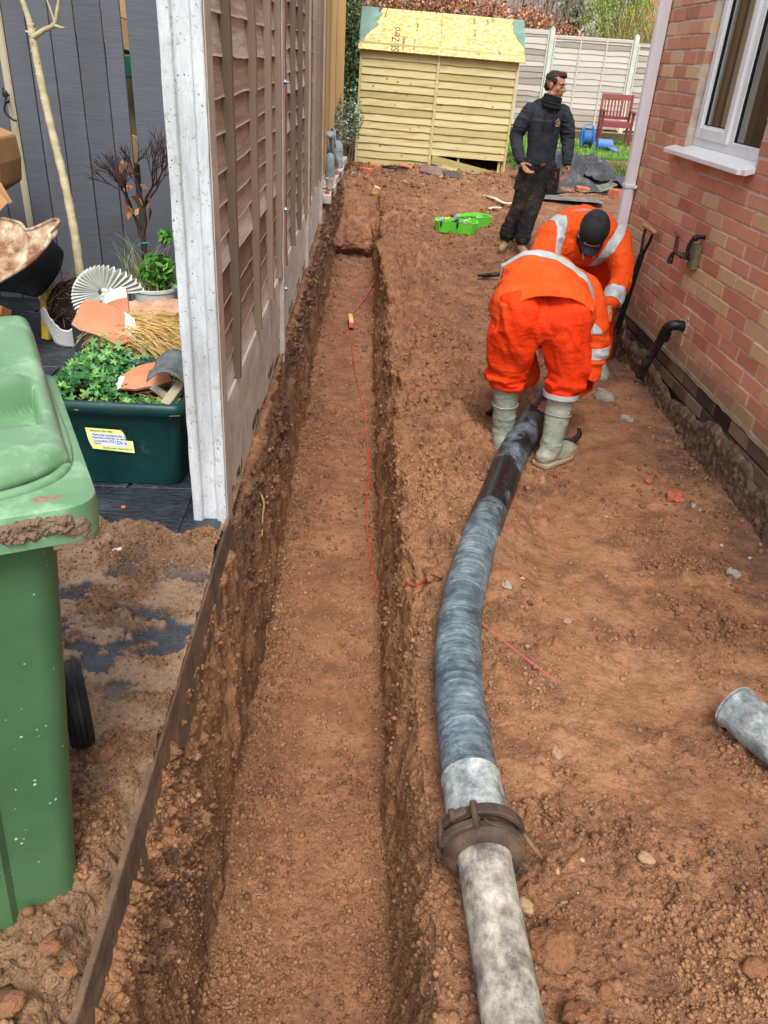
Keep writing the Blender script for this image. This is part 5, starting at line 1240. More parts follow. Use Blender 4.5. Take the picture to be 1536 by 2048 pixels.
for pts, r_ in (([(-1.68, 4.61, 1.79), (-1.70, 4.62, 1.87), (-1.74, 4.64, 2.0), (-1.80, 4.68, 2.3)], .016), ([(-1.672, 4.60, 1.74), (-1.61, 4.59, 1.775), (-1.555, 4.58, 1.80), (-1.53, 4.58, 1.86), (-1.50, 4.58, 1.98), (-1.47, 4.6, 2.3)], .013), ([(-1.56, 4.58, 1.80), (-1.52, 4.57, 1.79), (-1.505, 4.57, 1.79)], .009), ([(-1.55, 4.58, 1.81), (-1.58, 4.60, 1.90), (-1.64, 4.6, 2.05)], .006), ([(-1.67, 4.60, 1.75), (-1.70, 4.59, 1.765)], .008)):
    c = catmull(pts, 5); mb.tube(c, [r_ * (1 - .55 * i / len(c)) for i in range(len(c))], 10, round_ends=True)
mb.build('branches', M_BARK, tree, smooth=True)
# root ball
mb = MB(); mb.ell((-1.515, 4.22, .50), (.135, .13, .15)); mb.ell((-1.50, 4.27, .56), (.10, .09, .08)); mb.tube([(-1.53, 4.2, .36), (-1.52, 4.21, .50)], [.10, .13], 16)
wobbly('root_ball', mb, M_SOILP, tree, .008, .022, 22, 8, 1)
rb_ = rs.normal(size=(420, 3)); rb_ /= np.linalg.norm(rb_, axis=1)[:, None]; rb_ = rb_ * [.14, .135, .16] + [-1.515, 4.22, .50]; mb = MB()
for p in rb_:
    if p[2] < .46: continue
    q = Vector(p); d = Vector(rs.normal(size=3)) * .03; mb.cur = rs.uniform(); mb.tube([q, q + d * .6 + Vector((0, 0, .006)), q + d * 1.3], .0011, 3, caps=False)
mb.build('fine_roots', M_ROOT, tree)
pb = thing('broken_pot', 'broken white plastic pot splitting away from the tree roots', 'pot', (-1.52, 4.18, ZP)); V = []; n1, n2 = 46, 14
for i in range(n1):
    a = R(150 + 235 * i / (n1 - 1)); top = .215 - .105 * (.5 + .5 * math.sin(i * .33)) - .02 * rr.random() - .09 * math.exp(-((i - 30) / 9) ** 2) * 0
    for j in range(n2):
        t_ = j / (n2 - 1); rad = .105 + .045 * t_; V.append((-1.525 + math.cos(a) * rad, 4.185 + math.sin(a) * rad, ZP + .002 + top * t_))
o = npmesh('side', V, gridfaces(n1, n2), M_WHITEP); md = o.modifiers.new('s', 'SOLIDIFY'); md.thickness = .003; attach(o, pb)
mb = MB(); mb.lathe([(0, 0), (.104, 0), (.104, .004), (0, .004)], (-1.525, 4.185, ZP + .001), 24); mb.build('base', M_WHITEP, pb)
# white pot with a dead shrub and weeds
pw = thing('white_pot', 'round white plastic pot holding a dead shrub and green weeds', 'pot', (-1.165, 4.55, ZP))
mb = MB(); mb.lathe([(.085, 0), (.105, .10), (.116, .205), (.122, .207), (.122, .222), (.112, .224), (.104, .20)], (-1.165, 4.55, ZP + .001), 32); mb.build('pot', M_WHITEP, pw, smooth='auto')
mb = MB(); mb.ell((-1.165, 4.55, ZP + .195), (.108, .108, .02)); mb.build('potting_soil', M_SOILP, pw, smooth=True)
ds = thing('dead_shrub', 'dead dark twiggy shrub with a few brown leaves tied with green string', 'shrub', (-1.19, 4.55, .54)); mb = MB()
def grow(p, d, L, r_, dep):
    p2 = p + d * L; mid = (p + p2) / 2 + Vector((rr.gauss(0, .1), rr.gauss(0, .1), 0)) * L * .4
    mb.tube([p, mid, p2], [r_, r_ * .85, r_ * .7], 6 if dep < 2 else 4)
    if dep >= 5: return
    for k in range(3 if dep in (0, 1, 2, 3) else 2):
        e = (d + Vector((rr.gauss(-.03, .40), rr.gauss(0, .3), rr.gauss(.12, .28)))).normalized(); grow(p2, e, L * rr.uniform(.62, .86), r_ * .66, dep + 1)
mb.tube(catmull([(-1.185, 4.55, .53), (-1.20, 4.55, .65), (-1.205, 4.55, .78), (-1.225, 4.55, .88)], 4), .0115, 8)
for s_ in ((-1.222, .14), (-1.21, .17)): grow(Vector((s_[0], 4.55, .82)), Vector((-.22 if s_[1] < .15 else .14, .05, 1)).normalized(), s_[1] * .95, .012, 0)
mb.build('stems', smat('dark dead wood', ['1f1613', '36261f', '4a352a'], 20, .8, 60), ds)
V, F, a = leaves(17, lambda r_, n: np.stack([r_.uniform(-1.28, -1.15, n), r_.uniform(4.50, 4.56, n), r_.uniform(.93, 1.22, n)], 1), .075, 31, .4, 1.9, .12); attach(npmesh('dead_leaves', V, F, cmat('dead leaf', ['6a3a22', '9a5a34', 'b98660', 'd6c0a0'], .6), attrs={'rnd': a}), ds)
mb = MB(); mb.lathe([(.0135, -.004), (.016, 0), (.0135, .004)], (-1.203, 4.55, .79), 12); mb.tube([(-1.19, 4.54, .79), (-1.17, 4.53, .80), (-1.165, 4.53, .785)], .0025, 4); mb.tube([(-1.22, 4.54, .79), (-1.235, 4.53, .775)], .0025, 4); mb.build('string_tie', smat('green string', ['1f8a6a', '35a583'], 5), ds)
wd = thing('pot_weeds', 'green leafy weeds and pale grass growing in the round white pot', 'weeds', (-1.16, 4.52, .55))
V, F, a = leaves(230, ball((-1.13, 4.50, .64), (.10, .07, .10), 3, -.6, 8), .058, 33, .7, 2.3); attach(npmesh('leaves', V, F, cmat('weed leaf', ['2b5a1e', '3f7a2a', '5c9a3a', '7fb352'], .45), attrs={'rnd': a}), wd)
V, F, a = leaves(26, ball((-1.075, 4.52, .83), (.035, .03, .04), 3, -.6, 8), .06, 35, .8, 2.5); attach(npmesh('leaves', V, F, cmat('weed tip', ['2f6a20', '4c8a30', '6ea648'], .45), attrs={'rnd': a}), wd)
mb = MB(); mb.tube([(-1.11, 4.52, .55), (-1.10, 4.52, .70), (-1.075, 4.52, .82)], .004, 5); mb.build('stem', M_TWIG, wd)
base = np.stack([rs.normal(-1.20, .055, 130), rs.normal(4.5, .03, 130), np.full(130, .54)], 1); V, F, a = blades(130, base, .30, .004, 37, .75, .8, 5); attach(npmesh('grass_blades', V, F, cmat('pale grass', ['6a8a3a', '8fa552', 'b3ae78', 'c4bb92'], .7), attrs={'rnd': a}), wd)

# ------------------------------------------------------------------ planters
M_TUB = smat('dark green tub', ['062c2b', '0c3a38', '1a4a48'], 2.6, .42, 160, .1, .001, rvar=.1, dirt=('6f8f8a', 6, .62, .45))
def tub(name, x0, x1, y0, y1, zt, label, mat=M_TUB):
    t = thing(name, label, 'tub', ((x0 + x1) / 2, (y0 + y1) / 2, ZP), group='plastic tubs behind the white post')
    def rr_(i, z, r_=.05, n=6):
        out = []
        for (cx, cy_, a0) in ((x1 - i - r_, y1 - i - r_, 0), (x0 + i + r_, y1 - i - r_, 90), (x0 + i + r_, y0 + i + r_, 180), (x1 - i - r_, y0 + i + r_, 270)):
            for k in range(n + 1): a = R(a0 + 90 * k / n); out.append((cx + r_ * math.cos(a), cy_ + r_ * math.sin(a), z))
        return out
    mb = MB(); mb.loft([rr_(.045, ZP + .002), rr_(.04, ZP + .01), rr_(.022, zt - .05), rr_(.018, zt - .045), rr_(.03, zt - .045), rr_(.05, ZP + .03)]); mb.build('body', mat, t, smooth='auto')
    mb = MB(); rg = [rr_(.016, zt - .05), rr_(.0, zt - .045), rr_(-.004, zt - .018), rr_(.002, zt - .002), rr_(.012, zt + .002), rr_(.022, zt - .004), rr_(.024, zt - .04)]; mb.loft(rg, caps=False); o = mb.build('rim', mat, t, smooth=True)
    mb = MB(); mb.loft([rr_(.03, zt - .12), rr_(.028, zt - .075)]); mb.cur = .4; so = mb.build('potting_soil', M_SOILP, t)
    return t
TY = 2.56
t1 = tub('plant_tub', -1.06, -.592, TY, 3.03, .665, 'large dark green tub with a torn yellow label, overflowing with leafy weeds')
t2 = tub('plant_tub', -1.06, -.61, 3.06, 3.50, .655, 'dark green tub full of straw, just behind the labelled one')
M_BLK = smat('matt black planter', ['15181a', '222629', '2e3236'], 6, .6, 60, .3)
mb = MB(); mb.box2((-1.28, 3.62, ZP), (-.72, 3.84, .615)); o = mb.build('black_trough', M_BLK, None, bevel=.012); tag(o, 'black plastic trough under the pale stone, beside the white post', 'trough')
# label sticker on the tub
st_ = bpy.data.objects.new('sticker', None)
u_, v_ = Vector((1, 0, -.035)).normalized(), Vector((.035, 0, 1)).normalized(); yb_ = TY + .0185
M_STY = smat('yellow label', ['d8d87a', 'e4e48c', 'ecec9c'], 14, .6, 60, .1, .0005); M_STW = smat('white label paper', ['c9cfe0', 'd9deea'], 20, .6, 60, .1, .0005)
mb = MB(); s0 = (-.948, yb_, .558)
k_ = .0021
pl = [(0, 2), (60, 2), (66, -8), (67, -17), (78, -17), (80, -39), (10, -36), (4, -22)]
mb.prism([(a * k_, b * k_) for a, b in pl][::-1], s0, u_, v_, .0012); sk = mb.build('label', M_STY, t1)
mb = MB(); mb.prism([(a * k_, b * k_) for a, b in [(8, -6), (57, -6), (66, -10), (70, -29), (22, -29), (10, -20)]][::-1], (s0[0], s0[1] - .0014, s0[2]), u_, v_, .0008); mb.build('paper', M_STW, sk)
M_PR = smat('dark print', ['2d3550', '3b4460'], 60, .7)
def lt2(s_, a, b, size, m=M_PR): text('print', s_, size, m, sk, (s0[0] + a * k_, s0[1] - .0032, s0[2] + b * k_), u_, v_, .0002)
lt2('ORGANIC PEAT FREE', 7, -3.5, .0085); lt2('Plant this outdoors by  23 5', 11, -11, .0115); lt2('Recycled materials on container', 11, -16, .0105); lt2('Contents', 12, -22, .009); lt2('No 5721', 27, -23, .013); lt2('Volume', 12, -26.5, .008); lt2('Dh k.', 50, -26, .018); lt2('Grown under licence No. 5', 26, -34.5, .009)
# weeds in the tub
M_WEED = cmat('geranium leaf', ['1f4a25', '2f6633', '4a8448', '6a9f5f', '86b04e'], .5, bscale=60, vary=.2)
def lobed(n, sample, size, seed, up=1.2):
    """five lobed leaves on a short stalk"""
    r = np.random.RandomState(seed); C = sample(r, n); n = len(C); lob = [(0, 0)]
    for k in range(15):
        a = -2.5 + 5.0 * k / 14; rad = 1.0 if k % 3 == 1 else (.72 if k % 3 == 0 else .80)
        if k % 3 == 0: rad = .48
        lob.append((rad * math.sin(a), rad * math.cos(a) + .1))
    lob = np.array(lob); d = r.normal(size=(n, 3)); d[:, 2] += up * 1.6; d[:, 1] -= .5; d /= np.linalg.norm(d, axis=1)[:, None]
    e = r.normal(size=(n, 3)); e -= (e * d).sum(1)[:, None] * d; e /= np.linalg.norm(e, axis=1)[:, None]; g = np.cross(d, e); s_ = size * r.uniform(.5, 1.15, n)[:, None, None]
    cup = .25 * (lob ** 2).sum(1)
    V = C[:, None, :] + s_ * (e[:, None, :] * lob[None, :, :1] + g[:, None, :] * lob[None, :, 1:] + d[:, None, :] * (cup[None, :, None] + r.normal(size=(n, 16, 1)) * .06))
    tri = np.array([(0, k, k + 1) for k in range(1, 15)]); F = (np.arange(n)[:, None, None] * 16 + tri[None]).reshape(-1, 3)
    return V.reshape(-1, 3), F, np.repeat(r.uniform(0, 1, n), 16)
wt = thing('tub_weeds', 'leafy green weeds with lobed leaves spilling over the labelled tub', 'weeds', (-.95, 2.75, .6))
def wsamp(r, n):
    q = np.stack([r.uniform(-1.10, -.60, n), r.uniform(2.62, 3.06, n), np.zeros(n)], 1)
    hh = .10 * np.exp(-((q[:, 0] + .99) / .10) ** 2) + .03 + .05 * (q[:, 1] > 2.98) * (q[:, 0] > -.85)
    q[:, 2] = .615 + hh * r.uniform(.2, 1.0, n)
    dens = np.where(q[:, 0] < -.86, 1.0, np.where((q[:, 1] > 2.95) | (q[:, 1] < 2.68), .45, .05)); return q[r.uniform(0, 1, n) < dens]
V, F, a = lobed(1150, wsamp, .021, 41); attach(npmesh('leaves', V, F, M_WEED, attrs={'rnd': a}), wt)
mb = MB()
for k in range(160):
    x, y = rr.uniform(-1.08, -.62), rr.uniform(2.60, 3.0); mb.cur = rr.random(); mb.tube([(x, y, .585), (x + rr.gauss(0, .03), y + rr.gauss(0, .03), .625), (x + rr.gauss(0, .06), y + rr.gauss(0, .05), .64)], .0015, 4, caps=False)
mb.build('stalks', M_ROOT, wt)
# terracotta shards
M_TERRA = smat('terracotta', ['ad6a4a', 'ba7855', 'c98c6b'], 4, .75, 120, .25, .001, dirt=('d8b8a0', 8, .62, .5)); M_GLAZE = smat('white glaze', ['c4cac4', 'd8dcd6'], 6, .4, 60, .1)
def shard(c, rot, poly, rad, name, label, wpoly=None, th=.011):
    """a piece of a broken pot wall: curved about its long axis, with a glazed white band"""
    E = Euler(rot).to_matrix(); c = Vector(c)
    def bend(poly_, off, th_):
        bm = bmesh.new(); vs = [bm.verts.new((a, b, 0)) for a, b in poly_]; bm.faces.new(vs)
        xs = [p[0] for p in poly_]
        for k in range(1, 14):
            x = min(xs) + (max(xs) - min(xs)) * k / 14; bmesh.ops.bisect_plane(bm, geom=bm.verts[:] + bm.edges[:] + bm.faces[:], plane_co=(x, 0, 0), plane_no=(1, 0, 0))
        ex = bmesh.ops.extrude_face_region(bm, geom=bm.faces[:]); 
        for g in ex['geom']:
            if isinstance(g, bmesh.types.BMVert): g.co.z = -th_
        for v in bm.verts:
            a = v.co.x / rad; rz = rad + v.co.z + off; v.co = c + E @ Vector((rz * math.sin(a), v.co.y, rz * math.cos(a) - rad))
        bmesh.ops.recalc_face_normals(bm, faces=bm.faces); me = bpy.data.meshes.new(name); bm.to_mesh(me); bm.free(); return me
    t = thing(name, label, 'shard', c, group='broken terracotta shards')
    for nm, pp, off, th_, m in (('clay', poly, 0, th, M_TERRA),) + ((('glaze', wpoly, .0015, .003, M_GLAZE),) if wpoly else ()):
        me = bend(pp, off, th_); me.materials.append(m); o = bpy.data.objects.new(nm, me); COL.objects.link(o); md = o.modifiers.new('b', 'BEVEL'); md.width = .0012; attach(o, t)
shard((-.80, 2.80, .688), (R(24), R(-6), R(12)), [(-.125, -.045), (-.07, .01), (.00, .045), (.07, .062), (.10, .05), (.115, .01), (.105, -.005), (.118, -.03), (.06, -.065), (-.02, -.075), (-.08, -.05)], .25, 'terracotta_shard', 'orange terracotta shard lying on the labelled tub beside torn felt', [(-.125, -.045), (-.105, -.01), (-.07, .012), (-.055, .0), (-.075, -.05), (-.09, -.053)])
shard((-1.035, 3.16, .775), (R(44), R(4), R(-14)), [(-.15, -.03), (-.135, .085), (.02, .07), (.12, .045), (.15, .02), (.155, -.04), (.10, -.09), (.0, -.07), (-.08, -.06)], .26, 'terracotta_shard', 'big terracotta shard with a white glazed edge, standing in the straw tub', [(.03, .069), (.08, .056), (.105, -.02), (.155, -.04), (.15, .0), (.12, .045)])
shard((-1.075, 3.42, .735), (R(55), R(-22), R(-28)), [(-.10, -.06), (-.09, .09), (.07, .10), (.09, .02), (.10, -.05), (.02, -.09)], .2, 'terracotta_shard', 'upright terracotta shard with a white rim, behind the bigger shard', [(-.09, .035), (-.09, .092), (.07, .101), (.082, .05)])
mb = MB(); V = []
for i in range(24):
    for j in range(12):
        u2, v2 = i / 23, j / 11; V.append((-.74 + .19 * u2, 2.66 + .16 * v2 - .02 * u2, .70 + .045 * math.sin(3.3 * u2 + .3) + .012 * math.sin(6 * v2 + u2 * 4) + .03 * v2))
o = npmesh('torn_felt', V, gridfaces(24, 12), smat('grey mineral felt', ['3f4446', '5a6062', '70777a'], 20, .9, 200, .6), None); md = o.modifiers.new('s', 'SOLIDIFY'); md.thickness = .004; attach(o, None); tag(o, 'curled scrap of grey roofing felt on the labelled tub next to the white post', 'felt scrap')
mb = MB(); mb.cur = .4; mb.box((-.655, 2.69, .655), (.035, .12, .03), (R(24), .2, -.3)); mb.box((-.70, 2.72, .645), (.02, .14, .02), (R(10), .1, .9)); mb.cur = .8; tag(mb.build('wood_scrap', M_BAREW, None, bevel=.002), 'split scraps of weathered wood at the corner of the labelled tub', 'wood scraps')
# straw
stw = thing('straw_bundle', 'golden dried grass flopping over the second tub', 'dried grass', (-.84, 3.3, .62))
mb = MB(); n = 900; V = []; F = []; at_ = []
r_ = np.random.RandomState(5)
for k in range(n):
    a = r_.uniform(0, 1); b0 = Vector((-1.0 + .06 * r_.normal(), 3.22 + .05 * r_.normal(), .60)); L = r_.uniform(.16, .36); ang = r_.uniform(-.5, .65)
    dx, dy = math.cos(ang), math.sin(ang); hh = r_.uniform(.06, .15); cc = []
    for j in range(6): t_ = j / 5; cc.append(b0 + Vector((dx * L * t_, dy * L * t_ * .8, hh * math.sin(PI * (t_ * .85 + .1)) + .02)))
    mb.cur = r_.uniform(0, 1); mb.tube(cc, .0013, 3, caps=False)
mb.build('stalks', cmat('golden straw', ['8f6a2a', 'b88f3f', 'cfa85a', 'd8c08a', 'c0ae84'], .7), stw)
# pale stone on the trough
def stone(name, c, r3, mat, label, cat, seed, rot=(0, 0, 0), amp=.18, voxel=None, group=None, sc=None, sharp=0):
    mb = MB(); mb.ell(c, r3, rot, 18, 12)
    m = max(r3); me = remesh(mb, voxel or m / 11, 1); sc = sc or 1.6 / m
    def dsp(co):
        d_, v_ = cell(co, sc * .8, seed)
        return m * (amp * fbm(co, sc, 4, seed) + sharp * v_ * .3 + .04 * fbm(co, sc * 7, 3, seed + 4))
    o = skin(name, me, mat, None, dsp); tag(o, label, cat, group); return o
M_SAND = smat('pale sandstone', ['a87e60', 'c0977a', 'd3b094'], 14, .9, 60, .7, .004, dirt=('7a543c', 11, .56, .7))
stone('sandstone_block', (-.99, 3.73, .655), (.24, .085, .042), M_SAND, 'long rough pale sandstone lump lying on the black trough', 'stone', 5, (0, R(-2), R(3)), .10, .009, sc=12)
# pleated white thing
M_PLEAT = smat('dirty white pleats', ['a9aca4', 'c6c9c1', 'd9dbd4'], 6, .7, 60, .2, .001, dirt=('8a7d66', 8, .6, .5))
fan = thing('pleated_hose', 'crumpled white pleated flexible pipe bent into a fan beside the white pot', 'flexible pipe', (-1.27, 4.0, .56)); V = []; n1 = 150
for i in range(n1):
    t_ = i / (n1 - 1); a = R(250 - 235 * t_); ph = i * 2 * PI / 5.2; ext = .018 if i > 0 else 0; k0 = 1 - .25 * math.sin(PI * t_) * 0
    for j in range(16):
        s_ = j / 15; rad = .022 + .128 * s_ * (1 - .12 * (math.sin(5 * t_))); zz = (.011 * s_ + .002) * math.sin(ph)
        x = math.cos(a) * rad; z = math.sin(a) * rad
        V.append((-1.275 + x + .12 * max(0, t_ - .75) * 2, 3.97 + zz * 1.6 - .05 * s_ - .02 * t_ + z * .35, .660 + z * .85 + zz * .4))
o = npmesh('pleats', V, gridfaces(n1, 16), M_PLEAT); md = o.modifiers.new('s', 'SOLIDIFY'); md.thickness = .002; attach(o, fan)
mb = MB()
for k in range(9): mb.ell((-1.25 + rr.gauss(0, .03), 3.93, .655 + rr.gauss(0, .02)), (.022, .01, .016), (rr.random(), rr.random(), 0), 8, 6)
wobbly('knot', mb, M_PLEAT, fan, .004, .008, 40, 6, 1)
mb = MB(); mb.box2((-1.42, 3.86, ZP), (-1.14, 4.14, .545)); tag(mb.build('black_crate', M_BLK, None, bevel=.015), 'black crate carrying the white pleated pipe', 'crate')
# cardboard box and wheelbarrow
M_CARD = smat('brown cardboard', ['8a6440', 'a3794f', 'b88d60'], 3, .85, 60, .2, .001, dirt=('6a4a30', 5, .6, .5))
cb = thing('cardboard_box', 'crumpled brown cardboard box at the left edge, resting above the wheelbarrow', 'box', (-1.95, 4.4, 1.0))
mb = MB(); mb.prism([(-.45, .22), (-.12, .33), (.0, .28), (.105, .245), (.115, .13), (.10, .02), (.0, -.04), (-.12, -.10), (-.45, -.2)], (-1.915, 4.25, 1.06), (1, 0, .0), (0, 0, 1), -.30); mb.build('carton', M_CARD, cb, bevel=.012)
mb = MB(); mb.box((-1.90, 4.24, 1.0), (.26, .006, .10), (R(-12), R(-28), .1)); mb.build('flap', M_CARD, cb); mb = MB(); mb.box((-1.92, 4.22, .97), (.30, .006, .14), (R(-20), R(-42), .0)); mb.build('flap', M_CARD, cb)
M_RUSTT = smat('rusty painted steel', ['6a4a36', '94765a', 'b5a488', 'cfc6b2'], 9, .8, 60, .5, .003, dirt=('6a3a24', 11, .47, .85)); M_BARU = smat('black steel underside', ['12161c', '1c222a', '2b323a'], 6, .5, 60, .2, dirt=('7a4a24', 4, .60, .7)); M_YSTEEL = smat('yellow painted steel', ['a88a1a', 'c9a828'], 8, .5, 40, .2, dirt=('5a3a1c', 9, .6, .8))
wb = thing('wheelbarrow', 'rusty wheelbarrow tipped up, its black underside showing at the left edge', 'wheelbarrow', (-1.9, 4.1, ZP))
Tp, Bp, Cp, Dp = Vector((-1.465, 4.00, .94)), Vector((-1.66, 3.80, .745)), Vector((-2.45, 3.95, .72)), Vector((-2.45, 4.35, .98)); Mid = Vector((-1.60, 4.1, .93))
wsh = Vector((-.05, 0, -.015)); Tp, Bp, Cp, Dp, Mid = [q + wsh for q in (Tp, Bp, Cp, Dp, Mid)]
rim = catmull([Tp, (-1.50, 3.96, .90), (-1.57, 3.86, .815), Bp, (-1.74, 3.78, .71), (-2.0, 3.80, .70), Cp], 5) 
rim2 = catmull([Tp, (-1.475, 4.05, .972), (-1.53, 4.12, .965), Mid, (-1.75, 4.2, .935), (-2.1, 4.3, .95), Dp], 5)
nR = len(rim); V = []; 
for i in range(nR):
    a, b = rim[i], rim2[i]
    for j in range(12):
        t_ = j / 11; q = a.lerp(b, t_); dep = .20 * math.sin(PI * t_) ** .7 * min(1, i / nR * 2.4 + .02)
        V.append(q + Vector((.25, .55, -.75)).normalized() * dep * .32)
o = npmesh('tray', [tuple(q) for q in V], gridfaces(nR, 12), M_RUSTT); md = o.modifiers.new('s', 'SOLIDIFY'); md.thickness = .003; attach(o, wb)
V = []
for i in range(nR):
    a, b = rim[i], rim2[i]; mid = a.lerp(b, .5) + Vector((.10, .3, -.55)).normalized() * .23 * min(1, i / nR * 2.2 + .03)
    for j in range(8): t_ = j / 7; V.append(a.lerp(mid + Vector((0, 0, -.02)), t_) + Vector((.004, -.004, -.006)))
o = npmesh('underside', [tuple(q) for q in V], gridfaces(nR, 8), M_BARU); md = o.modifiers.new('s', 'SOLIDIFY'); md.thickness = .004; attach(o, wb)
mb = MB(); mb.tube(rim, .011, 8); mb.tube(rim2, .009, 8); mb.build('rim', M_RUSTT, wb, smooth=True)
mb = MB(); mb.beam((-1.645, 4.20, .66), (-1.665, 4.15, .345), .045, .02); mb.build('leg', M_YSTEEL, wb, bevel=.003)
mb = MB(); mb.lathe([(.0, -.02), (.03, -.02), (.034, 0), (.03, .02), (0, .02)], (-1.625, 4.02, .70), 14, (0, R(80), 0)); mb.box((-1.665, 3.99, .69), (.05, .05, .05), (.3, .2, 0)); mb.build('bracket', M_BARU, wb)
mb = MB(); mb.beam((-2.2, 3.7, .66), (-1.69, 3.72, .62), .04, .05); mb.beam((-1.70, 3.72, .62), (-1.68, 3.78, .58), .04, .05); mb.build('handle', smat('worn timber', ['7a5234', '9a6f48'], 12, .7), wb, bevel=.006)
# ------------------------------------------------------------------ hose, pipes, clamps
def hose_mat():
    t = NT('dusty rubber hose'); v = t.coord(); al = t.attr('along'); ang = t.attr('ang')
    cx = t.add('ShaderNodeCombineXYZ'); t.link(al, cx.inputs[0]); t.link(ang, cx.inputs[1])
    mp = t.add('ShaderNodeMapping'); mp.inputs['Scale'].default_value = (1, .035, 1); t.link(cx.outputs[0], mp.inputs[0])
    rings = t.noise(mp.outputs[0], 60, 8, .75, .5); big = t.noise(v, 9, 8, .75); fine = t.noise(mp.outputs[0], 260, 3, .6)
    n = t.math('ADD', t.math('MULTIPLY', rings, .5), t.math('MULTIPLY', big, .5))
    # dust lies in patches; where it is missing the wet rubber is black
    c = t.ramp(n, [(.38, '2a3238'), (.46, '4b5860'), (.54, '6f7e87'), (.63, '9dabb2')])
    far = t.ramp(al, [(.0, 0.0), (1, 1.0)]); bare = t.math('ADD', t.noise(v, 7, 5, .6), t.math('MULTIPLY', t.attr('bare'), .46))
    bm_ = t.ramp(bare, [(.66, 0.0), (.80, 1.0)]); c = t.mix(bm_, c, '15181c')
    thin = t.voro(mp.outputs[0], 60); c = t.mix(t.ramp(fine, [(.60, 0.0), (.72, .45)]), c, 'c3ced2')
    rst = t.ramp(t.noise(v, 22, 4, .7), [(.74, 0.0), (.80, .5)]); c = t.mix(t.math('MULTIPLY', rst, t.math('SUBTRACT', 1.0, bm_)), c, '9a7048')
    r = t.mix(bm_, t.ramp(big, [(.3, .5), (.7, .68)]), (.36, .36, .36, 1))
    return t.fin(c, r, t.bump(rings, .22, .004, t.bump(fine, .15, .001)), 0, .5)
M_HOSE = hose_mat()
M_PIPEC = smat('cement crusted steel', ['57534f', '8b867e', 'b8b3a8', 'd6d2c6'], 13, .78, 150, .8, .004, stretch=(1, .5, 1), dirt=('45403f', 9, .53, .8), speck=('2a2624', 60, .07))
def crust(name, stops, sc, rust, rt):
    t = NT(name); v = t.coord(); n = t.noise(v, sc, 12, .78); v2 = t.coord((1, .35, 1)); m = t.noise(v2, sc * .6, 8, .7)
    f = t.math('ADD', t.math('MULTIPLY', n, .6), t.math('MULTIPLY', m, .4)); c = t.ramp(f, stops)
    c = t.mix(t.ramp(t.noise(v, sc * 1.3, 6, .7), [(rt, 0.0), (rt + .07, .65)]), c, rust)
    sp = t.math('ADD', t.voro(v, 60), t.math('MULTIPLY', t.math('SUBTRACT', .62, t.noise(v, 25, 4, .8)), 1.1)); c = t.mix(t.ramp(sp, [(.10, .85), (.17, 0.0)]), c, '3a3632')
    return t.fin(c, t.ramp(n, [(.4, .55), (.6, .85)]), t.bump(n, .7, .004, t.bump(t.noise(v, 220, 4, .7), .4, .001)), 0, .35)
M_SLEEVE = crust('dusty steel sleeve', [(.40, '5d6568'), (.48, '8b9394'), (.55, 'b9bdb9'), (.62, 'd3d2ca')], 15, '8a7460', .60)
M_PIPEC = crust('cement crusted steel', [(.40, '45403c'), (.46, '7c766e'), (.53, 'aca597'), (.61, 'd0cabb')], 12, '7a6048', .64)
M_CLAMP = smat('rusty clamp', ['382d24', '57473a', '77624e'], 14, .7, 90, .6, .003, metal=.25, dirt=('9a6a3c', 10, .56, .7))
def tubemesh(name, pts, rad, mat, parent, n=40, wob=0, barefn=None, seed=3):
    pts = [Vector(p) for p in pts]; m = len(pts); V = []; al = []; an = []; ba = []; s_ = 0; u = None
    for i, p in enumerate(pts):
        if i: s_ += (p - pts[i - 1]).length
        d = (pts[min(i + 1, m - 1)] - pts[max(i - 1, 0)]).normalized()
        if u is None: u, w = frame(d)
        else: u = (u - d * u.dot(d)).normalized(); w = d.cross(u).normalized()
        rr_ = rad(s_) if callable(rad) else rad
        for k in range(n):
            a = 2 * PI * k / n; V.append(p + (u * math.cos(a) + w * math.sin(a)) * rr_); al.append(s_); an.append(math.sin(a)); ba.append(barefn(p, s_) if barefn else 0)
    V = np.array([tuple(q) for q in V])
    if wob: 
        C = np.repeat(np.array([tuple(p) for p in pts]), n, 0); dr = V - C; dr /= np.linalg.norm(dr, axis=1)[:, None]; V = V + dr * (wob * fbm(V, 14, 3, seed))[:, None]
    F = [(i * n + k, i * n + (k + 1) % n, (i + 1) * n + (k + 1) % n, (i + 1) * n + k) for i in range(m - 1) for k in range(n)]
    o = npmesh(name, V, F, mat, attrs={'along': al, 'ang': an, 'bare': ba}); attach(o, parent); return o
HR = .0755
hz = thing('concrete_hose', 'thick dusty black rubber hose curving up the dug ground to the workers', 'hose', (.45, 2.2, 0))
hp = [(.352, 1.46, .088), (.352, 1.60, .086), (.354, 1.78, .084), (.370, 2.0, .083), (.408, 2.25, .083), (.475, 2.52, .082), (.572, 2.86, .082), (.672, 3.16, .082), (.765, 3.45, .083), (.870, 3.72, .088), (.960, 3.93, .098), (1.015, 4.06, .105)]
path = catmull(hp, 26)
def bare_fn(p, s_): return float(np.clip((p.y - 2.45) / .5, 0, 1) * .55 + (.35 if p.y > 2.95 and p.y < 3.3 else 0))
tubemesh('hose', path, HR, M_HOSE, hz, 48, .0012, bare_fn)
mb = MB(); 
endp = Vector(hp[-1]); dv = (endp - Vector(hp[-2])).normalized(); E_ = catmull([endp - dv * .01, endp + dv * .10, endp + dv * .2], 6)
tubemesh('far_fitting', E_, .070, smat('dark steel', ['2b2b2c', '4c4c4a', '77746c'], 14, .45, 60, .3, metal=.5), hz, 36, .0015)
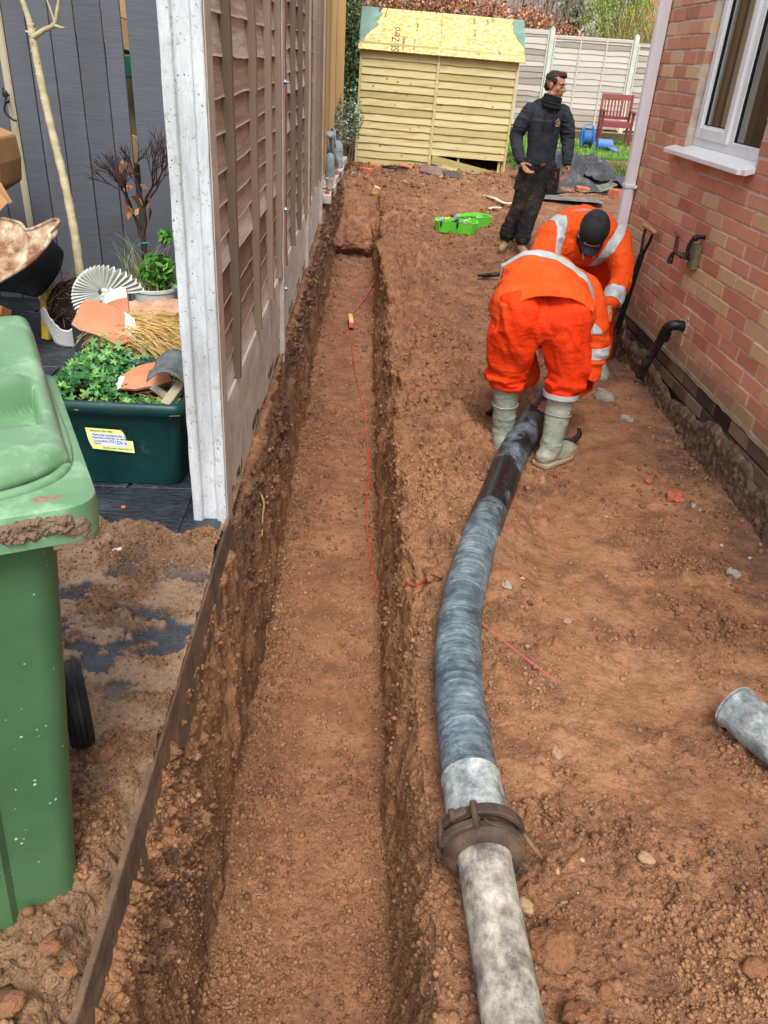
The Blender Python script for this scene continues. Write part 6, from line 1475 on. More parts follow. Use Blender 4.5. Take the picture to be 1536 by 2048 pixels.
# sleeve crimped on the hose end, swelling ring, collar
sl_pts = catmull([(.352, 1.475, .088), (.354, 1.40, .0885), (.357, 1.31, .090)], 8)
tubemesh('sleeve', sl_pts, lambda s_: HR + .004 + .0015 * math.exp(-((s_ - .004) / .006) ** 2) + .0012 * math.exp(-((s_ - .06) / .004) ** 2) + .001 * math.exp(-((s_ - .1) / .004) ** 2), M_SLEEVE, hz, 48, .0012)
def ringat(c, d, prof, n=48):
    """lathe about axis d"""
    d = Vector(d).normalized(); u, w = frame(d); V = []; c = Vector(c)
    for (r_, z) in prof:
        for k in range(n): a = 2 * PI * k / n; V.append(c + d * z + (u * math.cos(a) + w * math.sin(a)) * r_)
    m = len(prof); mb = MB(); mb.v = [tuple(q) for q in V]; mb.a = [.5] * len(V)
    mb.f = [(i * n + k, i * n + (k + 1) % n, (i + 1) * n + (k + 1) % n, (i + 1) * n + k) for i in range(m - 1) for k in range(n)] + [((m - 1) * n + k, (m - 1) * n + (k + 1) % n, (k + 1) % n, k) for k in range(n)]
    return mb
pd = Vector((.010, -1, .004)).normalized(); pc = Vector((.357, 1.285, .092))
cl_ = thing('pipe_clamp', 'rusty two part clamp joining the hose to the white crusted pipe', 'clamp', pc)
ringat(pc + pd * -.012, pd, [(.074, -.017), (.091, -.017), (.096, -.012), (.096, .008), (.090, .014), (.074, .014)]).build('clamp_shell', M_CLAMP, cl_, smooth='auto')
ringat(pc + pd * .040, pd, [(.068, -.020), (.093, -.020), (.101, -.012), (.102, .006), (.094, .016), (.080, .024), (.068, .024)]).build('clamp_shell', M_CLAMP, cl_, smooth='auto')
def arcbar(nm, a0, a1, r0, r1, z0, z1, tail=None, n=18, par=None, swell=0):
    """a flat forged bar bent round the pipe"""
    rings = []
    for i in range(n + 1):
        t_ = i / n; a = R(a0 + (a1 - a0) * t_); e_ = Vector((math.cos(a), 0, math.sin(a))); c = pc + pd * 0; k = 1 - .35 * (abs(2 * t_ - 1) ** 6); sw = swell * math.sin(PI * t_)
        rings.append([c + e_ * r0 + pd * (z0 * k), c + e_ * (r1 * (.985 + .015 * k) + sw) + pd * (z0 * k), c + e_ * (r1 * (.985 + .015 * k) + sw) + pd * (z1 * k), c + e_ * r0 + pd * (z1 * k)])
    if tail:
        for dx, dy, dz, w in tail: rings.append([q + Vector((dx, dy, dz)) for q in rings[n]])
        L_ = rings[-1]; m_ = sum(L_, Vector()) / 4; rings[-1] = [m_ + (q - m_) * .6 for q in L_]
    mb = MB(); mb.loft(rings); return mb.build(nm, M_CLAMP, par or cl_, smooth='auto', bevel=.003)
arcbar('lever', 112, 18, .098, .110, -.018, .012, [(.012, -.014, -.010, 1), (.030, -.034, -.022, 1), (.044, -.052, -.032, 1)], swell=.003)
arcbar('link_arm', 178, 100, .102, .115, .030, .052, swell=.004)
arcbar('link_arm', 158, 116, .098, .112, -.016, .006)
arcbar('shell_rib', 96, 10, .101, .107, .034, .046); arcbar('shell_rib', -10, -80, .098, .106, .02, .04)
for aa, z0, z1 in ((106, -.020, .054), (136, -.018, .010), (160, -.014, .050), (177, .020, .060)):
    a = R(aa); e_ = Vector((math.cos(a), 0, math.sin(a))) * .112; mb = MB(); mb.tube([pc + e_ + pd * z0, pc + e_ + pd * z1], .0085, 14); mb.tube([pc + e_ + pd * (z1 - .001), pc + e_ + pd * (z1 + .003)], .0055, 10); mb.build('hinge_pin', M_CLAMP, cl_, smooth='auto')
a = R(-24); e_ = Vector((math.cos(a), 0, math.sin(a))) * .108; mb = MB(); mb.tube([pc + e_ + pd * .03 - Vector((.018, 0, 0)), pc + e_ + pd * .05 + Vector((.016, 0, 0))], .012, 14); mb.box(pc + e_ + pd * .045, (.03, .028, .022), (0, .3, .2)); mb.build('hinge_lug', M_CLAMP, cl_, smooth='auto', bevel=.002)
mb = MB(); rr9 = random.Random(12)
for k in range(60):
    a = R(rr9.uniform(40, 110)); rr_ = .080 + .004 * rr9.random(); mb.ell(pc + Vector((math.cos(a), 0, math.sin(a))) * rr_ + pd * (-.024 + rr9.gauss(0, .004)), (.007, .006, .005), (rr9.random(), rr9.random(), 0), 7, 5)
wobbly('caked_mud', mb, smat('caked grey mud', ['6d5f4f', '8d7d69', 'a4937c'], 20, .95, 90, .8, .003), cl_, .003, .003, 90, 5, 1)
cp_ = thing('steel_pipe', 'white crusted steel pipe running off the bottom of the picture', 'pipe', (.37, .9, 0))
pp = catmull([pc + pd * .045, Vector((.362, 1.1, .082)), Vector((.372, .85, .078)), Vector((.385, .5, .075))], 16)
tubemesh('pipe', pp, lambda s_: .0645 + .0055 * math.exp(-(s_ / .016) ** 4), M_PIPEC, cp_, 56, .0006)
# second pipe lying at the right edge
c2 = thing('short_hose', 'grey hose end with a steel coupling lying on the soil at the right edge', 'hose', (1.28, 1.6, 0))
sp_ = catmull([(1.215, 1.80, .072), (1.262, 1.70, .071), (1.315, 1.60, .070), (1.365, 1.52, .070)], 8); tubemesh('coupling', sp_, lambda s_: .070 + .005 * math.exp(-((s_ - .008) / .007) ** 4) - .006 * math.exp(-((s_ - .026) / .008) ** 2), M_SLEEVE, c2, 44, .001)
tubemesh('inner_lining', [(1.213, 1.803, .072), (1.26, 1.70, .071)], .058, M_BLACKP, c2, 30)
ringat((1.212, 1.806, .072), (.42, -.9, 0), [(.056, 0), (.073, 0), (.073, .006), (.056, .006)]).build('coupling_lip', M_SLEEVE, c2, smooth='auto')
tubemesh('hose', catmull([(1.355, 1.535, .070), (1.45, 1.38, .071), (1.60, 1.15, .073), (1.85, .9, .075)], 12), .073, M_HOSE, c2, 44, .001, lambda p, s_: .35)
# two more open clamps by the boots
M_DKIRON = smat('dark iron', ['1b1a1a', '302c2a', '4a423c'], 16, .5, 60, .4, .002, metal=.5)
for pts, lb in (([(.66, 4.10, .025), (.69, 4.09, .04), (.73, 4.10, .045), (.77, 4.13, .06), (.80, 4.18, .09)], 'dark curved iron lever left of the rubber boots'), ([(1.09, 3.86, .035), (1.13, 3.84, .025), (1.18, 3.85, .03), (1.215, 3.88, .055), (1.215, 3.90, .075)], 'dark curved iron lever right of the rubber boots')):
    c = catmull(pts, 5); mb = MB(); mb.tube(c, [.009 + .005 * math.sin(PI * i / (len(c) - 1)) for i in range(len(c))], 10, flat=1.5, round_ends=True); mb.ell(c[0], (.020, .014, .012)); o = mb.build('iron_lever', M_DKIRON, None, smooth=True); tag(o, lb, 'lever', 'iron clamp levers by the boots')
mb = MB(); mb.tube(catmull([(1.16, 7.55, .03), (1.22, 7.5, .05), (1.30, 7.5, .06), (1.36, 7.52, .05)], 4), .02, 8, round_ends=True); mb.beam((1.10, 7.5, .04), (1.24, 7.52, .05), .05, .02); o = mb.build('hand_tool', M_DKIRON, None, smooth='auto'); tag(o, 'small dark hand tool lying on the soil behind the bent worker', 'tool')

# ------------------------------------------------------------------ strings
M_PINK = smat('pink string', ['d8506a', 'e8607a'], 30, .6); M_ORNS = smat('orange red string', ['d8452c', 'e85a3c'], 30, .6)
def string(name, pts, r_, mat, label):
    mb = MB(); mb.tube(catmull(pts, 8), r_, 6); return tag(mb.build(name, mat, None, smooth=True), label, 'string')
fz_ = -.53
def soilz(x, y, off=0):
    d = (P_[..., 0] - x) ** 2 + (P_[..., 1] - y) ** 2; return float(P_[np.unravel_index(np.argmin(d), d.shape)][2]) + off
sp2 = [(.17, 9.1), (.07, 8.6), (-.085, 7.85)]
string('builders_line', [(x, y, soilz(x, y, .02)) for x, y in [(.17, 9.25), (.045, 8.6), (-.085, 7.95)]], .0042, M_PINK, 'pink string running from the wooden peg to the far side of the trench')
string('builders_line', [(x, y, soilz(x, y, .010)) for x, y in [(-.07, 7.5), (-.045, 6.9), (.0, 6.2), (.06, 5.6), (.095, 5.0), (.108, 4.5), (.095, 4.1), (.10, 3.75), (.125, 3.4), (.160, 3.15), (.172, 2.95)]] + [(.195, 2.72, -.28)] + [(x, y, soilz(x, y, .010)) for x, y in [(.235, 2.62), (.27, 2.57), (.32, 2.54), (.365, 2.52)]], .0030, M_ORNS, 'orange string lying along the trench floor and up its side')
string('builders_line', [(.44, 2.30, .02), (.52, 2.20, .018), (.60, 2.08, .018), (.69, 1.96, .018)], .0020, M_PINK, 'short pink string stretched over the soil right of the hose')
mb = MB(); mb.beam((-.085, 7.80, fz_ + .04), (-.065, 7.52, fz_ + .03), .045, .045); o = mb.build('peg', smat('yellow wood', ['b9a452', 'd3c070', 'dccf8c'], 10, .7, 60, .3), None, bevel=.006)
pg = thing('string_peg', 'small yellow wooden block with a pink end, wound with string on the trench floor', 'peg', (-.08, 7.75, fz_)); 
me_ = o.data; me_.transform(Matrix.Translation(o.location)); o.location = (0, 0, 0); attach(o, pg); o.name = 'block'
mb = MB(); mb.beam((-.066, 7.532, fz_ + .031), (-.0645, 7.505, fz_ + .03), .049, .049); mb.build('string_winding', M_PINK, pg, bevel=.006)

# ------------------------------------------------------------------ stones and rubble in the foreground and along the wall
M_CLOD = soil_mat('clod', ('8a5f42', '9e6e4c', 'ad7c56', '6b4a35', '8a6044', 'a3744f'))
M_STONE = smat('buff stone', ['8a6c50', 'a88867', 'bda07c'], 10, .8, 90, .5, .002, dirt=('9a6a48', 6, .5, .7)); M_REDST = smat('brick lump', ['9a4f36', 'b0614a', 'bd775c'], 12, .85, 90, .6, .003); M_GREYST = smat('grey stone', ['7d756c', '9a9288', 'b3aca2'], 9, .8, 70, .5, dirt=('8a6a50', 6, .55, .6))
for (x, y, r3, m, lb, cat, sd) in (
    (.50, 1.05, (.062, .055, .036), M_CLOD, 'big brown soil covered lump against the white crusted pipe', 'lump', 11),
    (.463, 1.165, (.022, .016, .014), M_STONE, 'smooth ochre pebble touching the rusty clamp', 'stone', 12),
    (.655, .80, (.036, .05, .036), M_GREYST, 'grey brown stone standing in a hole at the bottom edge', 'stone', 13),
    (.53, .88, (.045, .04, .02), M_CLOD, 'flat soil clod below the big lump', 'clod', 14),
    (.60, .965, (.022, .018, .014), M_CLOD, 'small clod right of the big lump', 'clod', 15),
    (.50, .80, (.026, .022, .018), M_CLOD, 'clod beside the pipe at the very bottom', 'clod', 25),
    (.97, 1.02, (.035, .028, .018), M_CLOD, 'brown clod at the right edge below the grey hose end', 'clod', 16),
    (.645, 1.66, (.026, .017, .014), M_STONE, 'angular buff stone to the right of the hose, near its sleeve', 'stone', 17),
    (.60, 2.44, (.024, .02, .012), M_GREYST, 'round pale pebble right of the hose, above the pink string', 'stone', 18),
    (.81, 2.30, (.020, .017, .011), M_STONE, 'round buff pebble farther right of the pink string', 'stone', 19),
    (.795, 1.30, (.016, .022, .012), M_STONE, 'small oblong buff stone in the loose soil right of the clamp', 'stone', 20),
    (1.55, 3.30, (.042, .036, .030), M_REDST, 'orange red brick lump near the foot of the wall', 'brick lump', 21),
    (1.47, 3.45, (.022, .022, .016), M_REDST, 'small brick lump beside the bigger orange one', 'brick lump', 22),
    (1.62, 3.23, (.020, .014, .012), M_GREYST, 'pale stone between the brick lump and the wall', 'stone', 23),
    (1.58, 2.65, (.030, .026, .020), M_GREYST, 'pale cream stone by the wall footing at the right edge', 'stone', 24),
    (1.60, 4.25, (.035, .05, .02), M_GREYST, 'flat grey stone bedded in the soil below the waste pipe', 'stone', 26),
    (1.55, 4.60, (.09, .06, .025), M_GREYST, 'flat grey slab scrap in front of the waste pipe', 'slab scrap', 27),
    (.335, 2.52, (.030, .022, .030), M_CLOD, 'dark soil clod hanging on the trench edge by the orange string end', 'clod', 28)):
    m_ = max(r3); stone('stone' if 'stone' in lb or 'pebble' in lb else ('brick_lump' if 'brick' in lb else 'soil_clod'), (x, y, soilz(x, y, r3[2] * .45)), r3, m, lb, cat, sd, (0, 0, sd), .30, max(.0028, m_ / 18), None, 1.25 / m_, .9)
# clods in the left heap: a few large ones as things
r = random.Random(21); nm_ = ['beside the bin foot', 'in front of the bin', 'at the bottom left corner', 'near the sawn paving edge', 'behind the bin wheel']
for k, (x, y, s_) in enumerate(((-.50, .84, .020), (-.53, .74, .024), (-.50, .66, .022), (-.455, .80, .017), (-.53, 1.28, .026))):
    stone('soil_clod', (x, y, ZP + .018), (s_, s_ * .8, s_ * .62), M_MUD if False else M_CLOD, 'lumpy brown clod of soil ' + nm_[k], 'clod', 40 + k, (0, 0, k), .22, s_ / 10, 'clods round the bin', 1.1 / s_, .3)
mb = MB(); mb.ell((-.735, 2.115, ZP + .022), (.013, .011, .009)); mb.ell((-.722, 2.122, ZP + .024), (.009, .008, .008)); wo_ = wobbly('shell', mb, smat('cream shell', ['cbbb9a', 'e0d4b8'], 30, .6), None, .002, .003, 90, 3); tag(wo_, 'small cream coloured fragment lying in the mud beside the black paving', 'fragment')
mb = MB(); mb.ell((-.795, 2.42, ZP + .006), (.010, .008, .006)); wo_ = wobbly('pink_chip', mb, M_REDST, None, .002, .003, 90, 3); tag(wo_, 'pink brick chip on the wet black paving below the tub', 'chip')

# tree root in the trench side
mb = MB(); mb.tube(catmull([(-.40, 3.02, .10), (-.375, 2.98, .06), (-.37, 2.9, .05), (-.365, 2.82, -.01)], 5), [.005] * 10 + [.003] * 6, 6); tag(mb.build('tree_root', smat('pale root', ['a08458', 'b89b6c'], 20), None, smooth=True), 'pale root poking out of the trench side under the fence', 'root')

# ------------------------------------------------------------------ green tool case
M_LIME = smat('lime green plastic', ['55c832', '66d53e', '74de4c'], 3, .4, 40, .08, rvar=.05); M_FOAM = smat('black foam', ['0f1011', '1b1c1e'], 20, .9, 60)
tc = thing('tool_case', 'open lime green plastic tool case with tools, lying on the soil', 'tool case', (1.15, 9.95, .0), R(0))
def case(cx, cy, w, d, h, ang, name):
    E = Euler((0, 0, ang)).to_matrix(); g = lambda a, b, z: Vector((cx, cy, .0)) + E @ Vector((a, b, z)); zg = soilz(cx, cy, -.005)
    def rg_(i, z): return [g(a, b, zg + z) for a, b in ((-w / 2 + i + .05, -d / 2 + i), (w / 2 - i - .05, -d / 2 + i), (w / 2 - i, -d / 2 + i + .05), (w / 2 - i, d / 2 - i - .05), (w / 2 - i - .05, d / 2 - i), (-w / 2 + i + .05, d / 2 - i), (-w / 2 + i, d / 2 - i - .05), (-w / 2 + i, -d / 2 + i + .05))]
    mb = MB(); mb.loft([rg_(.02, 0), rg_(.0, h * .96), rg_(-.004, h), rg_(.016, h), rg_(.03, h * .35), rg_(.03, h * .34)]); o = mb.build(name, M_LIME, tc, bevel=.003)
    mb = MB(); mb.loft([rg_(.035, h * .5), rg_(.035, h * .7)]); mb.build('foam', M_FOAM, tc)
    return g, zg
g1, z1 = case(1.10, 9.72, .50, .30, .125, R(-8), 'lower_tray'); g3, z3 = case(1.345, 10.03, .40, .30, .125, R(32), 'lid_tray')
for a in (-.17, .02): mb = MB(); mb.box(g1(a, -.155, z1 + .10), (.022, .012, .055), (0, 0, R(-8))); mb.build('latch', M_BLACKP, tc, bevel=.003)
M_LTOOL = smat('yellow green tool', ['a8c832', 'bede3e'], 5, .5); M_GTOOL = smat('grey tool', ['8f9a98', 'b3bdbb', 'c9cfcc'], 12, .4, metal=.3)
for i, (a, b, z, s_, m) in enumerate(((-.12, 0, .12, (.05, .06, .05), M_LTOOL), (.0, .03, .14, (.07, .05, .07), M_GTOOL), (.08, -.03, .11, (.09, .05, .03), M_GTOOL), (.12, .03, .12, (.04, .05, .04), M_LTOOL), (-.03, -.05, .11, (.10, .03, .03), M_BLACKP), (-.2, .03, .11, (.03, .12, .02), M_GTOOL))):
    mb = MB(); mb.box(g1(a, b, z1 + z), s_, (.2, .1, i)); mb.tube([g1(a, b, z1 + z), g1(a + .04, b + .03, z1 + z + .03)], .012, 8); mb.build('tool', m, tc, bevel=.006)
for i, (a, b, s_) in enumerate(((-.07, .02, (.11, .05, .02)), (.06, -.03, (.05, .09, .02)))): mb = MB(); mb.box(g3(a, b, z3 + .10), s_, (0, 0, R(32) + i)); mb.build('tool', M_GTOOL if i else M_BLACKP, tc, bevel=.006)

# ------------------------------------------------------------------ rubble in front of the shed, membrane pile
M_RED2 = smat('old red brick', ['9a5238', 'b86a4c', 'c98a6a'], 12, .85, 60, .5, .004)
for i, (x, y, sx_, sy_, sz_, rz, m, lb) in enumerate(((.02, 12.35, .13, .08, .10, .3, M_RED2, 'orange brick piece standing near the left corner of the shed'), (.15, 13.0, .16, .08, .05, .1, M_RED2, 'red brick lying at the foot of the shed, left part'), (.62, 13.05, .2, .1, .06, -.1, M_RED2, 'red brick lying at the foot of the shed, near its middle'), (3.05, 11.75, .20, .10, .06, .1, M_RED2, 'brick lying on the front edge of the membrane pile'), (3.45, 11.6, .12, .12, .12, .7, M_RED2, 'red brick lump at the right end of the membrane pile'), (3.05, 15.15, .2, .10, .1, .2, M_RED2, 'brick on the lawn edge behind the standing man'))):
    mb = MB(); mb.box((x, y, soilz(x, y, sz_ * .4)), (sx_, sy_, sz_), (.15, .1, rz)); tag(mb.build('loose_brick', m, None, bevel=.01), lb, 'brick', 'loose bricks')
mb = MB(); mb.box((1.02, 12.5, soilz(1.0, 12.5, .05)), (.42, .22, .035), (R(22), R(9), -.15)); tag(mb.build('slate_slab', smat('brown grey slab', ['5f4c46', '776159', '8a766c'], 6, .8, 60, .4), None, bevel=.006), 'broken brown grey slab leaning in front of the shed', 'slab')
mb = MB(); mb.box((1.28, 12.42, soilz(1.28, 12.42, .03)), (.26, .2, .03), (R(14), R(4), .2)); tag(mb.build('slate_slab', smat('dark slab', ['3f3a3a', '5a5250'], 6, .8, 60, .4), None, bevel=.006), 'smaller dark slab right of the brown grey one', 'slab')
M_OFF = smat('off white strip', ['b9b09a', 'd0c8b4'], 12, .7, 60, .4, dirt=('8a6a4c', 9, .6, .6))
for pts, lb in (([(1.62, 11.3, .12), (1.72, 11.1, .14), (1.86, 10.95, .13), (2.06, 10.95, .12)], 'pale torn strip curling over the soil in front of the shed'), ([(1.60, 10.7, .10), (1.68, 10.72, .12), (1.76, 10.68, .10)], 'short pale scrap in front of the torn strip')):
    c = catmull([(x, y, soilz(x, y, .03 + .01 * i)) for i, (x, y, z) in enumerate(pts)], 5); mb = MB(); mb.tube(c, .035, 8, flat=.25); tag(mb.build('torn_strip', M_OFF, None, smooth=True), lb, 'strip')
mb = MB(); mb.tube(catmull([(.45 + .2 * math.cos(a), 12.75 + .12 * math.sin(a), soilz(.45, 12.75, .04)) for a in [i * .5 for i in range(14)]], 2), .012, 6); tag(mb.build('cable_coil', M_BLACKP, None, smooth=True), 'loose coil of black cable at the foot of the shed', 'cable')
mb = MB(); mb.box((.17, 11.4, soilz(.17, 11.4, .05)), (.09, .06, .10), (.3, .3, .4)); tag(mb.build('yellow_offcut', M_OSB, None, bevel=.004), 'small yellow board offcut on the soil above the trench end', 'offcut')
# membrane pile: crumpled black sheets
M_MEMB = smat('black membrane', ['26282b', '3a3d41', '55585a'], 5, .65, 40, .3, .004, dirt=('8a7a68', 4, .56, .75)); M_MEMG = smat('grey membrane', ['4c4d4f', '6d6e6b', '8f8f88'], 6, .8, 40, .4, .004, dirt=('5b4b40', 5, .56, .7))
def sheet3(name, c, ux, uy, sx_, sy_, amp, sc, seed, mat, label, fold=None):
    n1, n2 = 60, 50; u2, v2 = np.meshgrid(np.linspace(-1, 1, n1), np.linspace(-1, 1, n2), indexing='ij'); ux, uy = Vector(ux).normalized(), Vector(uy).normalized(); nn_ = ux.cross(uy)
    edge = 1 + .10 * noise(np.stack([u2 * 2, v2 * 2, u2 * 0], -1), 1.5, seed)
    P = np.array(c) + (u2 * edge * sx_)[..., None] * np.array(ux) + (v2 * edge * sy_)[..., None] * np.array(uy)
    q = np.stack([u2, v2, u2 * 0 + seed], -1); h_ = amp * (1 - 2.4 * np.abs(fbm(q, sc, 3, seed))) + .25 * amp * fbm(q, sc * 4, 3, seed + 2)
    P = P + h_[..., None] * np.array(nn_)
    if fold: P[..., 2] += fold(u2, v2)
    P[..., 2] = np.maximum(P[..., 2], soilz(c[0], c[1]) + .01)
    o = npmesh(name, P.reshape(-1, 3), gridfaces(n1, n2), mat); md = o.modifiers.new('s', 'SOLIDIFY'); md.thickness = .006; attach(o, None); return tag(o, label, 'membrane', 'sheets of old membrane dumped by the house corner')
sheet3('membrane_sheet', (2.85, 12.3, .34), (1, .1, .08), (0, 1, .35), .60, .7, .08, 1.6, 3, M_MEMB, 'large crumpled black sheet draped over the middle of the pile', lambda u, v: .05 * np.sin(5 * u + 2 * v) + .04 * np.abs(np.sin(7 * v + 3 * u)) + .24 * np.exp(-((u - .1) / .5) ** 2) * np.exp(-((v - .2) / .6) ** 2))
sheet3('membrane_sheet', (3.25, 12.2, .36), (.8, .25, .40), (0, 1, .2), .30, .50, .03, 1.4, 7, M_MEMG, 'stiff grey fold standing up at the right of the pile', None)
sheet3('membrane_sheet', (3.55, 12.5, .40), (1, .0, -.35), (0, 1, .2), .40, .5, .06, 1.5, 9, M_MEMB, 'black fold at the right end, touching the white rain pipe in view', lambda u, v: .1 * np.exp(-(u / .6) ** 2))
sheet3('membrane_sheet', (2.75, 11.5, .13), (1, -.12, .02), (0, 1, .18), .42, .34, .035, 1.6, 13, M_MEMG, 'flat grey sheet scrap at the front of the pile', None)
sheet3('membrane_sheet', (2.85, 13.0, .52), (1, .25, .12), (0, 1, .1), .45, .35, .04, 1.6, 17, smat('tan sheet', ['8a7a62', 'a59478', 'b5a58c'], 5, .85, 40, .3), 'tan folded sheet at the top left of the pile', None)
tag(npmesh('bank_grass', *blades(2600, np.stack([rs.uniform(2.3, 4.6, 2600), rs.uniform(13.2, 15.3, 2600), np.full(2600, .36)], 1), .09, .014, 51, .6)[:2], M_GRASS), 'rough green grass tufts along the bank behind the membrane pile', 'grass', kind='stuff')
# ------------------------------------------------------------------ people
M_SKIN = smat('skin', ['a3705a', 'b98268', 'c6917a'], 6, .55, 120, .15, .0008, rvar=.06)
M_ORANGE = cloth('orange hi vis cloth', ['e2460f', 'ec5314', 'ee6430'], [('b8502c', 5, .56, .55), ('8a4a30', 14, .62, .5)])
M_ORANGE2 = cloth('orange trousers', ['e23204', 'ec3a06', 'f04a10'], [('cf5a30', 6, .60, .5), ('9a4a2c', 15, .66, .45)], .026)
M_REFL = smat('grey reflective tape', ['9aa6a8', 'b5bfc0', 'c9d0d0'], 14, .45, 120, .3, .001, dirt=('8a8a80', 9, .58, .5))
M_BLACKC = smat('black cotton', ['14161a', '1d2025', '282b30'], 5, .9, 260, .3, .001, dirt=('4a443a', 5, .64, .5))
M_TROUS = cloth('muddy black trousers', ['1a1a1d', '28282a', '36332f'], [('5f5040', 5, .50, .75)], .03, .9)
M_BOOTG = smat('muddy green rubber', ['7e8a7c', '939c8c', 'acae9c'], 8, .5, 60, .3, .001, speck=('cfcdb8', 40, .25), dirt=('a3957a', 10, .50, .7))
M_SOLE = smat('tan muddy rubber', ['8f8068', 'a8977c', 'b8a98e'], 12, .75, 60, .4)
M_TANB = smat('tan suede', ['8a704e', 'a3875f', 'b59a70'], 10, .8, 90, .4, .001)
M_HAIR = smat('dark brown hair', ['1a1410', '2c221b', '44372d'], 60, .6, 160, .9, .004)
M_CAP = smat('faded black cap', ['17191d', '22252a', '2e3238'], 8, .8, 300, .3, .0006, speck=('8a8a88', 60, .05))
M_HOOD = cloth('charcoal hoodie', ['23282e', '30353b', '40454b'], [('4f4a42', 5, .58, .55)], .025, .9)
def cap(mb, a, b, ra, rb, flat=1.0, n=16): mb.tube([a, b], [ra, rb], n, round_ends=True, flat=flat)
def limb(mb, pts, rr_, n=16): mb.tube([Vector(p) for p in pts], rr_, n, round_ends=True)
def folds(amp, sc, seed, st=(1, 1, 1)):
    def f_(co):
        q = co * np.array(st); a = fbm(q, sc, 3, seed, .5); b = 1 - np.abs(fbm(q + 3.1, sc * 1.7, 3, seed + 5)) * 2.6
        return amp * (.9 * a + .75 * b * sst(-.2, .4, a) - .3)
    return f_
def hand(mb, wrist, d, palm_n, s=1.0, curl=.5):
    """palm, four unequal bent fingers and a thumb from the side of the palm"""
    w = Vector(wrist); d = Vector(d).normalized(); n = Vector(palm_n); n = (n - d * n.dot(d)).normalized(); t = d.cross(n)
    cap(mb, w, w + d * .03 * s, .024 * s, .030 * s); mb.tube([w + d * .02 * s, w + d * .085 * s], [.034 * s, .038 * s], 12, flat=.45, round_ends=False)
    for k in range(4):
        b = w + d * .083 * s + t * (k - 1.5) * .0195 * s; L = (.040, .045, .043, .034)[k] * s
        d1 = (d + n * curl * .7).normalized(); d2 = (d + n * curl * 1.7).normalized(); d3 = (d + n * curl * 3.0).normalized()
        p1 = b + d1 * L; p2 = p1 + d2 * L * .65; p3 = p2 + d3 * L * .5; mb.tube([b - d * .01 * s, p1, p2, p3], [.0095 * s, .0088 * s, .008 * s, .007 * s], 8, round_ends=True)
    b = w + d * .03 * s - t * .033 * s; p1 = b + (d * .6 - t * .8 + n * .3).normalized() * .040 * s; p2 = p1 + (d * .9 - t * .15 + n * .5).normalized() * .034 * s
    mb.tube([b + t * .012 * s, p1, p2], [.014 * s, .011 * s, .009 * s], 8, round_ends=True)
def headblob(mb, c, f, up=(0, 0, 1), s=1.0, ears=True):
    """cranium, face, jaw, brow, nose, lips and ears; c is the centre, f the way the face looks"""
    c = Vector(c); f = Vector(f).normalized(); up = Vector(up); up = (up - f * up.dot(f)).normalized(); r_ = f.cross(up)
    M_ = Matrix((r_, f, up)).transposed(); eu = M_.to_euler(); L = lambda x, y, z: c + M_ @ Vector((x, y, z)) * s
    mb.ell(L(0, -.012, .030), (.074 * s, .092 * s, .080 * s), eu, 18, 12); mb.ell(L(0, .022, -.035), (.060 * s, .066 * s, .078 * s), eu, 16, 12)
    mb.ell(L(0, .048, -.085), (.036 * s, .032 * s, .028 * s), eu, 12, 8); mb.ell(L(0, .070, .022), (.050 * s, .016 * s, .014 * s), eu, 12, 8)
    for q in (-1, 1):
        mb.ell(L(q * .040, .052, -.022), (.024 * s, .022 * s, .026 * s), eu, 10, 8); mb.ell(L(q * .050, .0, -.07), (.018 * s, .04 * s, .022 * s), eu, 10, 8)
        if ears: mb.ell(L(q * .077, -.008, -.008), (.008 * s, .017 * s, .028 * s), eu, 10, 8)
    mb.tube([L(0, .080, .018), L(0, .098, -.014), L(0, .103, -.026)], [.009 * s, .012 * s, .014 * s], 10, round_ends=True)
    for q in (-1, 1): mb.ell(L(q * .012, .092, -.030), (.009 * s, .010 * s, .008 * s), eu, 8, 6)
    mb.ell(L(0, .082, -.056), (.024 * s, .012 * s, .006 * s), eu, 10, 6); mb.ell(L(0, .080, -.067), (.020 * s, .012 * s, .007 * s), eu, 10, 6)
    return L, eu
def eyes(L, eu, s, parent):
    for q in (-1, 1):
        mb = MB(); mb.ell(L(q * .031, .0735, .002), (.0135 * s, .008 * s, .008 * s), eu, 12, 8); e_ = mb.build('eye', smat('eye white', ['b5aaa2', 'cfc6be'], 5, .3), parent, smooth=True)
        mb = MB(); mb.ell(L(q * .031 + .003, .0800, .001), (.006 * s, .003 * s, .006 * s), eu, 10, 6); mb.build('iris', smat('dark iris', ['15100d', '2a1d16'], 5, .2), e_, smooth=True)
        mb = MB(); mb.tube([L(q * .012, .086, .022), L(q * .032, .086, .028), L(q * .052, .072, .020)], [.004 * s, .005 * s, .003 * s], 6); mb.build('eyebrow', M_HAIR, parent, smooth=True)
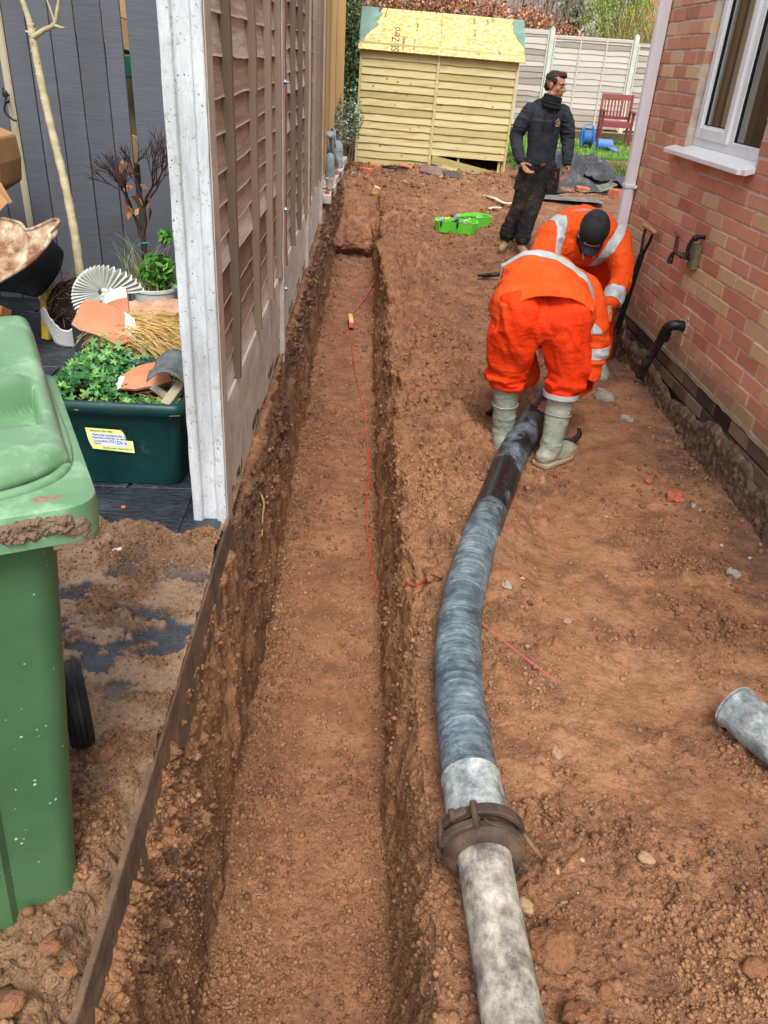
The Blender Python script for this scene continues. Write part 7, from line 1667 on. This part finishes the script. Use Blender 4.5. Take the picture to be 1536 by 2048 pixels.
def wellie(ank, toe, top, rt, parent, label=None):
    """rubber boot: shaft, foot, sole"""
    ank, toe, top = Vector(ank), Vector(toe), Vector(top); d = (toe - ank); d.z = 0; d.normalize(); heel = Vector((ank.x, ank.y, 0)) - d * .045
    mb = MB(); mb.tube([top, top.lerp(ank, .45), ank + Vector((0, 0, .04)), ank], [rt, rt * .90, rt * .80, rt * .84], 20, round_ends=True)
    mb.ell(heel + Vector((0, 0, .060)) + d * .02, (.052, .052, .058)); mb.tube([heel + d * .01 + Vector((0, 0, .055)), heel + d * .10 + Vector((0, 0, .058)), heel + d * .17 + Vector((0, 0, .050)), heel + d * .215 + Vector((0, 0, .040))], [.050, .050, .050, .040], 16, round_ends=True)
    me = remesh(mb, .006, 4); o = skin('boot', me, M_BOOTG, parent, folds(.004, 16, 9, (1, 1, 2.2)))
    mb = MB(); u = Vector((-d.y, d.x, 0)); pts = [(-.005, .040), (.02, .051), (.09, .049), (.15, .054), (.21, .050), (.258, .030)]; poly = [heel + d * (a - .028) + u * b for a, b in pts] + [heel + d * (a - .028) - u * b for a, b in pts[::-1]]
    mb.loft([[q + Vector((0, 0, .004)) for q in poly], [q + Vector((0, 0, .026)) for q in poly]]); mb.build('sole', M_SOLE, o, bevel=.004)
    mb = MB()
    for k, (t_, rr_) in enumerate(((.02, 1.03), (.40, .955))):
        c = top.lerp(ank, t_); ax = (ank - top).normalized(); ringat(c, ax, [(rt * rr_ - .002, -.004), (rt * rr_ + .003, 0), (rt * rr_ - .002, .004)], 24).build('boot_band', M_BOOTG, o, smooth=True)
    return o

# --- worker bending away from us
pa = thing('person', 'person in orange hi vis and rubber boots bent double over the hose, seen from behind', 'person', (.90, 3.65, 0))
Lk, Rk = (.745, 3.73, .46), (1.035, 3.66, .46)
La, Ra = (.775, 3.76, .09), (1.01, 3.60, .09)
pel = Vector((.865, 3.66, .79)); ch = Vector((.985, 4.06, .76)); nk = Vector((1.06, 4.24, .66))
mb = MB(); cap(mb, pel - Vector((0, 0, .05)), (.90, 3.80, .78), .09, .09); cap(mb, (.90, 3.80, .80), ch, .10, .10); cap(mb, ch, nk, .07, .05)
for k, a, x in ((Lk, La, .77), (Rk, Ra, .97)): limb(mb, [(x, 3.66, .70), k, (a[0], a[1] + .01, a[2])], [.06, .045, .032])
limb(mb, [(1.13, 4.03, .76), (1.18, 3.97, .54), (1.115, 3.88, .30)], [.06, .045, .032]); limb(mb, [(.86, 4.16, .74), (.84, 4.12, .52), (.93, 4.02, .30)], [.06, .045, .032])
hand(mb, (1.105, 3.89, .28), (-.5, .35, -.8), (-.9, 0, -.2), 1.0, .6); hand(mb, (.935, 4.01, .28), (.1, .1, -1), (.9, 0, 0), 1.0, .6)
L_, eu_ = headblob(mb, (1.10, 4.33, .60), (.15, .35, -.9), (.1, .9, .3))
body = skin('body', remesh(mb, .0065, 3), M_SKIN, pa)
# trousers, wide and rucked over the boots
mb = MB(); mb.ell((.86, 3.675, .745), (.195, .145, .120), (R(20), 0, R(-6)), 20, 14); mb.ell((.770, 3.645, .705), (.108, .095, .115)); mb.ell((.965, 3.625, .70), (.112, .095, .115))
for k, a, x, sg in ((Lk, La, .755, -1), (Rk, Ra, .975, 1)):
    limb(mb, [(x, 3.64, .76), (x + sg * .015, 3.66, .62), (k[0], k[1] - .01, .50), (k[0] + .008 * -sg, k[1], .415)], [.118, .115, .098, .090], 20)
    mb.ell((k[0] - .005, k[1] - .005, .425), (.102, .098, .040)); mb.ell((k[0] - .012 * sg, k[1], .385), (.093, .090, .028), (R(6), R(-5), 0))
me = remesh(mb, .0065, 3)
def tr_disp(co):
    z = co[:, 2]; lo = 1 - sst(.40, .52, z); a = fbm(co * np.array([1, 1, .35]), 9, 3, 3); b = 1 - np.abs(noise(co * np.array([1, 1, 2.6]), 13, 8)) * 2
    c_ = 1 - np.abs(fbm(co * np.array([1, 1, .5]) + co[:, [2, 0, 1]] * .4, 6.5, 2, 12)) * 3
    seam = -.012 * np.exp(-((co[:, 0] - (.868 + .02 * (co[:, 2] - .7))) / .010) ** 2) * (co[:, 1] < 3.66) * sst(.62, .70, z)
    e_ = 1 - np.abs(fbm(co * np.array([1.4, 1, .45]) + co[:, [2, 2, 1]] * np.array([.5, 0, 0]), 11, 2, 19)) * 3
    return .009 * a + .012 * b * lo + .010 * c_ * (1 - lo) + .006 * e_ * (1 - lo) + seam
tro = skin('trousers', me, M_ORANGE2, pa, tr_disp)
# reflective hem showing under the right leg
mb = MB(); ringat((1.012, 3.645, .372), (0, .05, 1), [(.082, -.014), (.084, .010), (.090, .012), (.088, -.014)], 32).build('reflective_hem', M_REFL, pa, smooth='auto')
# jacket: back, flapping hem, right sleeve
mb = MB(); mb.ell((.868, 3.70, .755), (.242, .215, .162), (R(4), R(4), R(-6)), 24, 16); mb.ell((.875, 3.76, .80), (.218, .165, .155), (R(8), R(5), R(-6)), 24, 16); mb.ell((.910, 3.88, .825), (.230, .18, .150), (R(-2), R(12), R(-12)), 24, 16); mb.ell((.98, 4.05, .755), (.225, .15, .14), (R(-20), R(14), R(-18)), 24, 16)
mb.ell((1.08, 4.23, .68), (.10, .09, .09))
mb.ell((1.045, 3.79, .70), (.075, .13, .15), (R(8), R(-20), R(-8))); mb.ell((1.10, 3.85, .64), (.045, .11, .13), (R(10), R(-12), R(-8)))
limb(mb, [(1.12, 4.00, .78), (1.17, 3.95, .68), (1.192, 3.92, .54), (1.168, 3.86, .42), (1.125, 3.80, .31)], [.092, .088, .078, .070, .055], 20)
limb(mb, [(.86, 4.16, .74), (.84, 4.12, .52), (.92, 4.03, .32)], [.085, .07, .055], 18)
me = remesh(mb, .0065, 3)
# the hem: cut the jacket off where it stops over the seat, along a sloping line
bm = bmesh.new(); bm.from_mesh(me)
bmesh.ops.bisect_plane(bm, geom=bm.verts[:] + bm.edges[:] + bm.faces[:], plane_co=(.865, 3.545, .862), plane_no=(.02, -.895, -.446), clear_outer=True)
bm.to_mesh(me); bm.free()
def ja_disp(co):
    a = fbm(co * np.array([.6, 1, 1]), 6, 3, 23); b = 1 - np.abs(fbm(co * np.array([1, .6, 1.2]), 8, 2, 28)) * 3; arm = sst(1.09, 1.16, co[:, 0]) * (1 - sst(.62, .70, co[:, 2]))
    return .010 + .008 * a + .0075 * b + arm * .011 * (1 - np.abs(noise(co * np.array([1, 1, 2.2]), 12, 31)) * 2)
jk = skin('jacket', me, M_ORANGE, pa, ja_disp)
jme = jk.data.copy(); jme.transform(wmat(pa)); md = jk.modifiers.new('s', 'SOLIDIFY'); md.thickness = .007; md.offset = -1
strip('reflective_stripe', jme, (.93, 3.835, .93), (.30, .93, .20), .058, M_REFL, jk, .004, lambda c: c.z > .62)
strip('reflective_stripe', jme, (1.18, 3.91, .515), (.0, .05, 1), .055, M_REFL, jk, .004, lambda c: c.x > 1.09)
wellie(La, (.79, 3.95, .0), (.755, 3.735, .385), .070, pa); wellie((1.0, 3.615, .09), (1.13, 3.72, 0), (1.018, 3.655, .385), .070, pa)

# --- worker in a cap facing us
pb_ = thing('person', 'person in orange hi vis jacket and black cap bending down, facing the viewer', 'person', (1.42, 5.2, 0))
mb = MB(); cap(mb, (1.42, 5.50, .78), (1.38, 5.15, .86), .14, .16)
cap(mb, (1.37, 5.06, .88), (1.375, 4.97, .90), .06, .055)
for x, a in ((1.53, (1.60, 5.02, .09)), (1.33, (1.20, 5.3, .09))): limb(mb, [(x, 5.48, .75), ((x + a[0]) / 2 + .02, 5.16, .46), a], [.085, .06, .04])
limb(mb, [(1.59, 5.06, .84), (1.60, 4.90, .66), (1.50, 4.72, .54)], [.06, .045, .032]); limb(mb, [(1.16, 5.06, .84), (1.12, 4.84, .62), (1.10, 4.55, .42)], [.06, .045, .032])
hand(mb, (1.50, 4.72, .53), (-.1, -.3, -1), (-.9, 0, 0), 1.0, .5); hand(mb, (1.10, 4.54, .41), (0, -.5, -.8), (.8, 0, 0), 1.0, .5)
hc = (1.375, 4.905, .915); hf = (-.10, -.52, -.85)
L_, eu_ = headblob(mb, hc, hf, (0, -.85, .5), 1.08)
body = skin('body', remesh(mb, .006, 3), M_SKIN, pb_); 
eyes(L_, eu_, 1.08, pb_)
mb = MB(); mb.ell(L_(0, .045, -.085), (.048, .052, .050), eu_, 14, 10); mb.ell(L_(0, .085, -.060), (.030, .012, .022), eu_); mb.ell(L_(.05, .01, -.06), (.020, .045, .036), eu_); mb.ell(L_(-.05, .01, -.06), (.020, .045, .036), eu_)
wobbly('beard', mb, M_HAIR, pb_, .005, .004, 60, 3)
mb = MB(); mb.ell(L_(0, -.016, .045), (.089, .106, .092), eu_, 20, 14); cm = remesh(mb, .005, 3); bm = bmesh.new(); bm.from_mesh(cm); Mq = eu_.to_matrix(); upv = Mq @ Vector((0, 0, 1)); bmesh.ops.bisect_plane(bm, geom=bm.verts[:] + bm.edges[:] + bm.faces[:], plane_co=L_(0, 0, .022), plane_no=-upv, clear_outer=True); bm.to_mesh(cm); bm.free()
cpo = skin('cap', cm, M_CAP, pb_, lambda co: .0015 * fbm(co, 30, 3, 4)); md = cpo.modifiers.new('s', 'SOLIDIFY'); md.thickness = .003
V = []
for i in range(17):
    a = R(-62 + 124 * i / 16)
    for j in range(8):
        t_ = j / 7; rx, ry = .088 * math.sin(a), .098 * math.cos(a); ex = .065 * t_ * math.cos(a * 1.15); V.append(L_(rx * (1 + .0 * t_) / 1.08, (ry - .016 + ex) / 1.08, (.030 - .020 * t_ - .030 * (abs(math.sin(a)) ** 2) * .8 * (t_ + .15)) / 1.08))
o = npmesh('cap_peak', [tuple(q) for q in V], gridfaces(17, 8), M_CAP); md = o.modifiers.new('s', 'SOLIDIFY'); md.thickness = .004; attach(o, cpo)
mb = MB(); mb.ell(L_(0, -.02, .130), (.008, .008, .004), eu_, 10, 6); mb.build('cap_button', M_CAP, cpo, smooth=True)
mb = MB(); mb.ell((1.375, 5.13, .875), (.250, .19, .135), (R(-16), 0, 0), 22, 14); mb.ell((1.40, 5.32, .86), (.20, .2, .15), (0, 0, 0), 20, 12); mb.ell((1.41, 5.46, .80), (.185, .15, .14), (0, 0, 0), 20, 12)
mb.ell((1.375, 5.02, .80), (.17, .07, .12), (R(20), 0, 0)); mb.ell((1.375, 5.06, .91), (.105, .07, .075)); mb.ell((1.18, 5.08, .85), (.11, .12, .10)); mb.ell((1.57, 5.08, .85), (.11, .12, .10))
limb(mb, [(1.575, 5.05, .84), (1.605, 4.95, .74), (1.59, 4.86, .65), (1.515, 4.74, .56)], [.095, .082, .070, .058], 20); limb(mb, [(1.16, 5.06, .83), (1.11, 4.92, .70), (1.11, 4.78, .58), (1.10, 4.58, .45)], [.095, .082, .070, .056], 20)
jb = skin('jacket', remesh(mb, .0065, 3), M_ORANGE, pb_, folds(.011, 9, 53)); jm = jb.data.copy(); jm.transform(wmat(pb_))
strip('reflective_stripe', jm, (1.195, 5.05, .9), (.97, .16, -.12), .052, M_REFL, jb, .004, lambda c: c.z > .72 and c.y < 5.35 and c.x < 1.30)
strip('reflective_stripe', jm, (1.550, 5.03, .87), (.86, -.10, -.50), .056, M_REFL, jb, .004, lambda c: c.z > .70 and c.y < 5.3 and c.x > 1.42)
strip('reflective_stripe', jm, (1.53, 4.765, .585), (.35, .72, .62), .085, M_REFL, jb, .004, lambda c: c.x > 1.44)
mb = MB(); mb.tube(catmull([(1.30, 4.945, .90), (1.325, 4.90, .84), (1.35, 4.90, .76)], 4), .0045, 6); mb.tube(catmull([(1.445, 4.945, .90), (1.425, 4.90, .84), (1.405, 4.90, .77)], 4), .0045, 6); mb.build('drawstring', smat('pale cord', ['b5b5b0', 'd0d0ca'], 20), jb, smooth=True)
mb = MB(); mb.ell((1.42, 5.47, .76), (.175, .14, .13), (0, 0, 0), 20, 12)
for x, k, a in ((1.53, (1.585, 5.16, .46), (1.60, 5.04, .15)), (1.33, (1.285, 5.24, .46), (1.20, 5.3, .15))): limb(mb, [(x, 5.46, .74), k, a], [.11, .095, .085], 18)
skin('trousers', remesh(mb, .008, 3), M_ORANGE2, pb_, folds(.008, 8, 57)); wellie((1.60, 5.03, .09), (1.60, 4.8, 0), (1.60, 5.06, .25), .06, pb_); wellie((1.20, 5.3, .09), (1.18, 5.1, 0), (1.22, 5.31, .25), .06, pb_)

# --- standing man in the hoodie
pc_ = thing('person', 'person standing in a charcoal hoodie and muddy black work trousers, looking right', 'person', (1.68, 8.9, 0))
Y0 = 8.95
hipL, hipR = (1.735, Y0, .86), (1.90, Y0 - .02, .86)
kL, kR = (1.665, Y0 - .03, .45), (1.80, Y0 - .06, .45); aL, aR = (1.575, Y0 + .02, .09), (1.725, Y0 - .12, .09)
shL_, shR_ = (1.655, Y0 + .0, 1.365), (1.98, Y0 + .02, 1.375); eL, eR = (1.545, Y0 + .02, 1.13), (2.085, Y0 + .02, 1.13); wL, wR = (1.60, Y0 - .14, .915), (2.085, Y0 - .10, .92)
mb = MB(); cap(mb, (1.82, Y0, .88), (1.82, Y0, 1.15), .12, .12); mb.ell((1.818, Y0, 1.26), (.165, .10, .16)); cap(mb, (1.82, Y0, 1.38), (1.845, Y0 - .02, 1.50), .06, .055)
for h_, k, a in ((hipL, kL, aL), (hipR, kR, aR)): limb(mb, [h_, k, a], [.08, .055, .04])
limb(mb, [shL_, eL, wL], [.055, .045, .030]); limb(mb, [shR_, eR, wR], [.055, .045, .030])
hand(mb, wL, (.55, -.25, -.75), (.6, -.5, 0), 1.05, .55); hand(mb, wR, (-.05, -.2, -1), (-.8, -.4, 0), 1.05, .35)
hd = (1.868, Y0 - .03, 1.615); hf2 = (.78, -.62, -.12); L_, eu_ = headblob(mb, hd, hf2, (0.05, 0, 1), 1.08)
skin('body', remesh(mb, .006, 2), M_SKIN, pc_); eyes(L_, eu_, 1.03, pc_)
mb = MB(); mb.ell(L_(0, -.026, .052), (.080, .092, .072), eu_, 18, 12); mb.ell(L_(0, .045, .090), (.055, .040, .030), eu_); mb.ell(L_(0, -.075, .0), (.064, .035, .065), eu_)
for q in (-1, 1): mb.ell(L_(q * .070, .008, .035), (.010, .035, .030), eu_)
me = remesh(mb, .005, 1); skin('hair', me, M_HAIR, pc_, lambda co: .010 * np.maximum(0, .6 - cell(co, 55, 5)[0]) * 2 - .002 + .004 * fbm(co, 60, 2, 6))
mb = MB(); mb.ell(L_(0, .050, -.088), (.036, .031, .024), eu_); mb.ell(L_(.046, .012, -.066), (.016, .036, .022), eu_); mb.ell(L_(-.046, .012, -.066), (.016, .036, .022), eu_); mb.ell(L_(0, .082, -.046), (.022, .008, .004), eu_); wobbly('stubble', mb, smat('short beard', ['80604f', '976f5b'], 80, .8, 200, .3), pc_, .005, .001, 60, 3)
mb = MB()
for k, (z, rx) in enumerate(((1.435, .092), (1.462, .088), (1.488, .083), (1.512, .078))): mb.lathe([(rx + .020 * math.cos(a), .017 * math.sin(a)) for a in [2 * PI * j / 8 for j in range(8)]], (1.845 + .004 * k, Y0 - .025, z), 22, (R(8 - 3 * k), R(8 + 4 * (k % 2)), 0), closed=True)
wobbly('neck_warmer', mb, smat('black fleece', ['0f1012', '191a1d'], 8, .95, 200, .3), pc_, .006, .003, 30, 4)
# hoodie
mb = MB(); mb.tube([(1.825, Y0, .90), (1.825, Y0, 1.02), (1.82, Y0, 1.16), (1.82, Y0, 1.30)], [.150, .150, .160, .165], 24, flat=1, round_ends=False); mb.ell((1.82, Y0, 1.33), (.190, .125, .12)); mb.ell((1.835, Y0 - .01, 1.42), (.125, .10, .06)); mb.ell((1.80, Y0 + .09, 1.42), (.13, .07, .08))
mb.ell((1.825, Y0, .91), (.158, .14, .045))
limb(mb, [shL_, (1.585, Y0 + .01, 1.25), eL, (1.565, Y0 - .06, 1.02), (wL[0] - .006, wL[1] + .01, wL[2] + .01)], [.088, .082, .070, .062, .048], 18); limb(mb, [shR_, (2.05, Y0 + .02, 1.26), eR, (2.09, Y0 - .04, 1.02), (wR[0], wR[1], wR[2] + .01)], [.088, .082, .070, .062, .048], 18)
me = remesh(mb, .0075, 7); co_, _n = meshco(me); co_ = co_.copy(); t_ = (np.abs(co_[:, 0] - 1.82) < .17); co_[:, 1] = np.where(t_, Y0 + (co_[:, 1] - Y0) * .84, co_[:, 1]); me.vertices.foreach_set('co', co_.ravel()); me.update()
hb = skin('hoodie', me, M_HOOD, pc_, lambda co: .007 * fbm(co * np.array([1, 1, 1.3]), 9, 3, 63) + .006 * (1 - np.abs(noise(co * np.array([1, 1, 3.2]), 9, 66)) * 2) * sst(.12, .2, np.abs(co[:, 0] - 1.82)))
mb = MB(); mb.tube(catmull([(1.79, Y0 - .122, 1.40), (1.782, Y0 - .148, 1.30), (1.778, Y0 - .147, 1.21)], 4), .005, 6); mb.tube(catmull([(1.87, Y0 - .120, 1.40), (1.878, Y0 - .146, 1.31), (1.882, Y0 - .145, 1.23)], 4), .005, 6); mb.build('drawstring', M_BLACKC, hb, smooth=True)
mb = MB(); yy = Y0 - .137; M_GOLD = smat('gold print', ['b59a62', 'd0b67c'], 20, .7)
lx, lz = 1.925, 1.295
def gl_(a, b): mb.beam((lx + a[0], yy + (lx + a[0] - 1.83) * .42 - .012, lz + a[1]), (lx + b[0], yy + (lx + b[0] - 1.83) * .42 - .012, lz + b[1]), .004, .005)
for a, b in (((-.026, -.004), (0, .024)), ((0, .024), (.026, -.004)), ((-.026, -.004), (-.018, -.028)), ((.026, -.004), (.018, -.028)), ((-.018, -.028), (.018, -.028)), ((-.012, -.02), (-.012, .0)), ((-.012, 0), (.0, -.008)), ((.006, -.02), (.006, .0)), ((.006, .0), (.016, -.006)), ((.006, .022), (.006, .034)), ((-.022, -.038), (.022, -.038))): gl_(a, b)
mb.build('chest_logo', M_GOLD, hb)
# trousers with holster pockets
mb = MB(); mb.ell((1.82, Y0, .87), (.160, .115, .10), (0, 0, 0), 20, 12)
for h_, k, a, sg in ((hipL, kL, aL, -1), (hipR, kR, aR, 1)): limb(mb, [h_, (h_[0] * .5 + k[0] * .5, Y0 - .01, .66), k, (a[0] * .7 + k[0] * .3, a[1] * .7 + k[1] * .3, .26), (a[0] + .01, a[1], .165)], [.108, .098, .085, .080, .086], 18); mb.ell((a[0] + .01, a[1], .165), (.088, .086, .035))
skin('trousers', remesh(mb, .0075, 3), M_TROUS, pc_, lambda co: .009 * fbm(co * np.array([1, 1, 1.4]), 9, 3, 73) + .007 * (1 - np.abs(noise(co * np.array([1, 1, 2.2]), 11, 76)) * 2) * (1 - sst(.2, .6, co[:, 2])))
for x, y, rz, h_ in ((1.645, Y0 - .07, .25, .22), (1.975, Y0 - .085, -.15, .26)):
    mb = MB(); mb.box((x, y, .735), (.115, .045, h_), (R(4), R(10) if x < 1.8 else R(-3), rz)); po = wobbly('holster_pocket', mb, M_TROUS, pc_, .006, .008, 14, 7, 3)
mb = MB(); mb.lathe([(.150, -.016), (.155, 0), (.150, .016)], (1.822, Y0, .895), 28); mb.v = [(x, Y0 + (y - Y0) * .84, z) for x, y, z in mb.v]; mb.build('belt', M_BLACKC, pc_)
mb = MB(); mb.box((1.835, Y0 - .133, .895), (.045, .008, .026)); mb.build('belt_buckle', smat('copper buckle', ['8a5a44', 'b07a5c'], 8, .4, metal=.6), pc_, bevel=.002)
mb = MB(); mb.box((1.985, Y0 - .118, .80), (.014, .012, .06)); mb.build('red_tool', smat('red handle', ['a82a20', 'c83a2c'], 8), pc_, bevel=.003)
for a, d in ((aL, Vector((-.35, -.95, 0))), (aR, Vector((.10, -1, 0)))):
    d.normalize(); a = Vector(a); hl = Vector((a.x, a.y, 0)) - d * .04; mb = MB(); mb.tube([a + Vector((0, 0, .09)), a, hl + d * .03 + Vector((0, 0, .05))], [.052, .046, .045], 16, round_ends=True); mb.tube([hl + Vector((0, 0, .048)), hl + d * .12 + Vector((0, 0, .05)), hl + d * .20 + Vector((0, 0, .042)), hl + d * .235 + Vector((0, 0, .036))], [.040, .042, .043, .034], 14, round_ends=True)
    bo = skin('boot', remesh(mb, .006, 3), M_TANB, pc_, folds(.003, 20, 5)); mb = MB(); u = Vector((-d.y, d.x, 0)); pts = [(-.035, .036), (.03, .042), (.10, .038), (.17, .046), (.23, .040), (.262, .02)]; poly = [hl + d * q + u * w for q, w in pts] + [hl + d * q - u * w for q, w in pts[::-1]]; mb.loft([[q + Vector((0, 0, .002)) for q in poly], [q + Vector((0, 0, .024)) for q in poly]]); mb.build('sole', smat('dark tan sole', ['6a563c', '80694a'], 12), bo, bevel=.003)
    mb = MB()
    for k in range(5): q = hl + d * (.075 + .018 * k) + Vector((0, 0, .135 - .018 * k)); mb.tube([q - u * .022, q + u * .022], .003, 5)
    mb.build('laces', smat('lace', ['4a3d2c', '5c4d3a'], 20), bo)
